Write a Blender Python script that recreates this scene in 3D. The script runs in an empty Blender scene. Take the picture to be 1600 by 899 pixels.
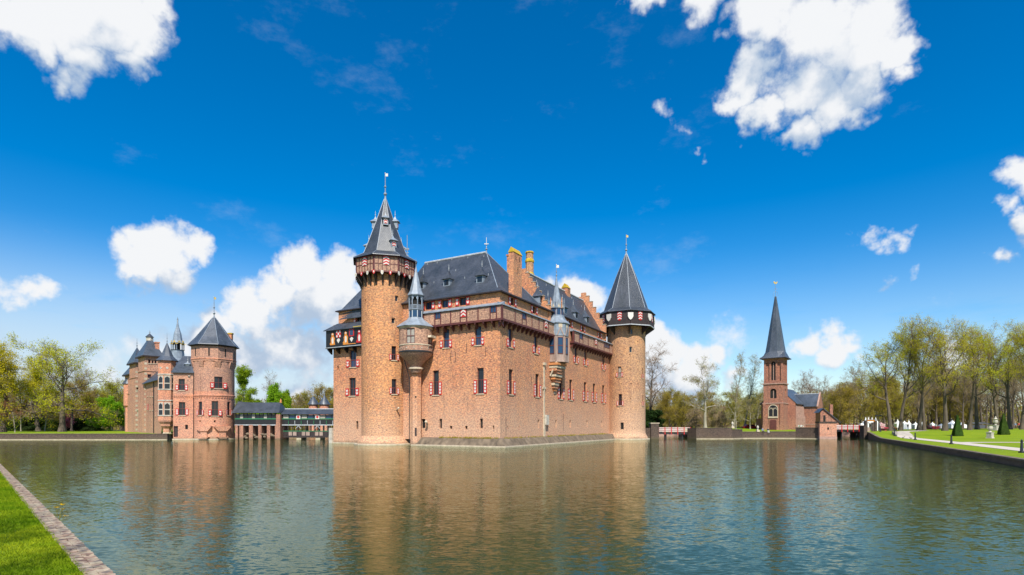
import bpy, bmesh, math, random
import numpy as np
from mathutils import Vector, Matrix
R = math.radians
S = bpy.context.scene
COL = S.collection

# ------------------------------------------------------------------ camera, light, sky
CAMZ, FPX, CX, HY = 3.2, 880.0, 800.0, 663.0
cam = bpy.data.cameras.new("camera")
cam.sensor_width = 36.0
cam.lens = 36.0 * FPX / 1600.0
cam.shift_x = 0.0
cam.shift_y = (HY - 449.5) / 1600.0
cam.clip_start = 0.1
cam.clip_end = 9000.0
camo = bpy.data.objects.new("camera", cam)
camo.location = (0, 0, CAMZ)
camo.rotation_euler = (R(90), 0, 0)
COL.objects.link(camo)
S.camera = camo
S.view_settings.view_transform = 'Standard'
S.view_settings.look = 'None'
S.view_settings.exposure = 0.6
S.view_settings.gamma = 1.0
S.render.film_transparent = False

SUN_H = Vector((0.08, -1.0, 0)).normalized()      # horizontal direction towards the sun
SUN_EL = R(50)
to_sun = Vector((SUN_H.x * math.cos(SUN_EL), SUN_H.y * math.cos(SUN_EL), math.sin(SUN_EL)))
sl = bpy.data.lights.new("sun", 'SUN')
sl.energy = 4.6
sl.angle = R(0.5)
sl.color = (1.0, 0.95, 0.86)
so = bpy.data.objects.new("sun", sl)
so.rotation_euler = to_sun.to_track_quat('Z', 'Y').to_euler()
so.location = (0, -50, 80)
COL.objects.link(so)

CLOUDS = [  # (px, py, radius px) of each cloud lobe, turned into a direction below
 (-40,5,85),(40,15,82),(120,15,88),(190,20,78),(235,5,50),(150,80,52),(60,55,48),(195,75,36),(110,105,26),
 (262,392,46),(228,416,44),(300,392,34),(282,424,46),(200,428,27),(310,420,26),(240,440,26),(285,440,24),
 (8,440,48),(45,446,36),(66,452,22),(-25,445,34),(62,452,14),
 (525,428,44),(480,428,46),(440,455,44),(500,480,70),(400,485,46),(352,505,40),(430,525,60),(540,510,66),(330,530,38),(385,550,50),(470,550,50),(300,545,28),(430,430,30),
 (905,475,50),(862,452,24),(930,492,28),(880,490,40),
 (1040,548,44),(1020,530,34),(1085,562,42),(1122,556,28),(1060,595,56),(1010,600,54),(1150,590,26),(960,560,40),
 (1258,540,28),(1292,526,30),(1330,540,26),(1300,552,36),(1240,555,20),(1345,560,18),
 (1200,30,75),(1280,50,92),(1350,45,72),(1412,60,44),(1250,140,68),(1185,110,48),(1300,165,58),(1258,220,36),(1350,115,60),(1428,95,30),(1100,-12,52),(1015,-22,44),(1205,180,40),(1264,258,13),(1170,150,34),(1340,180,32),(1440,50,22),
 (1055,160,17),(1070,186,15),(1090,228,10),(1110,235,10),
 (1358,365,28),(1384,380,28),(1412,372,18),(1340,358,15),(1382,395,16),
 (1596,285,38),(1568,328,28),(1605,345,34),(1550,392,26),(1378,445,17),(1416,448,14),
 (250,545,70,.52),(170,575,80,.50),(90,600,75,.48),(310,590,70,.55),(215,520,50,.48),(30,545,60,.40),(1480,540,90,.36),(1590,560,70,.36),(1140,535,60,.44),(480,605,30),(470,620,40),(640,560,90),(1500,560,40)]

def px_dir(px, py):
    return Vector(((px - CX) / FPX, 1.0, (HY - py) / FPX)).normalized()

def build_world():
    w = bpy.data.worlds.new("World")
    S.world = w
    w.use_nodes = True
    nt = w.node_tree
    N, L = nt.nodes, nt.links
    N.clear()
    out = N.new('ShaderNodeOutputWorld')
    bg = N.new('ShaderNodeBackground')
    bg.inputs['Strength'].default_value = 0.1
    L.new(bg.outputs[0], out.inputs[0])
    sky = N.new('ShaderNodeTexSky')
    sky.sky_type = 'NISHITA'
    sky.sun_disc = False
    sky.sun_elevation = SUN_EL
    sky.sun_rotation = math.atan2(SUN_H.x, SUN_H.y)
    sky.altitude = 0
    sky.air_density = 1.0
    sky.dust_density = 0.35
    sky.ozone_density = 2.2
    hs = N.new('ShaderNodeHueSaturation')
    hs.inputs['Saturation'].default_value = SKY_SAT
    hs.inputs['Hue'].default_value = SKY_HUE
    hs.inputs['Value'].default_value = SKY_VAL
    L.new(sky.outputs[0], hs.inputs['Color'])
    tc = N.new('ShaderNodeTexCoord')
    DIR = tc.outputs['Generated']

    def math_(op, a, b=None, c=None, clamp=False):
        n = N.new('ShaderNodeMath'); n.operation = op; n.use_clamp = clamp
        for i, v in enumerate((a, b, c)):
            if v is None: continue
            if isinstance(v, (int, float)): n.inputs[i].default_value = v
            else: L.new(v, n.inputs[i])
        return n.outputs[0]
    def vmath(op, a, b=None):
        n = N.new('ShaderNodeVectorMath'); n.operation = op
        for i, v in enumerate((a, b)):
            if v is None: continue
            if isinstance(v, (tuple, Vector)): n.inputs[i].default_value = tuple(v)
            else: L.new(v, n.inputs[i])
        return n
    def mrange(v, a, b, c=0.0, d=1.0, smooth=False):
        n = N.new('ShaderNodeMapRange'); n.clamp = True
        if smooth: n.interpolation_type = 'SMOOTHSTEP'
        L.new(v, n.inputs['Value'])
        n.inputs['From Min'].default_value = a; n.inputs['From Max'].default_value = b
        n.inputs['To Min'].default_value = c; n.inputs['To Max'].default_value = d
        return n.outputs['Result']
    def noise(vec, scale, detail, rough, ntype='FBM'):
        n = N.new('ShaderNodeTexNoise'); n.noise_dimensions = '3D'
        n.inputs['Scale'].default_value = scale; n.inputs['Detail'].default_value = detail
        n.inputs['Roughness'].default_value = rough
        L.new(vec, n.inputs['Vector'])
        return n

    lobes = []
    lobes_w = lambda c, r1, r2, w_: (c, 0.65 * (r1 + r2), w_)
    for cl in CLOUDS:
        px, py, r = cl[:3]
        c = px_dir(px, py)
        r1 = (px_dir(px + r, py) - c).length; r2 = (px_dir(px, py + r) - c).length
        lobes.append((c, 0.5 * (r1 + r2) * (1.30 if r > 22 else 1.6), 1.0 if r > 32 else (.74 if r > 22 else .46)) if len(cl) < 4 else lobes_w(c, r1, r2, cl[3]))
    rnd = random.Random(5)          # the same kind of clouds in the part of the sky behind the camera
    for i in range(16):
        az = R(rnd.uniform(75, 285)); el = R(rnd.uniform(6, 42))
        c0 = Vector((math.sin(az) * math.cos(el), math.cos(az) * math.cos(el), math.sin(el)))
        for k in range(3):
            c = (c0 + Vector((rnd.uniform(-.07, .07), rnd.uniform(-.07, .07), rnd.uniform(-.03, .03)))).normalized()
            lobes.append((c, rnd.uniform(.05, .11), 1.0))

    def density(vec, tag):
        wv = noise(vec, 9.0, 3.0, 0.55)
        off = vmath('SUBTRACT', wv.outputs['Color'], (0.5, 0.5, 0.5))
        sc = N.new('ShaderNodeVectorMath'); sc.operation = 'SCALE'
        L.new(off.outputs[0], sc.inputs[0]); sc.inputs['Scale'].default_value = 0.11
        wv2 = noise(vec, 38.0, 3.0, 0.6)
        sc2 = N.new('ShaderNodeVectorMath'); sc2.operation = 'SCALE'
        L.new(vmath('SUBTRACT', wv2.outputs['Color'], (0.5, 0.5, 0.5)).outputs[0], sc2.inputs[0]); sc2.inputs['Scale'].default_value = 0.035
        p = vmath('ADD', vmath('ADD', vec, sc.outputs[0]).outputs[0], sc2.outputs[0]).outputs[0]
        acc = None
        for c, r, wgt in lobes:
            d = vmath('DISTANCE', p, c).outputs['Value']
            m = mrange(d, 0.0, r, wgt, 0.0)
            acc = m if acc is None else math_('MAXIMUM', acc, m)
        return acc
    fb = noise(DIR, 16.0, 10.0, 0.64)
    fc = noise(DIR, 48.0, 6.0, 0.62)
    f = math_('MULTIPLY_ADD', math_('SUBTRACT', fc.outputs['Fac'], 0.5), 0.55, math_('SUBTRACT', fb.outputs['Fac'], 0.5))
    d0 = density(DIR, 'a')
    up = vmath('ADD', DIR, (to_sun.x * 0.02, to_sun.y * 0.02, 0.07)).outputs[0]
    d1 = density(up, 'b')
    fb2 = noise(up, 17.0, 6.0, 0.6)
    # opacity: ragged edge
    dens = math_('ADD', math_('MULTIPLY', f, 1.25), math_('MULTIPLY_ADD', d0, 1.85, -0.38))
    alpha = mrange(dens, 0.0, 0.78, 0.0, 1.0, True)
    # light and shade inside the clouds: thinner towards the top than here = lit
    t0 = math_('MULTIPLY_ADD', f, 0.55, d0)
    f2 = math_('SUBTRACT', fb2.outputs['Fac'], 0.5)
    t1 = math_('MULTIPLY_ADD', f2, 0.55, d1)
    lit = mrange(math_('SUBTRACT', t1, t0), -0.42, 0.22, 1.0, 0.0, True)
    ccol = N.new('ShaderNodeMix'); ccol.data_type = 'RGBA'
    ccol.inputs[6].default_value = (3.0, 3.75, 4.8, 1)
    ccol.inputs[7].default_value = (6.0, 6.1, 6.25, 1)
    L.new(lit, ccol.inputs[0])
    # thin high veil low over the horizon
    sx = N.new('ShaderNodeSeparateXYZ'); L.new(DIR, sx.inputs[0])
    stretch = vmath('MULTIPLY', DIR, (1.0, 1.0, 4.5)).outputs[0]
    vn = noise(stretch, 4.5, 8.0, 0.6)
    low = mrange(sx.outputs['Z'], 0.04, 0.29, 1.0, 0.0, True)
    side = mrange(sx.outputs['X'], -0.50, 0.25, 1.0, 0.40, True)
    veil = math_('MULTIPLY', mrange(vn.outputs['Fac'], 0.18, 0.50, 0.0, 1.0, True), math_('MULTIPLY', low, side))
    veil = math_('MULTIPLY', veil, 0.93)
    wn = noise(vmath('MULTIPLY', DIR, (1.5, 1.5, 3.0)).outputs[0], 3.0, 7.0, 0.65)
    wisp = math_('MULTIPLY', mrange(wn.outputs['Fac'], 0.56, 0.80, 0.0, 1.0, True), 0.22)
    veil = math_('MAXIMUM', veil, wisp)
    mv = N.new('ShaderNodeMix'); mv.data_type = 'RGBA'
    L.new(veil, mv.inputs[0]); L.new(hs.outputs[0], mv.inputs[6]); mv.inputs[7].default_value = (4.2, 4.95, 5.7, 1)
    mc = N.new('ShaderNodeMix'); mc.data_type = 'RGBA'
    L.new(alpha, mc.inputs[0]); L.new(mv.outputs[2], mc.inputs[6]); L.new(ccol.outputs[2], mc.inputs[7])
    L.new(mc.outputs[2], bg.inputs['Color'])
    w.cycles.sampling_method = 'MANUAL'
    w.cycles.sample_map_resolution = 256
SKY_SAT, SKY_HUE, SKY_VAL = 1.55, 0.502, 1.06
build_world()

# ------------------------------------------------------------------ pixel <-> place helpers
def zat(py, D): return CAMZ + (HY - py) * D / FPX
def xat(px, D): return (px - CX) * D / FPX
def P(px, py, D): return (xat(px, D), D, zat(py, D))

# ------------------------------------------------------------------ materials
MATS = {}
def base_mat(name):
    m = bpy.data.materials.new(name); m.use_nodes = True
    nt = m.node_tree
    b = nt.nodes['Principled BSDF']
    MATS[name] = m
    return m, nt, b
def nd(nt, t, **kw):
    n = nt.nodes.new(t)
    for k, v in kw.items(): setattr(n, k, v)
    return n
def ramp(nt, fac, stops):
    r = nd(nt, 'ShaderNodeValToRGB')
    e = r.color_ramp.elements
    while len(e) < len(stops): e.new(0.5)
    for i, (p, c) in enumerate(stops):
        e[i].position = p; e[i].color = (*c, 1) if len(c) == 3 else c
    nt.links.new(fac, r.inputs[0])
    return r.outputs[0]
def noise_n(nt, scale, detail=4, rough=.55, vec=None, stretch=None):
    n = nd(nt, 'ShaderNodeTexNoise')
    n.inputs['Scale'].default_value = scale; n.inputs['Detail'].default_value = detail; n.inputs['Roughness'].default_value = rough
    if vec is None: vec = nd(nt, 'ShaderNodeTexCoord').outputs['Object']
    if stretch:
        mp = nd(nt, 'ShaderNodeMapping'); mp.inputs['Scale'].default_value = stretch
        nt.links.new(vec, mp.inputs[0]); vec = mp.outputs[0]
    nt.links.new(vec, n.inputs['Vector'])
    return n
def mix(nt, fac, a, b, mode='MIX'):
    m = nd(nt, 'ShaderNodeMix', data_type='RGBA', blend_type=mode)
    for i, v in ((0, fac), (6, a), (7, b)):
        if isinstance(v, (int, float)): m.inputs[i].default_value = v
        elif isinstance(v, tuple): m.inputs[i].default_value = (*v, 1)
        else: nt.links.new(v, m.inputs[i])
    return m.outputs[2]
def bump(nt, b, h, strength=.3, dist=.02):
    n = nd(nt, 'ShaderNodeBump'); n.inputs['Strength'].default_value = strength; n.inputs['Distance'].default_value = dist
    nt.links.new(h, n.inputs['Height']); nt.links.new(n.outputs[0], b.inputs['Normal'])

def plain(name, col, rough=.6, var=.25, scale=2.0, metal=0.0, spec=.5, stretch=None):
    m, nt, b = base_mat(name)
    n = noise_n(nt, scale, 5, .6, stretch=stretch)
    lo = tuple(c * (1 - var) for c in col); hi = tuple(min(1, c * (1 + var)) for c in col)
    nt.links.new(ramp(nt, n.outputs['Fac'], [(.3, lo), (.7, hi)]), b.inputs['Base Color'])
    b.inputs['Roughness'].default_value = rough; b.inputs['Metallic'].default_value = metal
    b.inputs['Specular IOR Level'].default_value = spec
    return m

def brick_mat(name, c1, c2, c3, mortar, pale=.5, palez=3.5, patch=.5):
    """brickwork from the UV map (metres along / up the wall): two brick colours, burnt bricks, mortar, wide weathered patches, lime bloom low down"""
    m, nt, b = base_mat(name)
    uv = nd(nt, 'ShaderNodeUVMap').outputs[0]
    br = nd(nt, 'ShaderNodeTexBrick')
    nt.links.new(uv, br.inputs['Vector'])
    br.inputs['Color1'].default_value = (*c1, 1); br.inputs['Color2'].default_value = (*c2, 1); br.inputs['Mortar'].default_value = (*mortar, 1)
    br.inputs['Scale'].default_value = 1.0; br.inputs['Mortar Size'].default_value = .007
    br.inputs['Brick Width'].default_value = .24; br.inputs['Row Height'].default_value = .08; br.inputs['Bias'].default_value = -.1
    # clusters of overburnt / yellow bricks, a few courses big
    vo = nd(nt, 'ShaderNodeTexVoronoi'); vo.inputs['Scale'].default_value = 4.2
    mp = nd(nt, 'ShaderNodeMapping'); mp.inputs['Scale'].default_value = (1, 2.0, 1)
    nt.links.new(uv, mp.inputs[0]); nt.links.new(mp.outputs[0], vo.inputs['Vector'])
    sep = nd(nt, 'ShaderNodeSeparateColor'); nt.links.new(vo.outputs['Color'], sep.inputs[0])
    f1 = ramp(nt, sep.outputs[0], [(.66, (0, 0, 0)), (.82, (.55, .55, .55))])
    col = mix(nt, f1, br.outputs['Color'], c3)
    f2 = ramp(nt, sep.outputs[1], [(.68, (0, 0, 0)), (.8, (.6, .6, .6))])
    col = mix(nt, f2, col, tuple(min(1, c * 1.45) for c in c1))
    # wide patches
    n1 = noise_n(nt, .22, 6, .62)
    col = mix(nt, patch, col, ramp(nt, n1.outputs['Fac'], [(.3, (.44, .38, .39)), (.5, (.5, .5, .5)), (.7, (.64, .54, .42))]), 'OVERLAY')
    n2 = noise_n(nt, 1.1, 5, .65, stretch=(1, 1, .35))
    col = mix(nt, .5, col, ramp(nt, n2.outputs['Fac'], [(.3, (.40, .40, .42)), (.6, (.55, .54, .52))]), 'OVERLAY')
    # rain streaks, and the damp dark band at the water line
    n4 = noise_n(nt, 2.2, 4, .6, stretch=(1, 1, .06))
    col = mix(nt, ramp(nt, n4.outputs['Fac'], [(.56, (0, 0, 0)), (.74, (.45, .45, .45))]), col, tuple(c * .45 for c in c2))
    # lime bloom at the foot
    geo = nd(nt, 'ShaderNodeNewGeometry'); sz = nd(nt, 'ShaderNodeSeparateXYZ'); nt.links.new(geo.outputs['Position'], sz.inputs[0])
    ad = nd(nt, 'ShaderNodeMath', operation='MULTIPLY_ADD'); n3 = noise_n(nt, .35, 6, .7)
    nt.links.new(n3.outputs['Fac'], ad.inputs[0]); ad.inputs[1].default_value = -9.0; nt.links.new(sz.outputs['Z'], ad.inputs[2])
    mr = nd(nt, 'ShaderNodeMapRange'); mr.inputs['From Min'].default_value = palez - 4.5 - 3.5; mr.inputs['From Max'].default_value = palez - 4.5 + 4.0
    mr.inputs['To Min'].default_value = pale; mr.inputs['To Max'].default_value = 0; nt.links.new(ad.outputs[0], mr.inputs['Value'])
    col = mix(nt, mr.outputs[0], col, (.56, .37, .25))
    # mottling a few bricks across: darker burnt groups and pale ones
    n5 = noise_n(nt, 3.4, 3, .75, vec=uv, stretch=(1, 1.9, 1))
    col = mix(nt, .80, col, ramp(nt, n5.outputs['Fac'], [(.34, (.13, .12, .15)), (.46, (.42, .41, .42)), (.56, (.53, .53, .51)), (.68, (.80, .76, .66))]), 'OVERLAY')
    wl = nd(nt, 'ShaderNodeMath', operation='MULTIPLY_ADD'); nt.links.new(n3.outputs['Fac'], wl.inputs[0]); wl.inputs[1].default_value = -1.1; nt.links.new(sz.outputs['Z'], wl.inputs[2])
    wm2 = nd(nt, 'ShaderNodeMapRange'); nt.links.new(wl.outputs[0], wm2.inputs['Value']); wm2.inputs['From Min'].default_value = -.35; wm2.inputs['From Max'].default_value = .05; wm2.inputs['To Min'].default_value = .65; wm2.inputs['To Max'].default_value = 0
    col = mix(nt, wm2.outputs[0], col, (.10, .085, .05))
    nt.links.new(col, b.inputs['Base Color'])
    b.inputs['Roughness'].default_value = .85; b.inputs['Specular IOR Level'].default_value = .25
    bump(nt, b, br.outputs['Fac'], .35, -.02)
    return m

brick_mat('castle_brick', (.57, .255, .118), (.42, .190, .115), (.27, .14, .11), (.42, .31, .22), .68, 6.0)
brick_mat('tower_brick', (.56, .265, .110), (.42, .195, .108), (.28, .145, .10), (.43, .32, .20), .55, 4.0)
brick_mat('old_tower_brick', (.46, .255, .125), (.34, .18, .115), (.26, .145, .11), (.43, .33, .22), .62, 6.5)
brick_mat('chatelet_brick', (.56, .245, .145), (.47, .21, .14), (.38, .18, .135), (.46, .31, .23), .35, 3.0, .6)
brick_mat('chatelet_brick_upper', (.45, .235, .155), (.38, .20, .145), (.30, .175, .14), (.42, .31, .24), .3, 3.0, .6)
brick_mat('church_brick', (.34, .145, .09), (.25, .11, .08), (.18, .09, .075), (.33, .23, .18), .25, 2.5)
brick_mat('quay_brick', (.075, .055, .043), (.052, .040, .034), (.036, .030, .027), (.085, .068, .055), .12, 0.4)
brick_mat('panel_brick', (.42, .25, .17), (.36, .205, .145), (.31, .18, .14), (.36, .25, .18), 0, 0, .35)
plain('quay_mud', (.10, .066, .040), .9, .4, .8, stretch=(1, 1, 3))
plain('pinkish_brick', (.36, .22, .17), .85, .25, 3)

def slate_mat(name, col, rough=.42):
    m, nt, b = base_mat(name)
    uv = nd(nt, 'ShaderNodeUVMap').outputs[0]
    br = nd(nt, 'ShaderNodeTexBrick'); nt.links.new(uv, br.inputs['Vector'])
    br.inputs['Color1'].default_value = (*[c * 1.15 for c in col], 1); br.inputs['Color2'].default_value = (*[c * .85 for c in col], 1)
    br.inputs['Mortar'].default_value = (*[c * .45 for c in col], 1)
    br.inputs['Scale'].default_value = 1; br.inputs['Brick Width'].default_value = .3; br.inputs['Row Height'].default_value = .22; br.inputs['Mortar Size'].default_value = .012
    n = noise_n(nt, .5, 6, .65, stretch=(1, 1, .4))
    c = mix(nt, .8, br.outputs['Color'], ramp(nt, n.outputs['Fac'], [(.28, (.30, .32, .28)), (.5, (.5, .5, .5)), (.72, (.72, .72, .74))]), 'OVERLAY')
    # run-off streaks down the slope
    n2 = noise_n(nt, 1.0, 4, .6, vec=uv, stretch=(1.1, .10, 1))
    c = mix(nt, ramp(nt, n2.outputs['Fac'], [(.60, (0, 0, 0)), (.80, (.4, .4, .4))]), c, tuple(x * 2.4 for x in col))
    nt.links.new(c, b.inputs['Base Color'])
    rr = ramp(nt, n.outputs['Fac'], [(.3, (rough - .08,) * 3), (.7, (rough + .12,) * 3)])
    nt.links.new(rr, b.inputs['Roughness'])
    bump(nt, b, br.outputs['Fac'], .4, -.02)
    return m
slate_mat('slate', (.046, .053, .066))
slate_mat('slate_blue', (.060, .072, .092), .38)
plain('lead', (.20, .235, .275), .45, .3, 1.5, spec=.6)
plain('lead_pale', (.40, .42, .43), .5, .25, 2)
plain('timber_red', (.105, .028, .024), .55, .3, 2)
plain('timber_dark', (.030, .018, .016), .6, .4, 2)
plain('timber_black', (.012, .011, .012), .5, .3, 2)
plain('timber_grey', (.30, .215, .175), .7, .25, 3, stretch=(1, 1, .2))
plain('paint_red', (.46, .016, .014), .42, .12, 3)
plain('paint_white', (.60, .56, .50), .5, .06, 3)
plain('paint_green', (.03, .17, .07), .5, .15, 3)
plain('paint_orange', (.60, .22, .03), .5, .15, 3)
plain('paint_pink', (.55, .33, .31), .6, .1, 3)
plain('rail_pale', (.55, .44, .40), .7, .2, 2)
plain('stone', (.46, .38, .27), .8, .25, 2)
plain('stone_white', (.42, .38, .31), .8, .35, 2)
plain('stone_mossy', (.135, .10, .066), .9, .55, 1.3, stretch=(1, 1, .25))
plain('iron', (.018, .02, .022), .45, .2, 3)
plain('gold', (.75, .50, .12), .35, .1, 3, metal=.6)
plain('lichen', (.42, .27, .015), .9, .35, 3)
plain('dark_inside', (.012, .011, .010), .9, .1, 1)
plain('concrete', (.42, .38, .33), .85, .15, 1)
plain('sail_white', (.82, .82, .80), .6, .04, 1)
plain('canvas_red', (.30, .025, .04), .6, .1, 1)
plain('canvas_grey', (.07, .075, .08), .6, .15, 1)
plain('skin', (.50, .30, .21), .6, .08, 4)
plain('cloth_white', (.78, .77, .76), .8, .06, 5)
plain('cloth_dark', (.03, .032, .04), .8, .2, 5)
plain('cloth_blue', (.16, .22, .33), .8, .15, 5)
plain('cloth_red', (.40, .04, .04), .8, .15, 5)
plain('hair', (.05, .03, .018), .7, .2, 8)
plain('feather', (.22, .20, .18), .8, .5, 9)
plain('gravel', (.50, .43, .36), .95, .16, 7)
plain('clay_orange', (.50, .20, .07), .8, .2, 3)

m, nt, b = base_mat('glass')
b.inputs['Base Color'].default_value = (.016, .020, .026, 1); b.inputs['Roughness'].default_value = .06
nzg = noise_n(nt, 1.6, 2); bump(nt, b, nzg.outputs['Fac'], .12, .05)
m, nt, b = base_mat('glass_blue')
b.inputs['Base Color'].default_value = (.020, .052, .105, 1); b.inputs['Roughness'].default_value = .10
plain('curtain', (.30, .27, .23), .7, .2, 3)

def leaf_mat(name, c1, c2, trans=.45):
    m, nt, b = base_mat(name)
    n = noise_n(nt, .55, 4, .6)
    oi = nd(nt, 'ShaderNodeObjectInfo')
    col = ramp(nt, n.outputs['Fac'], [(.32, c1), (.68, c2)])
    hv = nd(nt, 'ShaderNodeHueSaturation')
    mr = nd(nt, 'ShaderNodeMapRange'); nt.links.new(oi.outputs['Random'], mr.inputs['Value'])
    mr.inputs['To Min'].default_value = .478; mr.inputs['To Max'].default_value = .515
    nt.links.new(mr.outputs[0], hv.inputs['Hue']); nt.links.new(col, hv.inputs['Color'])
    out = nt.nodes['Material Output']
    d = nd(nt, 'ShaderNodeBsdfDiffuse'); t = nd(nt, 'ShaderNodeBsdfTranslucent'); mx = nd(nt, 'ShaderNodeMixShader')
    nt.links.new(hv.outputs[0], d.inputs[0]); nt.links.new(hv.outputs[0], t.inputs[0]); mx.inputs[0].default_value = trans
    nt.links.new(d.outputs[0], mx.inputs[1]); nt.links.new(t.outputs[0], mx.inputs[2]); nt.links.new(mx.outputs[0], out.inputs[0])
    return m
leaf_mat('leaf_oak', (.40, .40, .012), (.62, .58, .025))
leaf_mat('leaf_lime', (.18, .33, .014), (.30, .46, .025))
leaf_mat('leaf_pale', (.30, .31, .09), (.44, .44, .14))
leaf_mat('leaf_olive', (.27, .24, .035), (.44, .38, .05))
leaf_mat('leaf_rust', (.28, .13, .05), (.36, .20, .07))
leaf_mat('leaf_twig', (.24, .175, .105), (.36, .26, .15), .2)
leaf_mat('leaf_dark', (.018, .035, .010), (.04, .07, .018), .2)
leaf_mat('leaf_yew', (.030, .060, .012), (.055, .10, .02), .2)
leaf_mat('leaf_pink', (.50, .14, .24), (.62, .25, .34))
leaf_mat('petal', (.75, .42, .01), (.8, .5, .02))
plain('bark', (.095, .072, .05), .9, .45, 1.6, stretch=(2, 2, .35))
plain('bark_pale', (.28, .245, .18), .9, .35, 1.2, stretch=(2, 2, .35))

def grass_mat(name, c1, c2, c3):
    m, nt, b = base_mat(name)
    n = noise_n(nt, .16, 6, .6); n2 = noise_n(nt, 2.2, 6, .7); n3 = noise_n(nt, 22, 3, .7)
    c = ramp(nt, n.outputs['Fac'], [(.3, c1), (.7, c2)])
    c = mix(nt, ramp(nt, n2.outputs['Fac'], [(.5, (0, 0, 0)), (.75, (.6, .6, .6))]), c, c3)
    c = mix(nt, .6, c, ramp(nt, n3.outputs['Fac'], [(.3, (.33, .33, .33)), (.7, (.62, .62, .62))]), 'OVERLAY')
    nt.links.new(c, b.inputs['Base Color']); b.inputs['Roughness'].default_value = .9; b.inputs['Specular IOR Level'].default_value = .1
    bump(nt, b, n3.outputs['Fac'], .8, .05)
grass_mat('grass', (.14, .225, .008), (.21, .275, .010), (.26, .26, .02))
grass_mat('forest_floor', (.11, .10, .035), (.10, .13, .02), (.16, .11, .06))
leaf_mat('grass_blade', (.10, .21, .006), (.33, .38, .016), .35)

# water: fresnel mirror over a murky body that lets a little of the shallow bed show
m, nt, b = base_mat('water')
nt.nodes.remove(b)
out = nt.nodes['Material Output']
pos = nd(nt, 'ShaderNodeNewGeometry').outputs['Position']
def slope(scale, amp, detail, stretch, rot):
    mp = nd(nt, 'ShaderNodeMapping'); mp.inputs['Scale'].default_value = stretch; mp.inputs['Rotation'].default_value = (0, 0, rot)
    nt.links.new(pos, mp.inputs[0])
    n = nd(nt, 'ShaderNodeTexNoise'); n.inputs['Scale'].default_value = scale; n.inputs['Detail'].default_value = detail; n.inputs['Roughness'].default_value = .5
    nt.links.new(mp.outputs[0], n.inputs['Vector'])
    s = nd(nt, 'ShaderNodeVectorMath', operation='SUBTRACT'); nt.links.new(n.outputs['Color'], s.inputs[0]); s.inputs[1].default_value = (.5, .5, .5)
    s2 = nd(nt, 'ShaderNodeVectorMath', operation='MULTIPLY'); nt.links.new(s.outputs[0], s2.inputs[0]); s2.inputs[1].default_value = (amp * .55, amp, 0)
    return s2.outputs[0]
def vadd(a, c):
    n = nd(nt, 'ShaderNodeVectorMath', operation='ADD')
    nt.links.new(a, n.inputs[0])
    if isinstance(c, tuple): n.inputs[1].default_value = c
    else: nt.links.new(c, n.inputs[1])
    return n.outputs[0]
sl_ = vadd(vadd(slope(5.0, .17, 2, (.42, 1, 1), R(10)), slope(14, .30, 2, (.40, 1, 1), R(-6))), slope(.7, .05, 2, (.6, 1, 1), R(20)))
# calmer and rougher lanes
wn = nd(nt, 'ShaderNodeTexNoise'); wn.inputs['Scale'].default_value = .045; wn.inputs['Detail'].default_value = 3
nt.links.new(pos, wn.inputs['Vector'])
wr = nd(nt, 'ShaderNodeMapRange'); wr.inputs['From Min'].default_value = .35; wr.inputs['From Max'].default_value = .65; wr.inputs['To Min'].default_value = .75; wr.inputs['To Max'].default_value = 1.2
nt.links.new(wn.outputs['Fac'], wr.inputs['Value'])
sc_ = nd(nt, 'ShaderNodeVectorMath', operation='SCALE'); nt.links.new(sl_, sc_.inputs[0]); nt.links.new(wr.outputs[0], sc_.inputs['Scale'])
nrm = nd(nt, 'ShaderNodeVectorMath', operation='NORMALIZE'); nt.links.new(vadd(sc_.outputs[0], (0, 0, 1)), nrm.inputs[0])
fr = nd(nt, 'ShaderNodeFresnel'); fr.inputs['IOR'].default_value = 1.33; nt.links.new(nrm.outputs[0], fr.inputs['Normal'])
gl = nd(nt, 'ShaderNodeBsdfGlossy'); gl.inputs['Roughness'].default_value = .03; gl.inputs['Color'].default_value = (.85, .90, .80, 1); nt.links.new(nrm.outputs[0], gl.inputs['Normal'])
df = nd(nt, 'ShaderNodeBsdfDiffuse'); df.inputs['Color'].default_value = (.060, .095, .032, 1)
tr = nd(nt, 'ShaderNodeBsdfTransparent'); tr.inputs['Color'].default_value = (.62, .62, .40, 1)
mb_ = nd(nt, 'ShaderNodeMixShader'); mb_.inputs[0].default_value = .58
nt.links.new(df.outputs[0], mb_.inputs[1]); nt.links.new(tr.outputs[0], mb_.inputs[2])
mm = nd(nt, 'ShaderNodeMixShader'); nt.links.new(fr.outputs[0], mm.inputs[0]); nt.links.new(mb_.outputs[0], mm.inputs[1]); nt.links.new(gl.outputs[0], mm.inputs[2])
nt.links.new(mm.outputs[0], out.inputs[0])
plain('moat_mud', (.030, .040, .020), .95, .3, .5)
plain('moat_ledge', (.36, .28, .13), .95, .3, 1.5)

# ------------------------------------------------------------------ objects
BASE = {}      # object -> world origin its mesh is written around
def tag(o, label=None, cat=None, group=None, kind=None):
    if label: o['label'] = label
    if cat: o['category'] = cat
    if group: o['group'] = group
    if kind: o['kind'] = kind
    return o
def thing(name, loc, label, cat, group=None):
    o = bpy.data.objects.new(name, None); o.empty_display_size = .5
    o.location = loc; COL.objects.link(o)
    BASE[o] = Vector(loc)
    return tag(o, label, cat, group)

class LF:
    """planar frame: x along t, b out along n, z up"""
    def __init__(s, o, t, n): s.o, s.t, s.n = o, t, n
    def __call__(s, x, b, z): return (s.o[0] + x * s.t[0] + b * s.n[0], s.o[1] + x * s.t[1] + b * s.n[1], z)
    def shift(s, x, b=0): return LF((s.o[0] + x * s.t[0] + b * s.n[0], s.o[1] + x * s.t[1] + b * s.n[1]), s.t, s.n)
WORLD = LF((0, 0), (1, 0), (0, 1))

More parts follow.
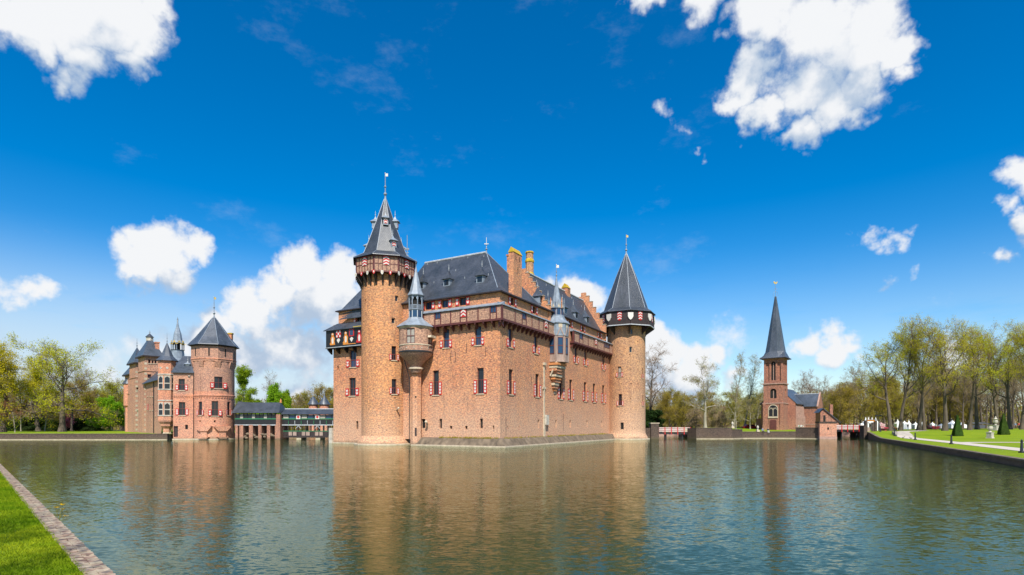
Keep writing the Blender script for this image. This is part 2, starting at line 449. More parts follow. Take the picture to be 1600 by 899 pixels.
class MB:
    def __init__(s, fr=WORLD): s.v, s.f, s.m, s.uv, s.fr, s.mi = [], [], [], [], fr, 0
    def raw(s, pts, uvs):
        i = len(s.v); s.v += pts; s.f.append(tuple(range(i, i + len(pts)))); s.uv += uvs; s.m.append(s.mi)
    def poly(s, pts, fr=None, uvs=None):
        fr = fr or s.fr
        if uvs is None:
            n = Vector((0, 0, 0)); p0 = Vector(pts[0])
            for i in range(1, len(pts) - 1): n += (Vector(pts[i]) - p0).cross(Vector(pts[i + 1]) - p0)
            ax = [abs(c) for c in n]
            if ax[2] > 1.2 * max(ax[0], ax[1]): uvs = [(p[0], p[1]) for p in pts]
            elif ax[1] >= ax[0]: uvs = [(p[0], p[2]) for p in pts]
            else: uvs = [(p[1], p[2]) for p in pts]
        s.raw([fr(*p) for p in pts], uvs)
        return s
    def box(s, a0, a1, b0, b1, c0, c1, fr=None):
        p = [(a0, b0, c0), (a1, b0, c0), (a1, b1, c0), (a0, b1, c0), (a0, b0, c1), (a1, b0, c1), (a1, b1, c1), (a0, b1, c1)]
        for q in ((0, 1, 5, 4), (1, 2, 6, 5), (2, 3, 7, 6), (3, 0, 4, 7), (4, 5, 6, 7), (3, 2, 1, 0)): s.poly([p[i] for i in q], fr)
        return s
    def extrude(s, pts, b0, b1, fr=None):
        """outline (x,z) in the frame's plane, thickness b0..b1"""
        s.poly([(x, b1, z) for x, z in pts], fr); s.poly([(x, b0, z) for x, z in reversed(pts)], fr)
        n = len(pts)
        for i in range(n):
            (x0, z0), (x1, z1) = pts[i], pts[(i + 1) % n]
            s.poly([(x0, b0, z0), (x1, b0, z1), (x1, b1, z1), (x0, b1, z0)], fr)
        return s
    def prism(s, pts, z0, z1, fr=None, cap=True):
        n = len(pts); acc = 0
        for i in range(n):
            (x0, y0), (x1, y1) = pts[i], pts[(i + 1) % n]
            l = math.hypot(x1 - x0, y1 - y0)
            s.poly([(x0, y0, z0), (x1, y1, z0), (x1, y1, z1), (x0, y0, z1)], fr, [(acc, z0), (acc + l, z0), (acc + l, z1), (acc, z1)]); acc += l
        if cap:
            s.poly([(x, y, z1) for x, y in pts], fr); s.poly([(x, y, z0) for x, y in reversed(pts)], fr)
        return s
    def lathe(s, c, prof, n=24, rot=0.0, t0=0.0, t1=2 * math.pi, cap=False):
        """profile (radius, z) about centre c; angle 0 faces -Y, grows to +X"""
        ang = [rot + t0 + (t1 - t0) * i / n for i in range(n + 1)]
        lv = 0.0
        for (r0, z0), (r1, z1) in zip(prof[:-1], prof[1:]):
            dl = math.hypot(r1 - r0, z1 - z0); rm = max(r0, r1)
            for i in range(n):
                p = []
                for r, z, a in ((r0, z0, ang[i]), (r0, z0, ang[i + 1]), (r1, z1, ang[i + 1]), (r1, z1, ang[i])):
                    p.append((c[0] + r * math.sin(a), c[1] - r * math.cos(a), z))
                uv = [(ang[i] * rm, lv), (ang[i + 1] * rm, lv), (ang[i + 1] * rm, lv + dl), (ang[i] * rm, lv + dl)]
                if r1 < 1e-4: p = p[:3]; uv = uv[:3]
                elif r0 < 1e-4: p = p[1:]; uv = uv[1:]
                s.raw(p, uv)
            lv += dl
        if cap:
            for r, z in (prof[0], prof[-1]):
                if r > 1e-3: s.raw([(c[0] + r * math.sin(a), c[1] - r * math.cos(a), z) for a in ang[:-1]], [(math.sin(a), math.cos(a)) for a in ang[:-1]])
        return s
    def tube(s, p, q, r0, r1=None, n=6):
        r1 = r0 if r1 is None else r1
        p, q = Vector(p), Vector(q); d = (q - p)
        if d.length < 1e-6: return s
        d.normalize(); x = d.orthogonal().normalized(); y = d.cross(x)
        A = [p + (x * math.cos(2 * math.pi * i / n) + y * math.sin(2 * math.pi * i / n)) * r0 for i in range(n)]
        B = [q + (x * math.cos(2 * math.pi * i / n) + y * math.sin(2 * math.pi * i / n)) * r1 for i in range(n)]
        for i in range(n):
            j = (i + 1) % n
            s.raw([tuple(A[i]), tuple(A[j]), tuple(B[j]), tuple(B[i])], [(i, 0), (i + 1, 0), (i + 1, 1), (i, 1)])
        s.raw([tuple(v) for v in reversed(A)], [(0, 0)] * n); s.raw([tuple(v) for v in B], [(0, 0)] * n)
        return s
    def ball(s, c, r, n=8, sz=1.0):
        pr = [(r * math.sin(math.pi * i / 6), c[2] - r * sz * math.cos(math.pi * i / 6)) for i in range(7)]
        return s.lathe((c[0], c[1]), [(max(0.0, x if 0 < i < 6 else 0.0), z) for i, (x, z) in enumerate(pr)], n)
    def mesh(s, name, mats, base=(0, 0, 0), smooth=None):
        me = bpy.data.meshes.new(name)
        bx, by, bz = base
        me.from_pydata([(x - bx, y - by, z - bz) for x, y, z in s.v], [], s.f)
        uvl = me.uv_layers.new(name='UVMap')
        uvl.data.foreach_set('uv', [c for uv in s.uv for c in uv])
        if isinstance(mats, str): mats = [mats]
        for mt in mats: me.materials.append(MATS[mt])
        me.polygons.foreach_set('material_index', s.m)
        bm = bmesh.new(); bm.from_mesh(me)
        bmesh.ops.remove_doubles(bm, verts=bm.verts, dist=1e-4)
        bmesh.ops.recalc_face_normals(bm, faces=bm.faces)
        bm.to_mesh(me); bm.free()
        if smooth:
            me.polygons.foreach_set('use_smooth', [True] * len(me.polygons)); me.set_sharp_from_angle(angle=R(smooth))
        me.update()
        return me
    def build(s, name, mats, parent=None, smooth=None, base=None):
        if parent is not None: bs = BASE[parent]
        else: bs = Vector(base) if base is not None else Vector((0, 0, 0))
        o = bpy.data.objects.new(name, s.mesh(name, mats, bs, smooth))
        COL.objects.link(o)
        if parent is not None: o.parent = parent
        else: o.location = bs
        BASE[o] = bs
        return o

def sub(x, n): return [x * i / n for i in range(n + 1)]

def cut_wall(mb, fmap, a0, a1, z0, z1, holes, reveal=.35, astep=None, ua=1.0, zcuts=()):
    """wall surface with real window openings: fmap(a, b, z) -> point"""
    A = {a0, a1}; Z = {z0, z1}
    for z in zcuts:
        if z0 < z < z1: Z.add(z)
    hs = []
    for h in holes:
        h = (max(h[0], a0), min(h[1], a1), max(h[2], z0), min(h[3], z1))
        if h[1] - h[0] < 1e-3 or h[3] - h[2] < 1e-3: continue
        hs.append(h); A |= {h[0], h[1]}; Z |= {h[2], h[3]}
    if astep:
        n = int((a1 - a0) / astep)
        for i in range(1, n): A.add(a0 + (a1 - a0) * i / n)
    A = sorted(A); Z = sorted(Z)
    inside = lambda a, z: any(h[0] < a < h[1] and h[2] < z < h[3] for h in hs)
    for i in range(len(A) - 1):
        for j in range(len(Z) - 1):
            if inside((A[i] + A[i + 1]) / 2, (Z[j] + Z[j + 1]) / 2): continue
            q = [(A[i], Z[j]), (A[i + 1], Z[j]), (A[i + 1], Z[j + 1]), (A[i], Z[j + 1])]
            mb.raw([fmap(a, 0, z) for a, z in q], [(a * ua, z) for a, z in q])
    for h in hs:
        c = [(h[0], h[2]), (h[1], h[2]), (h[1], h[3]), (h[0], h[3])]
        for k in range(4):
            (p, q), (r, t) = c[k], c[(k + 1) % 4]
            mb.raw([fmap(p, 0, q), fmap(r, 0, t), fmap(r, -reveal, t), fmap(p, -reveal, q)], [(p * ua, q), (r * ua, t), (r * ua + .3, t), (p * ua + .3, q)])

class Flat:
    def __init__(s, root, A, B, depth=.35):
        s.root, s.A = root, A
        s.L = math.hypot(B[0] - A[0], B[1] - A[1]); s.u = ((B[0] - A[0]) / s.L, (B[1] - A[1]) / s.L)
        n = (s.u[1], -s.u[0])
        if n[0] * -A[0] + n[1] * -A[1] < 0: n = (-n[0], -n[1])
        s.n = n; s.holes = []; s.fr = LF(A, s.u, n); s.cyl = False
    def hit(s, px):
        k = (px - CX) / FPX
        a = (k * s.A[1] - s.A[0]) / (s.u[0] - k * s.u[1])
        return a, s.A[1] + a * s.u[1]
    def at(s, a): return s.fr.shift(a)
    def width(s, p0, p1): return abs(s.hit(p1)[0] - s.hit(p0)[0])
    def fmap(s, a, b, z): return s.fr(a, b, z)
    def half(s, w): return w / 2
    ua = 1.0
class Cyl:
    def __init__(s, root, c, r, rz=None):
        s.root, s.c, s.r, s.holes, s.ua, s.cyl = root, c, r, [], r, True
        s.rz = rz or (lambda z: r)
    def hit(s, px):
        k = (px - CX) / FPX
        A = k * k + 1; B = -2 * (k * s.c[0] + s.c[1]); C = s.c[0] ** 2 + s.c[1] ** 2 - s.r ** 2
        d = max(0.0, B * B - 4 * A * C); t = (-B - math.sqrt(d)) / (2 * A)
        x, y = k * t - s.c[0], t - s.c[1]
        return math.atan2(x, -y), t
    def at(s, a): return LF((s.c[0] + s.r * math.sin(a), s.c[1] - s.r * math.cos(a)), (math.cos(a), math.sin(a)), (math.sin(a), -math.cos(a)))
    def width(s, p0, p1): return abs(s.hit(p1)[0] - s.hit(p0)[0]) * s.r
    def fmap(s, a, b, z): r = s.rz(z) + b; return (s.c[0] + r * math.sin(a), s.c[1] - r * math.cos(a), z)
    def half(s, w): return w / 2 / s.r

def shutter(fr, x0, x1, z0, z1, parent, b=.03, big=True):
    mb = MB(fr); mb.box(x0, x1, b, b + .06, z0, z1)
    mb.mi = 1
    w, h = x1 - x0, z1 - z0
    e = .21 * w; n = max(2, int(round(h / w * 1.1)))
    X0, X1, Z0, Z1 = x0 + e, x1 - e, z0 + e, z1 - e
    hh = (Z1 - Z0) / n
    for i in range(n):
        za = Z0 + i * hh
        p = [(X0, za + hh * .30), ((X0 + X1) / 2, za + hh * .02), (X1, za + hh * .30), (X1, za + hh * .98), ((X0 + X1) / 2, za + hh * .66), (X0, za + hh * .98)]
        mb.extrude(p, b + .055, b + .075)
    return mb.build('shutter', ['paint_red', 'paint_white'], parent)

def window(wall, px, y0, y1, wpx, kind='tall', frame='timber_red', sh=True, split=.5, leaded=True, glass='glass', shw=.5, name='window', inset=.24, D=None, sill=True):
    """window at photo column px, rows y0 (top) to y1 (foot), wpx wide"""
    a, dd = wall.hit(px); D = D or dd
    z1, z0 = zat(y0, D), zat(y1, D)
    w = wall.width(px - wpx / 2, px + wpx / 2)
    if wall.cyl: w = min(w, wpx * D / FPX * 1.6)
    return window_m(wall, a, z0, z1, w, kind, frame, sh, split, leaded, glass, shw, name, inset, sill)

def window_m(wall, a, z0, z1, w, kind='tall', frame='timber_red', sh=True, split=.5, leaded=True, glass='glass', shw=.5, name='window', inset=.24, sill=True, head=None):
    hw = wall.half(w)
    wall.holes.append((a - hw, a + hw, z0, z1))
    fr = wall.at(a)
    x0, x1 = -w / 2, w / 2; root = wall.root; b0, b1 = -inset - .08, -inset
    mb = MB(fr); t = min(.10, w * .13)
    if kind == 'slit':
        mb.box(x0, x1, b0 - .05, b0, z0, z1)
        o = mb.build(name, 'dark_inside', root)
        g = MB(fr)
        n = max(1, int(w / .2))
        for i in range(1, n + 1): x = x0 + w * i / (n + 1); g.box(x - .015, x + .015, b1 - .03, b1, z0, z1)
        for k in range(1, 4): z = z0 + (z1 - z0) * k / 4; g.box(x0, x1, b1 - .035, b1 - .005, z - .015, z + .015)
        g.build('grille', 'iron', o)
        return o
    zs = z0 + (z1 - z0) * split
    mb.box(x0, x0 + t, b0, b1, z0, z1); mb.box(x1 - t, x1, b0, b1, z0, z1)
    mb.box(x0 + t, x1 - t, b0, b1 - .003, z0, z0 + t); mb.box(x0 + t, x1 - t, b0, b1 - .003, z1 - t, z1)
    if kind in ('tall', 'cross'):
        mb.box(x0 + t, x1 - t, b0, b1 - .002, zs - t * .6, zs + t * .6)
        mb.box(-t * .45, t * .45, b0, b1 - .004, z0 + t, zs - t * .6)
        if kind == 'cross': mb.box(-t * .45, t * .45, b0, b1 - .004, zs + t * .6, z1 - t)
    elif kind == 'attic': mb.box(-t * .4, t * .4, b0, b1 - .004, z0 + t, z1 - t)
    o = mb.build(name, frame, root)
    mg = 'glass'
    g = MB(fr)
    if kind in ('tall', 'cross'):
        g.box(x0 + t, x1 - t, b0 - .02, b0 + .03, z0 + t, zs - t * .6).build('pane', glass, o)
        g = MB(fr); g.box(x0 + t, x1 - t, b0 - .02, b0 + .03, zs + t * .6, z1 - t).build('pane', glass, o)
        if leaded:
            l = MB(fr)
            n = max(2, int(w / .28)); mrows = max(3, int((z1 - zs) / .3))
            for i in range(1, n): x = x0 + w * i / n; l.box(x - .014, x + .014, b0 + .03, b0 + .05, zs, z1 - t)
            for i in range(1, mrows): z = zs + (z1 - zs) * i / mrows; l.box(x0 + t, x1 - t, b0 + .03, b0 + .048, z - .014, z + .014)
            l.build('grille', 'iron', o)
    else:
        g.box(x0 + t, x1 - t, b0 - .02, b0 + .03, z0 + t, z1 - t).build('pane', glass, o)
    if sill: MB(fr).box(x0 - .12, x1 + .12, -inset, .10, z0 - .14, z0 - .001).build('sill', 'stone', o)
    if head: MB(fr).box(x0 - .15, x1 + .15, 0, .05, z1 + .001, z1 + .2).build('lintel', head, o)
    if sh:
        zt = zs if kind in ('tall', 'cross') else z1
        sw = w * shw
        shutter(fr, x0 - sw, x0 - .02, z0, zt, o); shutter(fr, x1 + .02, x1 + sw, z0, zt, o)
    return o

def finial(root, x, y, z0, z1, flag='lead_pale', name='finial', r=.07):
    mb = MB(); h = z1 - z0
    mb.tube((x, y, z0 - .3), (x, y, z1), r, r * .5)
    mb.ball((x, y, z0 + h * .22), r * 2.6); mb.ball((x, y, z0 + h * .5), r * 1.9)
    mb.lathe((x, y), [(r * 2.5, z0 - .2), (r, z0 + h * .15)], 8)
    if flag:
        mb.mi = 1; mb.box(x - .05, x + .42, y - .02, y + .02, z1 - .45, z1).ball((x, y, z1 + .06), .09)
    return mb.build(name, ['lead', flag or 'lead_pale'], root, 40)

def ray_plane(px, py, p0, n):
    d = Vector(((px - CX) / FPX, 1, (HY - py) / FPX)); c = Vector((0, 0, CAMZ))
    t = (Vector(p0) - c).dot(n) / d.dot(n)
    return c + d * t

def dormer(root, pos, fx, w=1.2, h=1.1, rh=1.6, deep=1.4, front='glass', roofm='lead', shut=False):
    """small roof dormer: front foot at pos, facing horizontal direction fx"""
    n = Vector((fx[0], fx[1])).normalized(); t = (-n.y, n.x)
    fr = LF((pos[0], pos[1]), t, (n.x, n.y)); z = pos[2]
    o = MB(fr).box(-w / 2, w / 2, -deep, 0, z - .1, z + h).build('dormer', 'lead', root)
    f = MB(fr); f.box(-w * .33, w * .33, .002, .03, z + .12, z + h - .1)
    f.build('pane', front, o)
    if shut:
        s = MB(fr)
        for i in range(2):
            za = z + .15 + i * h * .4
            s.extrude([(-w * .3, za), (0, za + h * .2), (w * .3, za), (w * .3, za + h * .2), (0, za + h * .38), (-w * .3, za + h * .2)], .03, .05)
        s.build('chevron', 'paint_white', o)
    r = MB(fr); q = w / 2 + .2; m_ = w * .17
    zb = z + h
    a = [(-q, .3, zb), (q, .3, zb), (q, -deep, zb), (-q, -deep, zb)]; bq = [(-m_, -.25, zb + rh * .5), (m_, -.25, zb + rh * .5), (m_, -deep * .8, zb + rh * .5), (-m_, -deep * .8, zb + rh * .5)]
    top = (0, -deep * .5, zb + rh)
    for i in range(4):
        j = (i + 1) % 4; r.poly([a[i], a[j], bq[j], bq[i]]); r.poly([bq[i], bq[j], top])
    r.poly(a)
    r.build('roof', roofm, o)
    k = MB(); tx = fr(*top); k.tube((tx[0], tx[1], tx[2] - .2), (tx[0], tx[1], tx[2] + .85), .05, .02); k.ball((tx[0], tx[1], tx[2] + .2), .09)
    k.build('finial', 'lead_pale', o)
    return o

def chimney(root, fr, x0, x1, b0, b1, z0, z1, mat='castle_brick', cap='lichen', slits=True, saddle=.8):
    o = MB(fr).box(x0, x1, b0, b1, z0, z1).build('chimney', mat, root)
    c = MB(fr); xm, bm_ = (x0 + x1) / 2, (b0 + b1) / 2
    if saddle:
        e = .08
        p = [(b0 - e, z1), (b1 + e, z1), (bm_, z1 + saddle)]
        for x, flip in ((x0 - e, 0), (x1 + e, 1)): c.poly([(x, y, z) for y, z in p])
        c.poly([(x0 - e, b1 + e, z1), (x1 + e, b1 + e, z1), (x1 + e, bm_, z1 + saddle), (x0 - e, bm_, z1 + saddle)])
        c.poly([(x0 - e, b0 - e, z1), (x1 + e, b0 - e, z1), (x1 + e, bm_, z1 + saddle), (x0 - e, bm_, z1 + saddle)])
    else: c.box(x0 - .1, x1 + .1, b0 - .1, b1 + .1, z1, z1 + .25)
    c.build('cap', cap, o)
    if slits:
        s = MB(fr); w = x1 - x0
        for k in (-1, 1): s.box(xm + k * w * .22 - .09, xm + k * w * .22 + .09, b1, b1 + .012, z1 - 1.1, z1 - .35)
        s.box(xm - .07, xm + .07, b1, b1 + .012, z1 - 3.0, z1 - 2.0)
        s.build('slot', 'dark_inside', o)
    return o
# ------------------------------------------------------------------ the castle
C0 = (xat(781, 79.5), 79.5)
VV = Vector((.563, 1.0)).normalized(); UU = Vector((-VV.y, VV.x))
def cw(a, v): return (C0[0] + UU.x * a + VV.x * v, C0[1] + UU.y * a + VV.y * v)     # castle plan: a to the left along the front, v towards the back
CASTLE = thing('castle', (C0[0], C0[1], 0), "big moated brick castle with slate roofs and two round towers, centre of the photo", 'castle')
K = CASTLE
# castle plan frame: x = a, y = v
PLAN = LF(C0, (UU.x, UU.y), (VV.x, VV.y))
FW = Flat(K, cw(0, 0), cw(20, 0)); RW = Flat(K, cw(0, 0), cw(0, 43))
WING_A = 23.0
LWALL = Flat(K, cw(WING_A, 0), cw(32.8, 0))
EAVE = 22.0
TD = 89.9
TC = (xat(602, TD), TD)
TR = 3.68
TOWER = Cyl(K, TC, TR, lambda z: TR + max(0.0, 1.4 - z) * .62)
RD = 120.5
RC = (xat(978.5, RD), RD)
RR = 4.0
RTOW = Cyl(K, RC, RR, lambda z: RR + max(0.0, 1.4 - z) * .5)

# --- windows of the long walls, in rows
def wm(wall, px, z0, z1, w, **k):
    a, D = wall.hit(px); return window_m(wall, a, z0, z1, w, **k)
for px in (681, 750.6): wm(FW, px, 7.6, 11.3, 1.12, split=.54)
for px in (697, 746.8): wm(FW, px, 14.6, 17.35, 1.1, split=.42, leaded=False, glass='glass_blue')
for px in (669.5, 695.3, 723): wm(FW, px, 20.62, 21.82, 1.25, kind='attic', glass='glass_blue' if px < 700 else 'glass', sill=False)
for px, w in ((661.5, .75), (688.5, .5), (752, .5)): wm(FW, px, 2.6, 4.0, w, kind='slit')
for px in (704.5, 728.5): wm(FW, px, 2.5, 2.95, .42, kind='slit', name='vent', sill=False)
wm(FW, 771, 2.5, 3.0, .24, kind='slit', name='vent', sill=False)
for px in (798.5, 839.5, 876.5, 892, 914.6, 928.5, 943): wm(RW, px, 7.55, 11.2, 1.25 if px < 850 else 1.35, split=.54)
for px in (797.8, 837.5, 883.5, 900, 915, 943): wm(RW, px, 14.4, 17.2, 1.2, split=.42, leaded=False, glass='glass_blue')
for px in (800.5, 834.5, 890.3, 910.3, 936.7): wm(RW, px, 20.62, 21.8, 1.15, kind='attic', sill=False)
for px in (841.5, 869, 891, 917.5, 940.5): wm(RW, px, 2.6, 3.9, .55, kind='slit')
for px in (793.5, 811, 856, 903, 929): wm(RW, px, 2.5, 2.95, .28, kind='slit', name='vent', sill=False)
wm(LWALL, 551.5, 12.65, 15.5, 1.5, split=.42, leaded=False, kind='cross', glass='glass_blue')
wm(LWALL, 550.5, 7.9, 10.9, 1.5, split=.42, leaded=True, kind='cross')
wm(LWALL, 561, 19.95, 21.0, 1.2, kind='attic', sill=False)
wm(LWALL, 558, 2.4, 3.7, .5, kind='slit')
wm(LWALL, 528, 12.4, 13.0, .35, kind='slit', name='vent', sill=False)
mb = MB(); cut_wall(mb, FW.fmap, 0, 18.6, .9, EAVE, FW.holes); mb.build('wall', 'castle_brick', K)
mb = MB(); cut_wall(mb, RW.fmap, 0, 46.8, -.3, 20.2, RW.holes); cut_wall(mb, RW.fmap, 0, 43.5, 20.2, EAVE, RW.holes)
cut_wall(mb, LF(cw(0, 15.8), (UU.x, UU.y), (VV.x, VV.y)), 0, 10, .9, EAVE, []); mb.build('wall', 'castle_brick', K)
LA = 32.8 - WING_A
mb = MB(); cut_wall(mb, LWALL.fmap, 0, LA, -.3, 20.0, LWALL.holes); cut_wall(mb, LWALL.fmap, 0, LA - 1.2, 20.0, 22.2, LWALL.holes)
# return walls and back of the castle
SW = Flat(K, cw(32.8, 0), cw(32.8, 14)); cut_wall(mb, SW.fmap, 0, 14, -.3, 20.0, [])
SW2 = Flat(K, cw(31.6, 0), cw(31.6, 12)); cut_wall(mb, SW2.fmap, 0, 12, 20.0, 22.2, [])
bw = LF(cw(0, 16.5), (UU.x, UU.y), (VV.x, VV.y)); cut_wall(mb, bw, 9.8, 33, -.3, 20, [])
mb.build('wall', 'castle_brick', K)

# --- jettied gallery that runs round the front block and the long wing
def gallery(wall, a0, a1, zb, zt, over, posts, wins, plaques, panel='panel_brick', timber='timber_red', cover=.5, corb=1.35, cov='lead', c0=None):
    fr = wall.fr
    g = MB(fr); g.box(a0, a1, 0, over + .06, zb - .18, zb + .12); g.box(a0, a1, over - .16, over + .05, zt - .16, zt)
    g.box(a0 + .02, a1 - .02, over - .32, over - .12, zb + .12, zt - .16)
    G = g.build('gallery', timber, K)
    ps = sorted([a0 + .1] + list(posts) + [a1 - .1])
    wm_ = {i: w for i, w in wins.items()}
    for p in ps: MB(fr).box(p - .09, p + .09, over - .12, over + .035, zb + .121, zt - .161).build('post', timber, G)
    for i in range(len(ps) - 1):
        x0, x1 = ps[i] + .092, ps[i + 1] - .092
        if x1 - x0 < .05: continue
        m_ = (ps[i] + ps[i + 1]) / 2
        isw = any(ps[i] < w < ps[i + 1] for w in wins.values()); isp = any(ps[i] < w < ps[i + 1] for w in plaques)
        if isw:
            zs = zb + (zt - zb) * .5
            MB(fr).box(x0, x1, over - .11, over - .02, zb + .122, zs - .06).build('panel', panel, G)
            w = MB(fr); w.box(x0, x1, over - .10, over - .06, zs, zt - .17); w.mi = 1
            w.box(x0, x1, over - .1, over + .03, zs - .06, zs); w.box(m_ - .04, m_ + .04, over - .1, over - .02, zs, zt - .17)
            w.build('window', ['glass_blue', timber], G)
        else:
            MB(fr).box(x0, x1, over - .11, over - .02, zb + .122, zt - .162).build('panel', panel, G)
            if not isp and x1 - x0 > .9:
                MB(fr).box(m_ - .03, m_ + .03, over - .02, over - .012, zb + 1.0, zt - .45).build('slot', 'timber_red', G)
        if isp:
            q = MB(fr); hw = min(.5, (x1 - x0) / 2); zc = zb + .8
            q.box(m_ - hw, m_ + hw, over + .036, over + .07, zc, zt - .2); q.mi = 1
            for k in range(2):
                za = zc + .08 + k * .48
                q.extrude([(m_ - hw * .9, za), (m_, za + .3), (m_ + hw * .9, za), (m_ + hw * .9, za + .24), (m_, za + .54), (m_ - hw * .9, za + .24)], over + .07, over + .09)
            q.build('chevron_plaque', ['paint_red', 'paint_white'], G)
    n = int((a1 - a0) / corb)
    for i in range(n + 1):
        x = (a0 + .3) + (a1 - a0 - .6) * i / n
        MB(fr).extrude([(0, 0), (0, 0)], 0, 0) if False else None
        c = MB(LF(fr(x, 0, 0)[:2], wall.n, (wall.u[0], wall.u[1])))
        c.extrude([(0, zb - 1.0), (.16, zb - .95), (over - .12, zb - .42), (over, zb - .40), (over, zb - .181), (0, zb - .181)], -.11, .11)
        c.build('corbel', timber, G)
    r = MB(fr); r.poly([(a0, over + .18, zt), (a1, over + .18, zt), (a1, 0, zt + cover), (a0, 0, zt + cover)])
    r.poly([(a0, over + .18, zt), (a1, over + .18, zt), (a1, over + .18, zt - .1), (a0, over + .18, zt - .1)]); r.poly([(a0, over + .18, zt - .1), (a1, over + .18, zt - .1), (a1, over - .1, zt - .1), (a0, over - .1, zt - .1)])
    r.poly([(a0, over + .18, zt - .1), (a0, over + .18, zt), (a0, 0, zt + cover), (a0, 0, zt - .1)])
    r.build('cover_strip', cov, G)
    return G
OV = .8
fp = [FW.hit(p)[0] for p in (667, 684.5, 693.5, 709, 724, 734, 751.6, 770.5, 780.2)]
gallery(FW, -OV - .02, 15.2, 17.9, 19.95, OV, fp, {0: FW.hit(689)[0], 1: FW.hit(775.5)[0], 2: FW.hit(661.5)[0]}, [FW.hit(729)[0]])
rp = [RW.hit(p)[0] for p in (797.4, 808.5, 815, 824, 835, 842, 850)]
gallery(RW, -OV + .17, 20.3, 17.903, 19.947, OV - .003, rp, {0: RW.hit(811.7)[0]}, [RW.hit(846)[0]])
rp = [RW.hit(p)[0] for p in (891, 899, 904.5, 913, 922, 928, 938, 947)]
gallery(RW, 24.6, 45.2, 17.9, 19.95, OV, rp, {0: RW.hit(901.7)[0], 1: RW.hit(942)[0]}, [RW.hit(925)[0]])

# --- painted black gallery on the left wing: heraldic figures on dark boards
def black_gallery():
    fr = LWALL.fr; a0, a1, zb, zt, ov = LWALL.hit(562)[0] - 1.5, LA + .75, 16.1, 18.95, .95
    g = MB(fr); g.box(a0, a1, 0, ov, zb, zt); g.box(a0, a1 + .05, 0, ov + .08, zb - .22, zb)
    G = g.build('painted_gallery', 'timber_black', K)
    MB(fr).box(a0, a1 + .07, ov + .081, ov + .11, zb - .12, zb - .02).build('rail', 'lead_pale', G)
    def X(px):
        k = (px - CX) / FPX; ox, oy = fr(0, ov, 0)[:2]
        return (k * oy - ox) / (LWALL.u[0] - k * LWALL.u[1])
    def lion(c, col):
        q = MB(fr); z = zb + .35; b0, b1 = ov, ov + .04
        q.extrude([(c - .55, z), (c + .6, z), (c + .68, z + .25), (c + .42, z + .5), (c + .46, z + 1.1), (c + .25, z + 1.45), (c + .3, z + 1.85), (c + .05, z + 2.05), (c - .22, z + 1.85), (c - .2, z + 1.5), (c - .5, z + 1.05), (c - .42, z + .55)], b0, b1)
        q.mi = 1; q.extrude([(c - .18, z + .25), (c + .12, z + .2), (c + .22, z + .8), (c + .1, z + 1.3), (c - .15, z + 1.25), (c - .24, z + .8)], b1, b1 + .02)
        q.extrude([(c - .14, z + 1.68), (c + .16, z + 1.68), (c + .12, z + 1.9), (c - .1, z + 1.9)], b1, b1 + .02)
        q.build('painted_figure', [col, 'paint_white'], G)
    lion(X(520), 'paint_orange'); lion(X(540.5), 'paint_orange'); lion(X(561.5), 'paint_red')
    for px in (529, 549.5):
        c = X(px); q = MB(fr)
        q.box(c - .55, c + .55, ov, ov + .05, zt - 1.35, zt - .15); q.mi = 1
        if px < 540:
            for i in range(3):
                for j in range(3):
                    if (i + j) % 2 == 0: q.box(c - .5 + i * .34, c - .5 + i * .34 + .3, ov + .05, ov + .065, zt - 1.3 + j * .38, zt - 1.3 + j * .38 + .34)
        q.extrude([(c - .4, zt - 1.75), (c, zt - 2.3), (c + .4, zt - 1.75), (c + .1, zt - 1.5), (c - .1, zt - 1.5)], ov, ov + .04)
        q.build('shield', ['paint_red', 'paint_white'], G)
        if px > 540: MB(fr).box(c - .36, c + .36, ov + .051, ov + .07, zt - 1.2, zt - .3).build('pane', 'glass_blue', G)
    q = MB(fr); q.box(X(556), X(536), ov, ov + .03, zb + .22, zb + .34); q.build('painted_band', 'paint_orange', G)
    for i in range(5):
        x = a0 + .4 + (a1 - a0 - .8) * i / 4
        c = MB(LF(fr(x, 0, 0)[:2], LWALL.n, LWALL.u)); c.extrude([(0, zb - 1.1), (.2, zb - 1.0), (ov, zb - .4), (ov, zb - .221), (0, zb - .221)], -.12, .12); c.build('corbel', 'timber_black', G)
    r = MB(fr); e = .3
    r.poly([(a0, ov + e, zt), (a1 + e, ov + e, zt), (a1 - 1.6, 0, 20.15), (a0, 0, 20.15)])
    r.poly([(a1 + e, ov + e, zt), (a1 + e, -12, zt), (a1 - 1.6, -12, 20.15), (a1 - 1.6, 0, 20.15)])
    r.poly([(a0, ov + e, zt - .12), (a1 + e, ov + e, zt - .12), (a1 + e, ov + e, zt), (a0, ov + e, zt)])
    r.build('cover_strip', 'slate', G)
    sp = MB(fr); sx = X(557); sp.box(sx - 1.3, sx + .5, ov - .1, ov + .32, zt + .02, zt + .16); sp.build('spout', 'gold', G)
black_gallery()

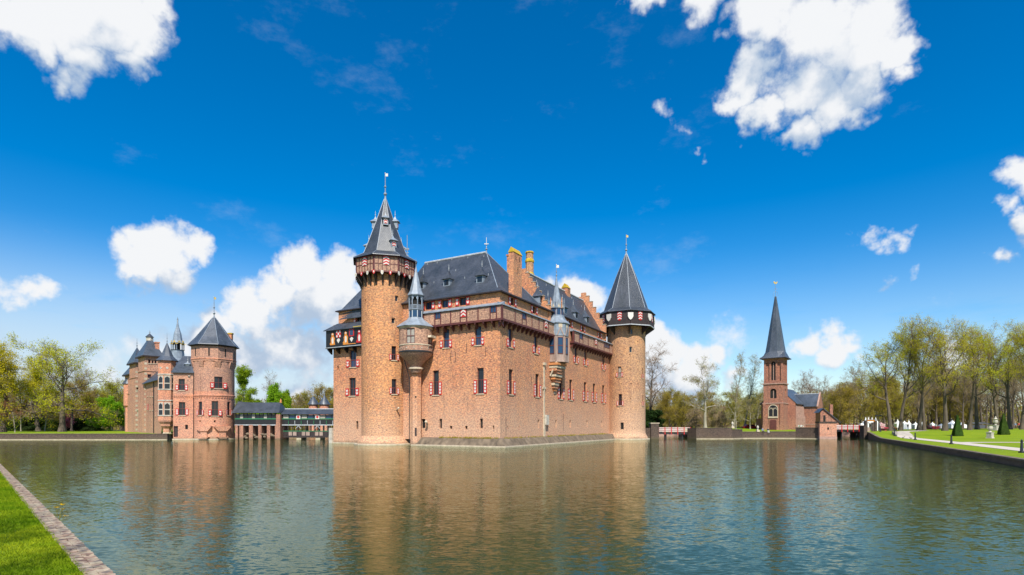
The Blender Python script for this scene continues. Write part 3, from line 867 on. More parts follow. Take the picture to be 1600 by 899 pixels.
# --- roofs
def slope_poly(mb, pts, fr=PLAN):
    """roof slope with UV in metres along / up it; pts[0]-pts[1] is the eave"""
    w = [Vector(fr(*p)) for p in pts]
    ex = (w[1] - w[0]).normalized(); n = ex.cross(w[2] - w[0]).normalized(); ey = n.cross(ex)
    mb.raw([tuple(p) for p in w], [((p - w[0]).dot(ex), (p - w[0]).dot(ey)) for p in w])
def hip_roof(name, a0, a1, v0, v1, ze, zr, r0, r1, vr, flare=.9, fz=.75, mat='slate', root=K, fr=PLAN, over=.5, gable1=False):
    """hipped roof with a bell-cast foot: eave rectangle a0..a1 x v0..v1, ridge from a=r0 to a=r1 at v=vr"""
    mb = MB()
    e = [(a0 - over, v0 - over), (a1 + over, v0 - over), (a1 + over, v1 + over), (a0 - over, v1 + over)]
    m_ = [(a0 + flare, v0 + flare), (a1 - flare, v0 + flare), (a1 - flare, v1 - flare), (a0 + flare, v1 - flare)]
    zm = ze + fz
    for i in range(4):
        j = (i + 1) % 4
        slope_poly(mb, [(*e[i], ze), (*e[j], ze), (*m_[j], zm), (*m_[i], zm)], fr)
    slope_poly(mb, [(*m_[0], zm), (*m_[1], zm), (r1, vr, zr), (r0, vr, zr)], fr)
    slope_poly(mb, [(*m_[2], zm), (*m_[3], zm), (r0, vr, zr), (r1, vr, zr)], fr)
    slope_poly(mb, [(*m_[3], zm), (*m_[0], zm), (r0, vr, zr)], fr)
    slope_poly(mb, [(*m_[1], zm), (*m_[2], zm), (r1, vr, zr)], fr)
    o = mb.build(name, mat, root)
    f = MB(fr)
    f.box(e[0][0], e[1][0], e[0][1], e[0][1] + .5, ze - .16, ze - .01); f.box(e[0][0], e[0][0] + .5, e[0][1] + .5, e[2][1], ze - .16, ze - .01); f.box(e[1][0] - .5, e[1][0], e[0][1] + .5, e[2][1], ze - .16, ze - .01)
    f.build('gutter', 'timber_dark', o)
    c = MB(); w = lambda a, v, z: fr(a, v, z)
    c.tube(w(r0, vr, zr + .05), w(r1, vr, zr + .05), .17)
    c.build('ridge_cap', 'lead_pale', o)
    h = MB()
    for q, s in ((m_[0], r0), (m_[3], r0)): h.tube(w(*q, zm), w(s, vr, zr), .07, .07, 4)
    h.build('hip_cap', 'lead', o)
    return o
V1 = 15.8
HR = hip_roof('roof', 0, 21, 0, V1, EAVE, 30.6, 7.16, 19.5, 7.9)
# long wing: gable roof between two stepped gables
WG, WZ, WE = 4.8, 29.3, 43.0
mb = MB()
for s, ae, am in ((1, -.5, .9), (-1, 10.1, 8.7)):
    slope_poly(mb, [(ae, V1 + .4, EAVE), (ae, WE - .3, EAVE), (am, WE - .3, EAVE + .75), (am, V1 + .4, EAVE + .75)])
    slope_poly(mb, [(am, V1 + .4, EAVE + .75), (am, WE - .3, EAVE + .75), (WG, WE - .3, WZ), (WG, V1 + .4, WZ)])
WR = mb.build('roof', 'slate', K)
MB().tube(PLAN(WG, V1, WZ + .05), PLAN(WG, WE, WZ + .05), .17).build('ridge_cap', 'lead_pale', WR)
MB(PLAN).box(-.52, -.05, V1 + .5, WE - .3, EAVE - .16, EAVE - .01).build('gutter', 'timber_dark', WR)
def step_gable(v, zb, th, n, zpk):
    mb = MB(LF(cw(0, v), (UU.x, UU.y), (VV.x, VV.y)))
    lo, hi = -.15, 9.75
    pts = [(lo, zb)]
    for i in range(n):
        x = lo + (WG - .5 - lo) * i / n; z = zb + (zpk - zb) * (i + 1) / n
        if i == 0: pts = [(lo, zb - 2), (lo, z)]
        else: pts += [(x, pts[-1][1]), (x, z)]
    pts += [(WG - .5, pts[-1][1]), (WG - .5, zpk + .8), (WG + .5, zpk + .8), (WG + .5, zpk)]
    for i in range(n - 1, -1, -1):
        x = hi - (hi - WG - .5) * i / n; z = zb + (zpk - zb) * (i + 1) / n; zn = zb + (zpk - zb) * i / n
        pts += [(x, z), (x, zn if i else zb - 2)]
    mb.extrude(pts, 0, th)
    o = mb.build('stepped_gable', 'castle_brick', K)
    c = MB(mb.fr)
    for i in range(n):
        x = lo + (WG - .5 - lo) * i / n; x2 = lo + (WG - .5 - lo) * (i + 1) / n; z = zb + (zpk - zb) * (i + 1) / n
        c.box(x - .06, x2 - .01, -.06, th + .06, z, z + .09)
    c.build('coping', 'stone', o)
step_gable(V1, EAVE + .1, .55, 8, WZ - .5)
step_gable(WE - .3, EAVE + .6, .55, 6, WZ + .9)
finial(K, *PLAN(7.16, 7.9, 0)[:2], 30.6, 33.0, flag=None)
MB(LF(PLAN(7.16, 7.9, 0)[:2], (1, 0), (0, 1))).box(-.35, .35, -.04, .04, 31.9, 32.05).box(-.04, .04, -.05, .05, 31.4, 33).build('roof_cross', 'lead_pale', K)

# dormers on the front slope and on the wing's slope
n_front = (Vector(PLAN(1, 0, 0)) - Vector(PLAN(0, 0, 0))).cross(Vector(PLAN(0, 7, 7.85)) - Vector(PLAN(0, 0, 0)))
p_front = Vector(PLAN(0, .9, EAVE + .75))
for px, py in ((697.5, 447), (749.5, 442), (657.5, 452)):
    p = ray_plane(px, py, p_front, n_front); dormer(K, p, FW.n, 1.25, 1.05, 1.6, 1.3, roofm='slate')
n_wing = (Vector(PLAN(0, 1, 0)) - Vector(PLAN(0, 0, 0))).cross(Vector(PLAN(3.9, 0, 6.55)) - Vector(PLAN(0, 0, 0)))
p_wing = Vector(PLAN(.9, 0, EAVE + .75))
for px, py in ((846, 474), (862, 487), (884, 491), (901, 498), (918.5, 505)):
    p = ray_plane(px, py, p_wing, n_wing); dormer(K, p, RW.n, 1.25, 1.1, 1.7, 1.4, roofm='slate_blue')
# slate hooks, the small pale marks on the slopes
h = MB()
for px, py in ((668, 414), (683, 412), (706, 407), (731, 404), (756, 402), (678, 443), (726, 436), (763, 431), (747, 462), (712, 424), (772, 412), (786, 424)):
    q = ray_plane(px, py, p_front, n_front) if px < 770 else None
    if q is not None: h.tube(q + Vector((0, -.06, 0)), q + Vector((.03, -.08, .32)), .035, .025, 4)
for px, py in ((838, 441), (853, 447), (868, 454), (871, 479), (893, 467), (908, 480), (912, 511), (891, 500)):
    q = ray_plane(px, py, p_wing, n_wing); h.tube(q + Vector((.05, -.06, 0)), q + Vector((.05, -.08, .36)), .04, .03, 4)
h.build('roof_hook', 'lead_pale', HR)

# chimneys
a0, a1 = RW.hit(803.5)[0], RW.hit(816.5)[0]
chimney(K, RW.fr, a0, a1, -.95, -.12, 21.9, 28.7)
chimney(K, LF((xat(797.3, 95), 95), (VV.x, VV.y), (-UU.x, -UU.y)), -.45, .45, -.4, .4, 24, 31.5, cap='castle_brick', saddle=0, slits=False)
cx_, cy_ = P(827.5, 400, 101)[:2]
c = MB(); c.lathe((cx_, cy_), [(.72, 27), (.72, 32.4), (.66, 33.0), (.66, 33.9)], 8); o = c.build('round_chimney', 'old_tower_brick', K)
c = MB(); c.lathe((cx_, cy_), [(.72, 29.6), (.86, 29.7), (.86, 30.1), (.74, 30.3)], 8); c.lathe((cx_, cy_), [(.7, 32.1), (.82, 32.2), (.82, 32.5), (.68, 32.8)], 8); c.lathe((cx_, cy_), [(.66, 33.8), (.78, 33.85), (.74, 34.1), (.3, 34.12)], 8); c.build('cap', 'lichen', o)
q = ray_plane(884.5, 462, Vector(PLAN(WG, 0, 0)), Vector((UU.x, UU.y, 0)))
chimney(K, LF((q.x, q.y), (VV.x, VV.y), (-UU.x, -UU.y)), -.75, .75, -.6, .6, 26.6, 30.0, saddle=.9)
lx = LF(cw(30.9, 6.5), (UU.x, UU.y), (-VV.x, -VV.y)); chimney(K, lx, -.62, .62, -.7, .7, 22, 28.3, saddle=.9)

# roof over the left wing: a steep hip, and the low swept roof beside the tower
hip_roof('roof', 23.4, 31.6, 0, 11, 22.25, 29.2, 24.3, 28.0, 5.2, flare=.35, fz=.35, mat='slate_blue', over=.4)
mb = MB(LWALL.fr)
pr = [(.55, 20.75), (.22, 21.15), (.06, 21.7), (.01, 22.3)]
for (b0, z0), (b1, z1) in zip(pr[:-1], pr[1:]): mb.poly([(LWALL.hit(566)[0] - 1.5, b0, z0), (LA - 2.0, b0, z0), (LA - 2.6 - (z1 - 20.75) * 2.2, b1, z1), (LWALL.hit(566)[0] - 1.5, b1, z1)])
mb.poly([(-1, .55, 20.65), (LA - 2.0, .55, 20.65), (LA - 2.0, .55, 20.75), (-1, .55, 20.75)])
mb.build('lean_to_roof', 'slate', K)

# --- round towers
def oct_gallery(wall, rc, rot, zb, zt, style, root=K):
    c = wall.c; ap = rc * math.cos(R(22.5)); fw = 2 * rc * math.sin(R(22.5))
    dark = style == 'dark'
    tim = 'timber_dark' if dark else 'timber_red'
    g = MB(); g.lathe(c, [(wall.r - .05, zb - .05), (rc - .12, zb - .05), (rc + .03, zb - .02), (rc + .03, zb + .16), (rc - .14, zb + .18)], 8, rot)
    g.lathe(c, [(rc - .14, zt - .2), (rc + .04, zt - .2), (rc + .04, zt), (rc - .5, zt)], 8, rot); g.lathe(c, [(rc - .2, zb + .1), (rc - .2, zt - .1)], 8, rot)
    G = g.build('gallery', tim, root)
    for k in range(8):
        a = rot + R(22.5 + 45 * k)
        n = (math.sin(a), -math.cos(a)); t = (math.cos(a), math.sin(a)); fr = LF((c[0] + n[0] * ap, c[1] + n[1] * ap), t, n)
        h = zt - zb; x = fw / 2 - .1
        MB(fr).box(-x, x, -.14, -.035, zb + .17, zt - .2).build('panel', tim if dark else 'panel_brick', G)
        tf = MB(fr)
        for i in range(-3, 4) if not dark else range(-5, 6):
            xx = i * fw / (6.35 if not dark else 10.4); wd = .05 if abs(i) < 3 else .075
            if dark: tf.box(xx - .025, xx + .025, -.1, -.012, zb + .18, zt - .2)
            else: tf.box(xx - wd, xx + wd, -.1, .012, zb + .18, zt - .2)
        if not dark: tf.box(-x, x, -.1, .004, zb + h * .47, zb + h * .47 + .12)
        tf.build('timber_frame', tim, G)
        q = MB(fr)
        if not dark:
            hw = fw * .115; z0 = zb + h * .42
            q.box(-hw, hw, .013, .05, z0, zt - .12); q.mi = 1; hh = (zt - .12 - z0) / 3
            for i in range(3):
                za = z0 + i * hh * .96 - .02
                q.extrude([(-hw, za + .02), (0, za + hh * .5), (hw, za + .02), (hw, za + hh * .42), (0, za + hh * .92), (-hw, za + hh * .42)], .05, .07)
            q.build('chevron_plaque', ['paint_red', 'paint_white'], G)
        else:
            z1 = zt - .25; hw = .46
            q.extrude([(-hw, z1), (-hw, z1 - 1.25), (-hw * .5, z1 - 1.75), (hw * .5, z1 - 1.75), (hw, z1 - 1.25), (hw, z1)], -.01, .03); q.mi = 1
            for i in range(3):
                za = z1 - 1.6 + i * .52
                q.extrude([(-hw * .9, za), (0, za + .26), (hw * .9, za), (hw * .9, za + .22), (0, za + .48), (-hw * .9, za + .22)], .03, .05)
            q.build('chevron_plaque', ['paint_red', 'paint_white'], G)
            va = rot + R(45 * k); vn = (math.sin(va), -math.cos(va)); vf = LF((c[0] + vn[0] * (rc + .02), c[1] + vn[1] * (rc + .02)), (math.cos(va), math.sin(va)), vn)
            z1 = zt - .55
            MB(vf).extrude([(-.55, z1), (-.55, z1 - .8), (-.32, z1 - 1.25), (0, z1 - 1.5), (.32, z1 - 1.25), (.55, z1 - .8), (.55, z1)], -.12, .03).build('shield', 'paint_white', G)
            MB(fr).box(-fw / 2, fw / 2, -.1, .09, zb - .13, zb + .05).build('trim', 'lead_pale', G)
        ns = 0 if dark else 3
        for j in range(ns):
            i = k * 3 + j; xx = -fw / 2 + fw * j / 3
            s = MB(fr); zc = zb - .02; r_ = .19
            s.extrude([(xx - r_, zc + .18), (xx - r_, zc - .22), (xx, zc - .46), (xx + r_, zc - .22), (xx + r_, zc + .18)], .04, .09); s.mi = 1
            s.extrude([(xx - .08, zc + .08), (xx - .08, zc - .14), (xx, zc - .25), (xx + .08, zc - .14), (xx + .08, zc + .08)], .09, .105)
            s.build('shield', ['paint_red', 'paint_white'] if i % 2 == 0 else ['paint_white', 'stone'], G)
        nb = 1 if dark else 3
        for j in range(nb):
            va = rot + R(45 * k) + R(15 * j)
            rr = ap / math.cos((R(15 * j) - R(22.5))) - .1
            vf = LF(c, (math.sin(va), -math.cos(va)), (math.cos(va), math.sin(va)))
            b = MB(vf); d = 1.7 if dark else 1.75
            b.extrude([(wall.r - .1, zb - d), (wall.r + .14, zb - d), (wall.r + .2, zb - d + .25), (rr, zb - .3), (rr, zb - .06), (wall.r - .1, zb - .06)], -.12, .12)
            b.build('bracket', 'timber_dark', G)
    return G
def oct_roof(wall, rot, prof, mat, fin, flag='paint_white', root=K):
    o = MB().lathe(wall.c, prof, 8, rot).build('tower_roof', mat, root)
    h = MB()
    for k in range(8):
        a = rot + R(45 * k)
        for (r0, z0), (r1, z1) in zip(prof[1:-1], prof[2:]):
            h.tube((wall.c[0] + r0 * math.sin(a), wall.c[1] - r0 * math.cos(a), z0), (wall.c[0] + r1 * math.sin(a), wall.c[1] - r1 * math.cos(a), z1), .05, .05, 4)
    h.build('hip_cap', 'lead', o)
    finial(o, wall.c[0], wall.c[1], prof[-1][1], fin, flag, r=.1)
    return o

def tw(wall, px, y0, y1, wpx, **k):
    D = wall.c[1] - wall.r; a, dd = wall.hit(px)
    return window_m(wall, a, zat(y1, dd), zat(y0, dd), wpx * dd / FPX, **k)
for px, y0, y1 in ((615.7, 541, 563), (616, 592.5, 616)): tw(TOWER, px, y0, y1, 8, kind='tall', split=.42, leaded=False, inset=.2)
for px, y0, y1 in ((614.7, 497, 505.5), (620, 462, 471)): tw(TOWER, px, y0, y1, 6, kind='plain', sh=False, frame='stone', sill=False)
for px, y0, y1 in ((570.5, 468, 476), (568.5, 502, 508)): tw(TOWER, px, y0, y1, 3, kind='slit', sill=False)
tw(TOWER, 617.5, 620.5, 622.5, 2, kind='slit', name='vent', sill=False)
mb = MB(); cut_wall(mb, TOWER.fmap, -math.pi, math.pi, -.3, 29.2, TOWER.holes, .35, .14, TR, (0, .4, .8, 1.1, 1.4)); mb.build('tower_shaft', 'tower_brick', K, 30)
oct_gallery(TOWER, 4.85, R(-8), 26.35, 28.85, 'timber')
oct_roof(TOWER, R(-8), [(5.3, 28.8), (5.25, 28.95), (3.6, 29.9), (2.9, 31.6), (1.55, 35.2), (.22, 39.0)], 'slate', 43.2)
def roof_dormer(wall, px, py, ang, r_at, w, shut=True):
    z = zat(py, wall.c[1] - 1.5)
    n = (math.sin(ang), -math.cos(ang)); pos = (wall.c[0] + n[0] * r_at, wall.c[1] + n[1] * r_at, z)
    dormer(K, pos, n, w, .95, 1.0, .9, front='paint_red', shut=shut)
for ang in (-90, 14.5, 90): roof_dormer(TOWER, 607, 352, R(ang), 2.02, .8)
for ang in (37, -98, 125): roof_dormer(TOWER, 627, 389, R(ang), 3.2, .9)
s = MB(); tx, ty = TC[0] + 3.5, TC[1]; s.tube((tx, ty, 29.5), (tx, ty, 33.4), .07, .05); s.box(tx - .35, tx + .3, ty - .05, ty + .05, 31.0, 31.3)
for i in range(4): s.box(tx - .25, tx + .25, ty - .05, ty + .05, 29.6 + i * .45, 29.7 + i * .45)
s.build('mast', 'lead', K)
# right tower
for px, y0, y1 in ((985.5, 542, 551), ): tw(RTOW, px, y0, y1, 4.2, kind='plain', sh=False, frame='stone', sill=False)
tw(RTOW, 987, 514, 522, 3.6, kind='plain', sh=False, frame='stone', sill=False)
for px, y0, y1 in ((968, 573, 589), (969, 616, 634)): tw(RTOW, px, y0, y1, 5.6, kind='tall', split=.4, leaded=False, inset=.2, glass='curtain' if y0 < 600 else 'glass')
for px, y0, y1 in ((1004, 576, 591), (1004.5, 618, 634)): tw(RTOW, px, y0, y1, 3, kind='tall', split=.4, leaded=False, inset=.15)
tw(RTOW, 972, 660.5, 671, 5, kind='slit')
rg = random.Random(3)
for zr_ in (8.5, 11.6, 14.6, 17.6, 20.4):
    for i in range(7):
        a = R(-75 + 25 * i + rg.uniform(-3, 3)); RTOW.holes.append((a - .022, a + .022, zr_ - .1, zr_ + .1))
mb = MB(); cut_wall(mb, RTOW.fmap, -math.pi, math.pi, -.3, 27.2, RTOW.holes, .35, .14, RR, (0, .4, .8, 1.1, 1.4)); mb.build('tower_shaft', 'old_tower_brick', K, 30)
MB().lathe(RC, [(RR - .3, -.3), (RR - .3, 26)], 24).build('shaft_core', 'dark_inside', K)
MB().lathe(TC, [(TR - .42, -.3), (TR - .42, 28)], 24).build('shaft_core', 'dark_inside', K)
oct_gallery(RTOW, 5.95, R(-3), 23.6, 26.5, 'dark')
oct_roof(RTOW, R(-3), [(6.25, 26.42), (6.2, 26.6), (4.75, 27.4), (4.15, 29.2), (2.2, 34.6), (.18, 39.6)], 'slate', 43.6, 'gold')

# --- oriel and its lantern where the tower meets the front wall
OD = 85.0
OC = (xat(650, OD), OD); pm = OD / FPX
oz = lambda y: zat(y, OD)
o = MB().lathe(OC, [(.75, oz(583)), (.95, oz(578)), (1.05, oz(576)), (.8, oz(573)), (1.1, oz(568)), (1.75, oz(562)), (2.35, oz(556.5)), (2.5, oz(553))], 32).build('oriel', 'panel_brick', K, 40)
MB().lathe(OC, [(2.45, oz(553.4)), (2.62, oz(552.6)), (2.62, oz(551)), (2.5, oz(550))], 32).build('ring', 'iron', o, 40)
MB().lathe(OC, [(1.12, oz(577.4)), (1.12, oz(575.0)), (.85, oz(574.4))], 24).build('ring', 'stone', o, 40)
ORI = Cyl(o, OC, 2.5)
wa = math.atan2(OC[0] * -1, OC[1]) * 0
def ow(ang, w, y0, y1):
    hw = w / 5.0; ORI.holes.append((ang - hw, ang + hw, oz(y1), oz(y0)))
    fr = ORI.at(ang); z0, z1 = oz(y1), oz(y0); m_ = MB(fr); t = .09; zs = (z0 + z1) / 2
    m_.box(-w / 2, -w / 2 + t, -.25, -.12, z0, z1); m_.box(w / 2 - t, w / 2, -.25, -.12, z0, z1); m_.box(-w / 2 + t, w / 2 - t, -.25, -.121, z1 - t, z1); m_.box(-w / 2 + t, w / 2 - t, -.25, -.121, z0, z0 + t)
    m_.box(-.05, .05, -.25, -.122, z0 + t, z1 - t); m_.box(-w / 2 + t, w / 2 - t, -.25, -.123, zs - .05, zs + .05); m_.mi = 1
    m_.box(-w / 2 + t, w / 2 - t, -.26, -.2, z0 + t, z1 - t)
    m_.build('window', ['timber_red', 'curtain'], o)
ow(R(-9), 1.3, 517, 540); ow(R(68), 1.2, 530, 546)
fr = ORI.at(R(68)); MB(fr).extrude([(-.8, oz(530)), (.8, oz(530)), (.7, oz(526.5)), (-.7, oz(526.5))], 0, .55).build('hood', 'stone', o)
mb = MB(); cut_wall(mb, ORI.fmap, -math.pi, math.pi, oz(550), oz(513), ORI.holes, .3, .2, 2.5); mb.build('drum', 'panel_brick', o, 30)
MB().lathe(OC, [(2.5, oz(542.5)), (2.57, oz(542)), (2.57, oz(541)), (2.5, oz(540.5))], 32).build('string_course', 'stone', o, 40)
MB().lathe(OC, [(2.5, oz(516)), (2.58, oz(515)), (2.64, oz(513.2))], 32).build('string_course', 'stone', o, 40)
d = MB()
for i in range(14):
    fr = ORI.at(R(-100 + 360 / 14 * i)); zc = oz(546.5); d.extrude([(-.1, zc), (0, zc - .1), (.1, zc), (0, zc + .1)], 0, .05, fr)
d.build('stone_stud', 'stone_white', o)
MB().lathe(OC, [(2.95, oz(513.2)), (2.95, oz(512.2)), (2.1, oz(506)), (1.4, oz(501)), (1.15, oz(497.5))], 8, R(22.5)).build('skirt_roof', 'lead', o)
ln = MB(); ln.lathe(OC, [(1.02, oz(499)), (1.02, oz(486)), (1.16, oz(485.4)), (1.16, oz(484.4))], 8, R(22.5)); ln.mi = 1; ln.lathe(OC, [(.62, oz(485)), (.62, oz(460))], 8, R(22.5))
LN = ln.build('lantern', ['lead', 'dark_inside'], o)
for k in range(8):
    a = R(22.5 + 45 * k); b = R(45 * k)
    p = (OC[0] + 1.02 * math.sin(a), OC[1] - 1.02 * math.cos(a)); MB().tube((*p, oz(485)), (*p, oz(463)), .09, .09, 6).build('post', 'lead', o)
    MB().tube((*p, oz(498)), (*p, oz(486)), .07, .07, 4).build('post', 'lead_pale', o)
    ap = 1.02 * math.cos(R(22.5)); n = (math.sin(b), -math.cos(b)); fr = LF((OC[0] + n[0] * ap, OC[1] + n[1] * ap), (math.cos(b), math.sin(b)), n); x = 1.02 * math.sin(R(22.5))
    zt = oz(463); h = MB(fr); zm = oz(469)
    for s in (-1, 1): h.extrude([(s * x, zm), (s * x, zt), (0, zt), (0, zt - .15), (s * x * .45, zm + .25), (s * x * .6, zm)], -.08, -.02)
    h.box(-x, x, -.05, .0, oz(478.6), oz(477.6))
    for i in (-1, 0, 1): h.box(i * x * .5 - .04, i * x * .5 + .04, -.05, -.01, oz(484.4), oz(478.6))
    h.build('arch', 'lead', o)
    MB(fr).box(-x * .8, x * .8, -.04, .012, oz(497), oz(487)).build('pane', 'glass_blue', o)
MB().lathe(OC, [(.6, oz(463)), (1.28, oz(463)), (1.28, oz(461.8)), (.95, oz(456)), (.55, oz(440)), (.28, oz(428)), (.03, oz(416))], 8, R(22.5)).build('spire', 'lead', o)
finial(o, OC[0], OC[1], oz(418), oz(404), None, r=.04)
# shaft below the oriel, and the drainpipe
sc = (OC[0] - .1, OC[1] + .55)
MB().lathe(sc, [(.86, -.3), (.86, oz(583)), (.7, oz(578))], 8, R(22.5)).build('stair_shaft', 'castle_brick', K)
fr = LF((sc[0], sc[1] - .80), (1, 0), (0, -1)); MB(fr).box(-.04, .26, 0, .03, oz(681.5), oz(668.5)).build('low_door', 'timber_dark', K)
MB(fr).box(.0, .22, 0, .03, oz(622), oz(619)).build('vent', 'dark_inside', K)
dp = MB(); q = FW.fr(FW.hit(657)[0], .12, 0); dp.tube((q[0], q[1], 1.2), (q[0], q[1], oz(590)), .07); dp.tube((q[0], q[1], 1.2), (q[0] - .9, q[1] - 1.2, .3), .09); dp.tube((q[0], q[1], oz(590)), (q[0] - .3, q[1] - .2, oz(566)), .09); dp.build('drainpipe', 'iron', K)
dp = MB(); q = (OC[0] - .85, OC[1] + .0); dp.tube((q[0] - .15, q[1], .4), (q[0] - .15, q[1], oz(590)), .06); dp.tube((q[0] - .15, q[1], oz(590)), (q[0] - .9, q[1], oz(563)), .07); dp.build('drainpipe', 'iron', K)
g = MB(); q = FW.fr(FW.hit(668)[0], 0, 0); g.tube((q[0], q[1], zat(662, 85)), (q[0] - .1, q[1] - .7, zat(660, 85)), .16, .10); g.ball((q[0] - .1, q[1] - .8, zat(659.5, 85)), .22); g.tube((q[0], q[1], zat(668, 85)), (q[0] - .05, q[1] - .45, zat(663, 85)), .1, .12); g.build('gargoyle', 'stone', K, 40)
g = MB(); fr = TOWER.at(R(40)); p = fr(0, .0, oz(640)); g.tube(p, fr(0, .6, oz(638)), .13, .1); g.ball(fr(0, .65, oz(637.6)), .17); g.build('gargoyle', 'stone', K, 40)

# --- carved wooden bay with a lead spire on the right-hand wall
BA, BD = RW.hit(866.5)
BC = RW.fr(BA, .35, 0)[:2]
bz = lambda y: zat(y, BD - 1.5)
rotb = math.atan2(RW.n[0], -RW.n[1]) + R(22.5)
RB = 2.05
B = MB().lathe(BC, [(RB - .06, bz(566)), (RB + .05, bz(566)), (RB + .05, bz(564)), (RB - .04, bz(563.6)), (RB - .04, bz(525)), (RB + .02, bz(524.6))], 8, rotb, cap=True).build('wooden_bay', 'timber_grey', K)
for k in range(8):
    b = rotb + R(22.5 + 45 * k); ap = RB * math.cos(R(22.5)); n = (math.sin(b), -math.cos(b))
    if n[0] * RW.n[0] + n[1] * RW.n[1] < -.1: continue
    fr = LF((BC[0] + n[0] * ap, BC[1] + n[1] * ap), (math.cos(b), math.sin(b)), n); x = RB * math.sin(R(22.5))
    for s in (-1, 1): MB(fr).box(s * x - .1, s * x + .1, -.12, .05, bz(564), bz(527)).build('post', 'timber_grey', B)
    w = MB(fr); ww = x * .62; z0, z1 = bz(553.5), bz(527.5); zs = z0 + (z1 - z0) * .5
    for q in ((-ww, -ww + .09, z0, z1), (ww - .09, ww, z0, z1), (-ww + .09, ww - .09, z0, z0 + .1), (-ww + .09, ww - .09, zs - .07, zs + .07), (-ww + .09, ww - .09, z1 - .1, z1)): w.box(q[0], q[1], -.06, .04, q[2], q[3])
    w.mi = 1; w.box(-ww + .09, ww - .09, -.05, .0, z0, z1); w.build('window', ['timber_red', 'glass_blue'], B)
    lp = MB(fr); lp.box(-x, x, -.1, .03, bz(525), bz(506)); lp.build('lead_panel', 'lead', B)
    gb = MB(fr); zg = bz(525); gb.extrude([(-x * .85, zg), (-x * .65, zg), (0, zg + 1.15), (x * .65, zg), (x * .85, zg), (0, zg + 1.6)], .03, .1); gb.mi = 1; gb.box(-x * .42, x * .42, .03, .06, bz(511.5) - .1, bz(508) + .35); gb.build('gablet', ['timber_grey', 'stone'], B)
MB().lathe(BC, [(RB + .12, bz(506)), (RB + .22, bz(505.4)), (RB + .2, bz(504)), (1.65, bz(499)), (1.35, bz(494)), (1.32, bz(491.5))], 8, rotb).build('skirt_roof', 'lead', B)
u = MB(); u.lathe(BC, [(1.12, bz(493)), (1.12, bz(479))], 8, rotb); u.mi = 1; U = u.build('lantern', ['lead'], B)
for k in range(8):
    b = rotb + R(22.5 + 45 * k); ap = 1.12 * math.cos(R(22.5)); n = (math.sin(b), -math.cos(b)); fr = LF((BC[0] + n[0] * ap, BC[1] + n[1] * ap), (math.cos(b), math.sin(b)), n); x = 1.12 * math.sin(R(22.5))
    w = MB(fr); w.box(-x * .6, x * .6, 0, .03, bz(491), bz(481)); w.mi = 1; w.box(-x * .72, -x * .6, 0, .06, bz(491.5), bz(480.5)); w.box(x * .6, x * .72, 0, .06, bz(491.5), bz(480.5)); w.build('pane', ['glass_blue', 'timber_red'], B)
    gb = MB(fr); zg = bz(480.5); gb.extrude([(-x * 1.05, zg), (x * 1.05, zg), (0, zg + 1.35)], -.25, .16); gb.mi = 1; gb.extrude([(-x * .5, zg + .15), (x * .5, zg + .15), (0, zg + .75)], .16, .18); gb.build('gablet', ['lead', 'stone'], B)
    va = rotb + R(45 * k); pv = (BC[0] + 1.3 * math.sin(va), BC[1] - 1.3 * math.cos(va)); t_ = MB(); t_.tube((*pv, bz(481)), (*pv, bz(472)), .08, .07, 5); t_.tube((*pv, bz(472)), (*pv, bz(463.5)), .12, .02, 5); t_.build('pinnacle', 'clay_orange' if k % 2 else 'lead', B)
MB().lathe(BC, [(1.1, bz(480)), (.95, bz(474)), (.5, bz(455)), (.1, bz(432))], 8, rotb).build('spire', 'lead', B)
finial(B, BC[0], BC[1], bz(432), bz(411), 'paint_white', r=.06)
# rough brick corbelling below the bay
rg = random.Random(11)
for i in range(11):
    t = i / 10.0; y0 = 567 + 44 * t
    z1 = bz(y0); h = (bz(566) - bz(611)) / 11.0; wdt = 1.75 * (1 - t) ** .8 + .28; dep = 1.5 * (1 - t) ** .9 + .12
    j = rg.uniform(-.18, .18)
    m_ = MB(RW.fr); m_.box(BA - wdt + j - .2, BA + wdt * .8 + j - .2, -.02, dep, z1 - h, z1 - rg.uniform(.01, .1)); m_.build('corbel_stone', ['castle_brick', 'stone', 'castle_brick'][i % 3] if rg.random() < .8 else 'clay_orange', K)
for x, y0, y1, dx in ((-1.7, 566, 588, -1.2), (1.2, 566, 592, -.9), (-.4, 567, 600, -.3)):
    m_ = MB(); m_.tube(RW.fr(BA + x, 1.2, bz(y0)), RW.fr(BA + x + dx * .3, .15, bz(y1)), .24, .14, 6); m_.build('strut', 'stone', K)
# stone pipe run and white box beside it
ca = RW.hit(849.5)[0]
cz = lambda y: zat(y, RW.hit(849.5)[1])
m_ = MB(RW.fr); m_.box(ca - .22, ca + .22, .0, .22, 1.2, cz(648)); m_.box(ca - .16, ca + .16, 0, .16, cz(648), cz(567)); m_.box(ca - .34, ca + .34, .0, .34, cz(571), cz(567)); m_.box(ca - .5, ca + .5, 0, .2, cz(608), cz(605)); m_.build('stone_pipe', 'stone', K)
MB(RW.fr).box(ca + .05, ca + 1.0, .0, .5, cz(664), cz(648.5)).build('stone_plaque', 'stone_white', K)

# iron wall ties
it = MB()
for px, z0, z1 in ((729, 13.6, 15), (704, 12.6, 13.8), (712, 12.4, 13.9), (759, 12.9, 14.3)):
    a = FW.hit(px)[0]; it.box(a - .03, a + .03, 0, .03, z0, z1, FW.fr)
for px, z0, z1 in ((830, 9.3, 10.6), (862, 12.0, 13.0), (790.5, 1.5, 4.2), (880, 2, 5)):
    a = RW.hit(px)[0]; it.box(a - .03, a + .03, 0, .03, z0, z1, RW.fr)
it.build('wall_tie', 'iron', K)

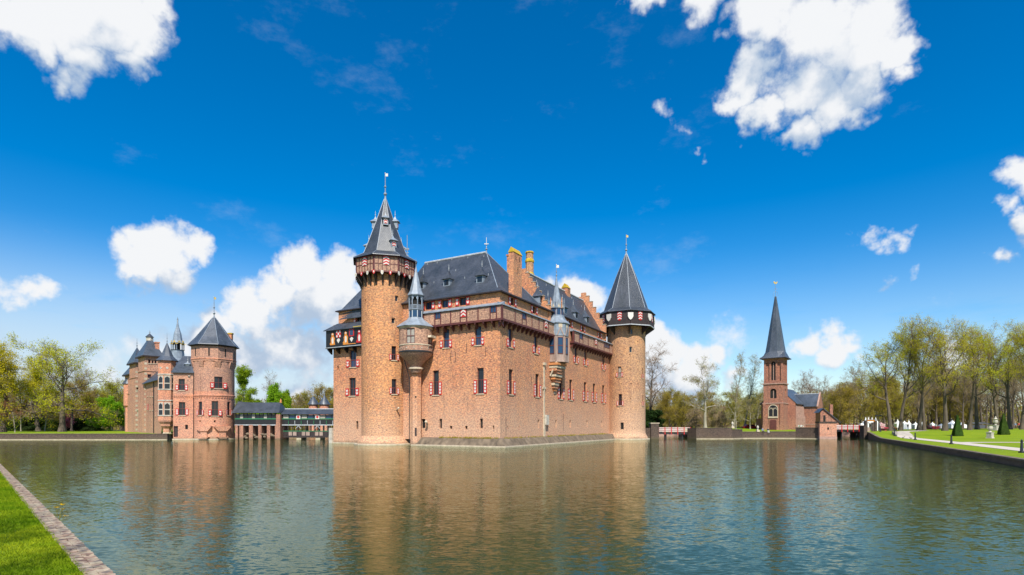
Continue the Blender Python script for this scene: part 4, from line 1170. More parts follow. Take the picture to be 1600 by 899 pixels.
# --- battered stone foot with a grassy ledge along both walls
fa = FW.hit(655)[0]; ra = 45.0
def off(b):
    cx = C0[0] + FW.n[0] * b + RW.n[0] * b; cy = C0[1] + FW.n[1] * b + RW.n[1] * b
    return [FW.fr(fa, b, 0)[:2], (cx, cy), RW.fr(ra, b, 0)[:2]]
prof = [(-.02, 1.22), (.95, 1.12), (1.05, 1.06), (1.75, .17)]
st = MB()
for (b0, z0), (b1, z1) in zip(prof[:-1], prof[1:]):
    A, Bq = off(b0), off(b1); acc = 0
    for i in range(2):
        for s in range(12):
            t0, t1 = s / 12, (s + 1) / 12
            q0 = (A[i][0] + (A[i + 1][0] - A[i][0]) * t0, A[i][1] + (A[i + 1][1] - A[i][1]) * t0, z0); q1 = (A[i][0] + (A[i + 1][0] - A[i][0]) * t1, A[i][1] + (A[i + 1][1] - A[i][1]) * t1, z0)
            q2 = (Bq[i][0] + (Bq[i + 1][0] - Bq[i][0]) * t1, Bq[i][1] + (Bq[i + 1][1] - Bq[i][1]) * t1, z1); q3 = (Bq[i][0] + (Bq[i + 1][0] - Bq[i][0]) * t0, Bq[i][1] + (Bq[i + 1][1] - Bq[i][1]) * t0, z1)
            st.raw([q0, q1, q2, q3], [(0, 0), (1, 0), (1, 1), (0, 1)])
Aq = off(0); Bq = off(1.75)
st.raw([(*Aq[0], -.5), (*Bq[0], -.5), (*Bq[0], .17), (*off(1.05)[0], 1.06), (*Aq[0], 1.2)], [(0, 0)] * 5)
st.build('stone_foot', 'stone_mossy', K)
st = MB(); A, Bq = off(1.70), off(2.0)
for i in range(2):
    st.raw([(*A[i], .17), (*A[i + 1], .17), (*Bq[i + 1], .15), (*Bq[i], .15)], [(0, 0)] * 4); st.raw([(*Bq[i], -.6), (*Bq[i + 1], -.6), (*Bq[i + 1], .15), (*Bq[i], .15)], [(0, 0)] * 4)
st.build('waterline_kerb', 'stone', K)
MB().lathe(TC, [(TR + .95, -.5), (TR + 1.15, -.5), (TR + 1.15, .16), (TR + .7, .2)], 40).build('waterline_kerb', 'stone', K, 40)
MB().lathe(RC, [(RR + .75, -.5), (RR + .95, -.5), (RR + .95, .16), (RR + .6, .2)], 40).build('waterline_kerb', 'stone', K, 40)
MB(LWALL.fr).box(0, LA + .1, 0, .28, -.5, .14).build('waterline_kerb', 'stone', K)
pier = MB(LWALL.fr); pier.box(LA + .05, LA + .75, -.6, .35, -.5, 2.55); pier.build('stone_pier', 'stone_white', K)
# ------------------------------------------------------------------ chatelet (gatehouse range on the left)
GD = 119.0
GC = (xat(334.5, GD), GD)
G_ = thing('gatehouse', (GC[0], GC[1], 0), "pink brick gatehouse with a pyramid-roofed round tower rising from the water on the left", 'gatehouse')
gz = lambda y, D=115.0: zat(y, D)
GR = 3.9
GT = Cyl(G_, GC, GR, lambda z: GR)
def gw(px, y0, y1, wpx, **k):
    a, D = GT.hit(px); return window_m(GT, a, zat(y1, D), zat(y0, D), wpx * D / FPX, **k)
gw(341.5, 589, 607, 12, kind='cross', leaded=False, split=.5, inset=.18)
gw(312.8, 628, 649, 6.5, kind='tall', split=.4, inset=.18); gw(336, 627, 650, 9.5, kind='cross', split=.42, inset=.18); gw(357.5, 628, 649, 6, kind='tall', split=.4, inset=.15)
for px in (312.5, 335.5): gw(px, 657, 660, 2.5, kind='slit', name='vent', sill=False)
mb = MB(); cut_wall(mb, GT.fmap, -math.pi, math.pi, -.3, gz(611), GT.holes, .3, .16, GR); mb.build('tower_shaft', 'chatelet_brick', G_, 30)
mb = MB(); cut_wall(mb, GT.fmap, -math.pi, math.pi, gz(611), gz(562), GT.holes, .3, .16, GR); mb.build('tower_shaft', 'chatelet_brick_upper', G_, 30)
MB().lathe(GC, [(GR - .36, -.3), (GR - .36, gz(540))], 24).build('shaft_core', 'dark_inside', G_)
# octagonal upper storey on blind arches
rot = R(-8)
zu0, zu1 = gz(563), gz(538)
up = MB(); ro = GR / math.cos(R(22.5)) + .06
up.lathe(GC, [(GR - .1, zu0 - .25), (ro, zu0 - .1), (ro, zu1)], 8, rot); UP = up.build('upper_storey', 'chatelet_brick_upper', G_)
MB().lathe(GC, [(ro, zu0 + .25), (ro + .1, zu0 + .3), (ro + .1, zu0 + .45), (ro, zu0 + .5)], 8, rot).build('string_course', 'chatelet_brick', UP)
MB().lathe(GC, [(ro, zu1 - .3), (ro + .18, zu1 - .1), (ro + .18, zu1), (ro - .3, zu1)], 8, rot).build('cornice', 'timber_dark', UP)
for k in range(8):
    b = rot + R(22.5 + 45 * k); ap = ro * math.cos(R(22.5)); n = (math.sin(b), -math.cos(b)); fr = LF((GC[0] + n[0] * ap, GC[1] + n[1] * ap), (math.cos(b), math.sin(b)), n)
    s = MB(fr); s.box(-.14, .14, -.05, .02, gz(556), gz(543.5)); s.build('slot', 'dark_inside', UP)
    va = rot + R(45 * k); c = MB(LF(GC, (math.sin(va), -math.cos(va)), (math.cos(va), math.sin(va)))); c.extrude([(GR - .05, zu0 - 1.3), (GR + .05, zu0 - 1.25), (ro - .05, zu0 - .1), (GR - .05, zu0 - .1)], -.55, .55); c.build('corbel', 'chatelet_brick_upper', UP)
MB().lathe(GC, [(GR, gz(619.5)), (GR + .14, gz(618.5)), (GR + .14, gz(616.8)), (GR, gz(616.2))], 40).build('string_course', 'chatelet_brick', G_, 40)
for i in range(26):
    a = R(-104 + 8 * i); fr = GT.at(a); MB(fr).box(-.12, .12, 0, .12, gz(621.5), gz(619.6)).build('dentil', 'chatelet_brick', G_)
oct_roof(GT, rot, [(4.95, zu1 - .05), (4.9, zu1 + .1), (3.5, zu1 + 1.7), (.3, gz(491))], 'slate_blue', gz(458), 'gold', root=G_)
c2 = LF((GC[0] + 2.4, GC[1] + 2.2), (1, 0), (0, -1)); chimney(G_, c2, -.35, .35, -.35, .35, gz(530), gz(515), cap='lichen', saddle=0, slits=False)
# corbelled outlets at the foot
for px, w in ((319, 12), (347, 12)):
    a, D = GT.hit(px); fr = GT.at(a); q = MB(fr); ww = w * D / FPX
    q.extrude([(-ww, gz(666)), (ww, gz(666)), (ww, gz(668)), (ww * .55, gz(674)), (-ww * .55, gz(674)), (-ww, gz(668))], -.6, .42)
    q.box(-ww * .42, ww * .42, -.4, .22, gz(683), gz(674)); q.extrude([(-ww * .7, gz(683)), (ww * .7, gz(683)), (ww * .4, gz(686.5)), (-ww * .4, gz(686.5))], -.5, .5); q.build('corbelled_outlet', 'chatelet_brick', G_)
# flat range left of the tower
A_ = (xat(307, 116.5), 116.5); B_ = (xat(270.5, 115.2), 115.2)
FR = Flat(G_, A_, B_)
fz = lambda y: zat(y, 115.8)
for px, y0, y1, w in ((284, 592.5, 610, 8.5), (284.5, 628.5, 649, 9)):
    a, D = FR.hit(px); window_m(FR, a, fz(y1), fz(y0), w * D / FPX, kind='cross', split=.5, leaded=False)
a, D = FR.hit(274.7); window_m(FR, a, fz(683), fz(666), .8, kind='plain', sh=False, frame='timber_red', glass='timber_dark', name='door', sill=False)
a, D = FR.hit(291.5); window_m(FR, a, fz(671), fz(664), .5, kind='slit')
mb = MB(); cut_wall(mb, FR.fmap, 0, FR.L, fz(617.5), fz(582), FR.holes); mb.build('wall', 'chatelet_brick_upper', G_)
mb = MB(); cut_wall(mb, FR.fmap, 0, FR.L, -.3, fz(617.5), FR.holes); WL = mb.build('wall', 'chatelet_brick', G_)
MB(FR.fr).box(.0, FR.L, 0, .12, fz(619), fz(616.5)).build('string_course', 'chatelet_brick', G_)
for i in range(12): x = .2 + FR.L * i / 12.4; MB(FR.fr).box(x, x + .2, 0, .1, fz(621.2), fz(619.1)).build('dentil', 'chatelet_brick', G_)
ML = lambda fr, x, y, z: fr(x, y, z)
rz0, rz1 = fz(582), zat(556.5, 119)
mb = MB(FR.fr); mb.poly([(-.5, .4, rz0), (FR.L + .3, .4, rz0), (FR.L - 1.0, -3.6, rz1), (-.5, -3.6, rz1)], None, [(0, 0), (5, 0), (4, 5), (0, 5)]); mb.poly([(FR.L + .3, .4, rz0), (FR.L + .3, -8, rz0), (FR.L - 1.0, -3.6, rz1)]); mb.poly([(-.5, .42, rz0 - .15), (FR.L + .32, .42, rz0 - .15), (FR.L + .32, .42, rz0), (-.5, .42, rz0)])
RO = mb.build('roof', 'slate_blue', G_)
dormer(G_, FR.fr(FR.hit(290.5)[0], -1.2, fz(574.5)), FR.n, .9, .8, .8, 1.0, front='paint_white')
MB().lathe(FR.fr(FR.hit(295.5)[0], 0, 0)[:2], [(0.01, fz(589.5)), (.28, fz(588)), (.01, fz(586.5))], 8).build('roundel', 'stone_white', G_)
dp = MB(); q = FR.fr(FR.hit(304.5)[0] + .1, .2, 0); dp.tube((q[0], q[1] - .2, .3), (q[0], q[1] - .2, rz0), .07); dp.build('drainpipe', 'iron', G_)
MB(FR.fr).box(-1, FR.L + .1, 0, .25, -.5, .22).build('waterline_kerb', 'stone', G_); MB().lathe(GC, [(GR, -.5), (GR + .25, -.5), (GR + .25, .2), (GR, .22)], 32).build('waterline_kerb', 'stone', G_, 40)
# octagonal stair turret with stone traceried windows
TU = (xat(261, 118), 118.0); tz = lambda y: zat(y, 116.5); r8 = 1.72
t = MB(); t.lathe(TU, [(.75, tz(684)), (.75, tz(670)), (1.2, tz(666)), (1.25, tz(663)), (r8 - .06, tz(659)), (r8, tz(657)), (r8, tz(564)), (r8 + .12, tz(563.5))], 8, R(10)); T_ = t.build('stair_turret', 'chatelet_brick', G_)
MB().lathe(TU, [(.9, -.4), (.85, tz(678)), (.75, tz(676))], 8, R(10)).build('turret_foot', 'stone', T_)
for y in (585, 608.5, 626, 649.5): MB().lathe(TU, [(r8, tz(y + 1.2)), (r8 + .09, tz(y + .8)), (r8 + .09, tz(y - .6)), (r8, tz(y - 1))], 8, R(10)).build('string_course', 'stone_white', T_)
for k in range(8):
    b = R(10 + 22.5 + 45 * k); ap = r8 * math.cos(R(22.5)); n = (math.sin(b), -math.cos(b)); fr = LF((TU[0] + n[0] * ap, TU[1] + n[1] * ap), (math.cos(b), math.sin(b)), n); x = r8 * math.sin(R(22.5))
    for yt, ym, yb in ((588, 599, 608), (630, 640, 649)):
        w = MB(fr); w.extrude([(-x * .84, tz(yb)), (x * .84, tz(yb)), (x * .84, tz(yt - 1)), (-x * .84, tz(yt - 1))], 0, .03); w.mi = 1
        w.extrude([(-x * .68, tz(ym - .8)), (x * .68, tz(ym - .8)), (x * .68, tz(yt + 3)), (0, tz(yt)), (-x * .68, tz(yt + 3))], .03, .04); w.extrude([(-x * .68, tz(yb)), (x * .68, tz(yb)), (x * .68, tz(ym + .8)), (-x * .68, tz(ym + .8))], .03, .04)
        w.build('window', ['stone_white', 'glass'], T_)
    d = MB(fr); zc = tz(575); d.extrude([(-.3, zc), (0, zc - .3), (.3, zc), (0, zc + .3)], 0, .03); d.build('stone_diamond', 'stone_white', T_)
MB().lathe(TU, [(r8 + .45, tz(563.5)), (r8 + .42, tz(562.6)), (1.25, tz(556)), (.08, tz(534.5))], 8, R(10)).build('turret_roof', 'slate_blue', T_)
finial(T_, TU[0], TU[1], tz(535), tz(519), None, r=.05)
# receding range between the turret and the big tower
A2 = (xat(252, 119), 119.0); B2 = (xat(226, 133), 133.0)
RG = Flat(G_, A2, B2)
def rgw(px, y0, y1, w, **k):
    a, D = RG.hit(px); return window_m(RG, a, zat(y1, D), zat(y0, D), w, **k)
for px in (231, 235.2, 238.5):
    rgw(px, 611, 619.5, .75, kind='attic', sh=False); rgw(px, 631.5, 641, .8, kind='attic', sh=px < 232)
rgw(243.2, 634, 650, .8, kind='attic', sh=False); rgw(249, 633.5, 651.5, 1.4, kind='cross', leaded=False); rgw(247.5, 600, 616, 1.6, kind='cross', frame='stone_white', leaded=False, sh=False)
rgw(237, 653, 668, .7, kind='slit')
mb = MB(); cut_wall(mb, RG.fmap, 0, RG.L, -.2, zat(593, 124), RG.holes); mb.build('wall', 'chatelet_brick_upper', G_)
ez = zat(593, 124); mb = MB(RG.fr); mb.poly([(0, .6, ez - .4), (RG.L, .6, ez - .4), (RG.L, -4, ez + 4.2), (0, -4, ez + 4.2)], None, [(0, 0), (14, 0), (14, 6), (0, 6)]); mb.poly([(0, .6, ez - .4), (0, -4, ez + 4.2), (0, -4, ez - .4)]); mb.poly([(0, .6, ez - .55), (RG.L, .6, ez - .55), (RG.L, .6, ez - .4), (0, .6, ez - .4)]); mb.build('roof', 'slate', G_)
dp = MB(); q = RG.fr(RG.hit(241)[0], .12, 0); dp.tube((q[0], q[1], .3), (q[0], q[1], zat(597, q[1])), .09); dp.build('drainpipe', 'iron', G_)
# big square tower with a truncated roof, then the lower blocks behind it
def block(px0, px1, D, side, yb, yt, eave, roof_y, mat='chatelet_brick_upper', wins=(), courses=(), truncated=.0, skew=.12, name='tower_block', lantern=False):
    A = (xat(px1, D), D); u = (-.69, -.72); k_ = (px0 - CX) / FPX; a = (k_ * A[1] - A[0]) / (u[0] - k_ * u[1]); B = (A[0] + u[0] * a, A[1] + u[1] * a)
    f = Flat(G_, A, B); zb, zt = -.2, zat(yt, D)
    sB = (B[0] - f.n[0] * side + 0, B[1] - f.n[1] * side); s2 = Flat(G_, B, (B[0] - f.n[0] * side, B[1] - f.n[1] * side))
    for (px, y0, y1, w) in wins:
        a, d = f.hit(px); window_m(f, a, zat(y1, d), zat(y0, d), w, kind='attic', sh=False)
    mb = MB(); cut_wall(mb, f.fmap, 0, f.L, zb, zt, f.holes)
    for q in ((0, -side), (f.L, -side)): pass
    mb.poly([(f.L, 0, zb), (f.L, -side, zb), (f.L, -side, zt), (f.L, 0, zt)], f.fr); mb.poly([(0, 0, zb), (0, -side, zb), (0, -side, zt), (0, 0, zt)], f.fr)
    o = mb.build(name, mat, G_)
    for y in courses:
        z = zat(y, D); c = MB(f.fr); c.box(-.12, f.L + .12, -side, .12, z - .14, z + .1); c.build('string_course', mat, o)
    e = .55; c = MB(f.fr); c.box(-e, f.L + e, -side - e, e, zt - .12, zt + .18); c.build('eave', 'timber_dark', o)
    zr = zat(roof_y, D + side / 2); r = MB(f.fr); L_ = f.L; k = truncated
    p = [(-e, e), (L_ + e, e), (L_ + e, -side - e), (-e, -side - e)]; cxm, cym = L_ / 2, -side / 2
    t_ = [(cxm + (x - cxm) * k, cym + (y - cym) * k) for x, y in p]
    for i in range(4):
        j = (i + 1) % 4; r.poly([(*p[i], zt + .18), (*p[j], zt + .18), (*t_[j], zr), (*t_[i], zr)], None, [(0, 0), (6, 0), (4, 6), (2, 6)])
    r.poly([(*q, zr) for q in t_]); ro_ = r.build('roof', 'slate_blue', o)
    for z in [zb + .6 + 1.2 * i for i in range(int((zt - zb) / 1.2) - 1)]: MB(f.fr).box(f.L - .4, f.L + .03, -.4, .03, z, z + .5).build('quoin', 'stone', o)
    return f, o, zr, f.fr(cxm, cym, 0)
f, o, zr, c = block(226.5, 252, 134.5, 6.0, 0, 558.5, 0, 535, wins=((233.5, 585, 591, .75), (233.5, 562, 568, .5), (238.5, 563.5, 568, .4), (243, 563, 568, .4), (244, 585, 590, .6), (229.5, 600, 606, .5)), courses=(580.5,), truncated=.22)
chimney(G_, f.fr, f.hit(250.5)[0], f.hit(244.5)[0], -1.6, -.7, zat(558, 134.5), zat(536, 134.5), mat='chatelet_brick', cap='chatelet_brick', saddle=0, slits=False)
m_ = MB(); m_.lathe(c[:2], [(.75, zr), (.75, zr + .9)], 8); m_.mi = 1; m_.lathe(c[:2], [(.95, zr + .9), (.05, zr + 1.8)], 8); m_.build('roof_lantern', ['stone_white', 'slate'], o); finial(o, c[0], c[1], zr + 1.8, zat(519, 138), None, r=.06)
f, o, zr, c = block(212.5, 226, 142, 6.5, 0, 568.5, 0, 545, wins=((220.5, 593, 600, .8), (217, 575, 580, .5), (220.5, 613, 624, .9), (220, 634, 645, .9), (215, 604, 609, .5)), courses=(590,), truncated=.04); finial(o, c[0], c[1], zr, zat(531, 146), None, r=.07)
f, o, zr, c = block(205.5, 216, 147, 7, 0, 586, 0, 572, wins=((210, 628, 638, .9), (210, 604, 610, .7), (210, 648, 656, .7)), courses=(615,), truncated=.04)
FT = (xat(203.5, 150), 150.0); q = MB(); q.lathe(FT, [(1.1, -.2), (1.1, zat(636, 149)), (1.5, zat(634, 149)), (1.5, zat(600, 149))], 16); q = q.build('round_turret', 'chatelet_brick', G_, 40); MB().lathe(FT, [(1.8, zat(600, 149)), (.1, zat(583, 149))], 8).build('turret_roof', 'slate_blue', q)
# oriel with a corner figure on the receding tower
bq = Flat(G_, (xat(226, 134), 134.0), (xat(214, 141), 141.0)); a = bq.hit(219)[0]; m_ = MB(bq.fr); zz = zat(640, 129); m_.box(a - 1.1, a + 1.1, -.2, .7, zz, zz + .35); m_.extrude([(a - .9, zz), (a + .9, zz), (a, zz - 2)], -.1, .5); m_.build('stone_balcony', 'stone', G_)
# slender lead flèche with an open gilt lantern
FC = (xat(277.5, 130), 130.0); lz = lambda y: zat(y, 129)
fl = MB(); fl.lathe(FC, [(1.9, lz(572)), (1.45, lz(560)), (1.3, lz(547)), (1.5, lz(546.4))], 8, R(22.5)); FL = fl.build('fleche', 'lead', G_)
MB().lathe(FC, [(.55, lz(547)), (.55, lz(534))], 8).build('core', 'dark_inside', FL)
for k in range(8):
    a = R(22.5 + 45 * k); p = (FC[0] + 1.3 * math.sin(a), FC[1] - 1.3 * math.cos(a)); MB().tube((*p, lz(547)), (*p, lz(535)), .09).build('post', 'lead', FL)
    b = R(45 * k); n = (math.sin(b), -math.cos(b)); fr = LF((FC[0] + n[0] * 1.25, FC[1] + n[1] * 1.25), (math.cos(b), math.sin(b)), n); gq = MB(fr); gq.extrude([(-.55, lz(538)), (-.4, lz(538)), (0, lz(534.5)), (.4, lz(538)), (.55, lz(538)), (0, lz(531.5))], -.05, .05); gq.build('gablet', 'gold', FL)
    MB().tube((*[FC[i] + (1.75 * math.sin(a), -1.75 * math.cos(a))[i] for i in (0, 1)], lz(537)), (*p, lz(537.5)), .05, .07, 4).build('spout', 'gold', FL)
MB().lathe(FC, [(1.45, lz(535.5)), (1.0, lz(531)), (.75, lz(520)), (.3, lz(510)), (.06, lz(499))], 8, R(22.5)).build('spire', 'lead', FL); finial(FL, FC[0], FC[1], lz(500), lz(494), None, r=.07)
mb = MB(); mb.poly([(xat(262, 128), 128, lz(572)), (xat(305, 126), 126, lz(572)), (xat(303, 129), 129, lz(562)), (xat(264, 131), 131, lz(562))]); mb.build('roof', 'slate_blue', G_)

# ------------------------------------------------------------------ covered bridge between gatehouse and castle
BY = 117.0
BR = thing('covered_bridge', (xat(440, BY), BY, 0), "long low covered bridge with black boarding joining gatehouse and castle", 'bridge')
bzz = lambda y: zat(y, BY)
bx = lambda p: xat(p, BY)
bf = LF((0, BY), (1, 0), (0, -1))
dk = MB(bf); dk.box(bx(367), bx(436), -4, 0, bzz(664), bzz(655.5)); dk.build('boarding', 'timber_black', BR)
dk = MB(bf); dk.box(bx(439), bx(522), -4.3, -.6, bzz(664), bzz(655.5)); dk.build('boarding', 'timber_black', BR)
MB(bf).box(bx(367), bx(436), -.05, .08, bzz(665), bzz(663.6)).build('rail', 'lead_pale', BR); MB(bf).box(bx(439), bx(522), -.7, -.5, bzz(665), bzz(663.6)).build('rail', 'lead_pale', BR)
MB(bf).box(bx(367), bx(436), .0, .06, bzz(655.4), bzz(654)).build('sill_rail', 'paint_green', BR); MB(bf).box(bx(439), bx(522), -.66, -.52, bzz(655.4), bzz(654)).build('sill_rail', 'paint_green', BR)
for i in range(11):
    p0 = 368 + i * 6.2
    MB(bf).box(bx(p0) - .07, bx(p0) + .07, -.15, .02, bzz(654), bzz(646)).build('post', 'timber_black', BR)
    if i < 11: MB(bf).box(bx(p0) + .08, bx(p0 + 6.2) - .08, -.12, -.06, bzz(654), bzz(647.5)).build('window', 'curtain' if i in (1, 4, 7) else 'glass', BR)
for i in range(9):
    p0 = 440 + i * 9.6
    MB(bf).box(bx(p0) - .08, bx(p0) + .08, -.75, -.58, bzz(654), bzz(648)).build('post', 'timber_black', BR)
    MB(bf).box(bx(p0) + .09, bx(p0 + 9.6) - .09, -.72, -.66, bzz(654), bzz(648.5)).build('window', 'glass_blue' if i % 3 else 'curtain', BR)
for p0 in (464.5, 494.5):
    q = MB(bf); x0, x1, z0, z1 = bx(p0 - 3.2), bx(p0 + 3.2), bzz(655), bzz(648.5); q.box(x0, x1, -.6, -.5, z0, z1); q.mi = 1; xm, zm = (x0 + x1) / 2, (z0 + z1) / 2
    q.extrude([(x0 + .1, zm), (xm, z0 + .1), (x1 - .1, zm), (xm, z1 - .1)], -.5, -.48); q.build('painted_shutter', ['paint_white', 'paint_red'], BR)
for i in range(8):
    p0 = 449.5 + i * 9.9; q = MB(); q.tube(bf(bx(p0), -.5, bzz(664)), bf(bx(p0), -.45, bzz(657.5)), .07, .07, 4); q.build('strut', 'lead_pale' if i % 2 else 'paint_green', BR)
# roofs
q = MB(bf); zb, zt = bzz(645.5), bzz(628.5)
q.poly([(bx(364), .6, zb), (bx(437.5), .6, zb), (bx(432), -2.2, zt + .0), (bx(385), -2.2, zt)], None, [(0, 0), (9, 0), (8.5, 3.5), (3, 3.5)]); q.poly([(bx(437.5), .6, zb), (bx(437.5), -5, zb), (bx(432), -2.2, zt)]); q.poly([(bx(364), .6, zb), (bx(385), -2.2, zt), (bx(364), -2.2, bzz(627))]); q.poly([(bx(364), -5, zb), (bx(437.5), -5, zb), (bx(432), -2.2, zt), (bx(364), -2.2, zt)]); q.poly([(bx(364), .6, zb), (bx(437.5), .6, zb), (bx(437.5), -5, zb), (bx(364), -5, zb)])
q.build('roof', 'slate', BR)
q = MB(bf); zb, zt = bzz(647.5), bzz(639)
q.poly([(bx(438), -.2, zb), (bx(523), -.2, zb), (bx(523), -2.4, zt), (bx(438), -2.4, zt)], None, [(0, 0), (11, 0), (11, 2.4), (0, 2.4)]); q.poly([(bx(438), -4.7, zb), (bx(523), -4.7, zb), (bx(523), -2.4, zt), (bx(438), -2.4, zt)]); q.poly([(bx(438), -.2, zb), (bx(438), -4.7, zb), (bx(438), -2.4, zt)]); q.poly([(bx(438), -.2, zb), (bx(523), -.2, zb), (bx(523), -4.7, zb), (bx(438), -4.7, zb)])
o = q.build('roof', 'slate', BR); MB().tube(bf(bx(438), -2.4, zt + .03), bf(bx(523), -2.4, zt + .03), .1).build('ridge_cap', 'lead_pale', o)
m_ = MB(); m_.tube(bf(bx(432), -2.2, bzz(629)), bf(bx(432), -2.2, bzz(625.5)), .25, .2); m_.tube(bf(bx(432), -2.2, bzz(625.5)), bf(bx(432), -2.2, bzz(622)), .18, .02); m_.build('clay_pot', 'clay_orange', BR)
# piers
for p0, p1 in ((368, 372), (374.5, 380.5), (389.5, 395.5), (404, 409), (417.5, 422.5), (430, 433)):
    MB(bf).box(bx(p0), bx(p1), -4, .15, -.6, bzz(664.2)).build('pier', 'church_brick', BR)
MB(bf).box(bx(432.6), bx(439), -4.2, .4, -.6, bzz(647.7)).build('pier', 'church_brick', BR)
for p0 in (464.5, 494.5): MB(bf).box(bx(p0 - 3.6), bx(p0 + 3.6), -4, -.8, -.6, bzz(683.6)).build('footing', 'stone', BR)
rk = random.Random(4)
for p0 in (384, 398.5, 412.5, 426):
    m_ = MB()
    for k in range(4): m_.ball((bx(p0 - 3 + 2 * k), BY + .1, .35 + rk.uniform(-.1, .9)), rk.uniform(.28, .45), 6, .7)
    m_.build('boulder_fill', 'stone_mossy', BR)
# lower open footbridge under the right half
MB(bf).box(bx(440), bx(511), -4.1, -.7, bzz(684), bzz(681.5)).build('deck', 'timber_dark', BR)
for i in range(11):
    p0 = 441 + i * 6.9; MB(bf).box(bx(p0) - .07, bx(p0) + .07, -.85, -.7, bzz(681.5), bzz(664.2)).build('post', 'timber_dark', BR)
    MB(bf).box(bx(p0) - .07, bx(p0) + .07, -4.1, -3.95, bzz(681.5), bzz(664.2)).build('post', 'timber_dark', BR)
    if i < 10: MB(bf).box(bx(p0) + .1, bx(p0 + 6.9) - .1, -.82, -.76, bzz(681), bzz(674.5)).build('railing_panel', 'timber_grey' if i % 3 else 'timber_dark', BR)
MB(bf).box(bx(440), bx(511), -.86, -.68, bzz(674.4), bzz(673.4)).build('hand_rail', 'paint_green', BR)
for p0 in (464.5, 494.5):
    for s in (-1, 1): m_ = MB(); m_.tube(bf(bx(p0), -.6, bzz(665.5)), bf(bx(p0 + 4 * s), -.6, bzz(670)), .06, .06, 4); m_.build('strut', 'lead_pale', BR)
# two small gate turrets behind the bridge
for i, (px, D) in enumerate(((489.5, 150), (506.7, 150))):
    t = thing('gate_turret', (xat(px, D), D, 0), "small round turret with a grey cone roof behind the bridge, " + ("left of the pair" if i == 0 else "right of the pair"), 'turret', 'gate turrets behind the covered bridge')
    c = (xat(px, D), D); MB().lathe(c, [(1.15 + .1 * i, 0), (1.15 + .1 * i, zat(632.5, D))], 14).build('wall', 'chatelet_brick', t, 40)
    MB().lathe(c, [(1.5 + .1 * i, zat(632.5, D)), (1.45 + .1 * i, zat(631.5, D)), (.55, zat(623, D)), (.05, zat(619.5 - 3 * i, D))], 14).build('roof', 'slate_blue', t, 25)
    MB().tube((*c, zat(619, D)), (*c, zat(615, D)), .05).build('finial', 'lead_pale', t)
# ------------------------------------------------------------------ ground, water, quays
def sheet(name, pts, z, mat, kind='structure', sub_=0):
    mb = MB(); mb.raw([(x, y, z) for x, y in pts], [(x, y) for x, y in pts]); o = mb.build(name, mat); o['kind'] = kind
    return o
sheet('moat_bed', [(-700, -80), (700, -80), (700, 400), (-700, 400)], -1.6, 'moat_mud')
sheet('moat_water', [(-600, -60), (600, -60), (600, 300), (-600, 300)], 0.0, 'water')
ground = sheet('ground', [(-4000, 151), (4000, 151), (4000, 7000), (-4000, 7000)], .9, 'forest_floor')
# left lawn with its quay wall
LL = sheet('left_lawn', [(-420, 115), (-70.6, 115), (-70.6, 122), (-62, 122), (-62, 165), (-420, 165)], 1.18, 'grass')
q = thing('quay_wall', (-160, 115, 0), "long low dark brick quay wall along the lawn left of the gatehouse", 'wall')
MB(LF((0, 115), (1, 0), (0, -1))).box(-420, -70.4, -.4, .0, -1, 1.20).build('wall', 'quay_brick', q)
MB(LF((0, 115), (1, 0), (0, -1))).box(-420, -70.35, -.45, .06, 1.203, 1.28).build('coping', 'stone_mossy', q)
MB(LF((0, 115), (1, 0), (0, -1))).box(-420, -70.3, .0, .35, -1, .1).build('waterline_kerb', 'stone', q)
# far bank behind the castle
bk = thing('bank_wall', (0, 150, 0), "weathered bank wall at the far side of the moat behind the bridges", 'wall')
MB(LF((0, 150), (1, 0), (0, -1))).box(-70, 130, -1.2, .0, -1, 1.0).build('wall', 'pinkish_brick', bk)
# church island
ISL = [(xat(1088, 122), 122), (xat(1144, 122.2), 122.2), (xat(1160, 126), 126), (xat(1200, 127), 127), (xat(1243, 126), 126), (xat(1290, 121.5), 121.5), (xat(1304, 124), 124), (xat(1304, 160), 160), (xat(1060, 160), 160), (xat(1074, 125), 125)]
mb = MB(); mb.raw([(x, y, 1.48 + (y - 126) * .025) for x, y in ISL], [(x, y) for x, y in ISL]); mb.build('church_lawn', 'grass')['kind'] = 'structure'
qw = thing('church_quay', (ISL[2][0], ISL[2][1], 0), "dark brick quay wall below the church with two people sitting on it", 'wall')
QF = []
hts = [2.35, 2.35, 1.76, 1.76, 2.2, 2.9]
for i in range(5):
    f = Flat(qw, ISL[i], ISL[i + 1]); h = max(hts[i], hts[i + 1]) if i != 1 else 2.35
    h = [2.35, 2.0, 1.46, 1.5, 2.4][i]
    m_ = MB(f.fr); m_.box(0, f.L, -.45, 0, -1, h); m_.build('wall', 'quay_brick', qw)
    m_ = MB(f.fr); m_.box(-.02, f.L + .02, -.5, .06, h + .002, h + .09); m_.build('coping', 'stone_mossy', qw)
    m_ = MB(f.fr); m_.box(-.05, f.L + .05, 0, .3, -1, .1); m_.build('waterline_kerb', 'stone', qw)
    QF.append(f)
f = Flat(qw, ISL[9], ISL[0]); MB(f.fr).box(0, f.L, -.45, 0, -1, 2.35).build('wall', 'quay_brick', qw)

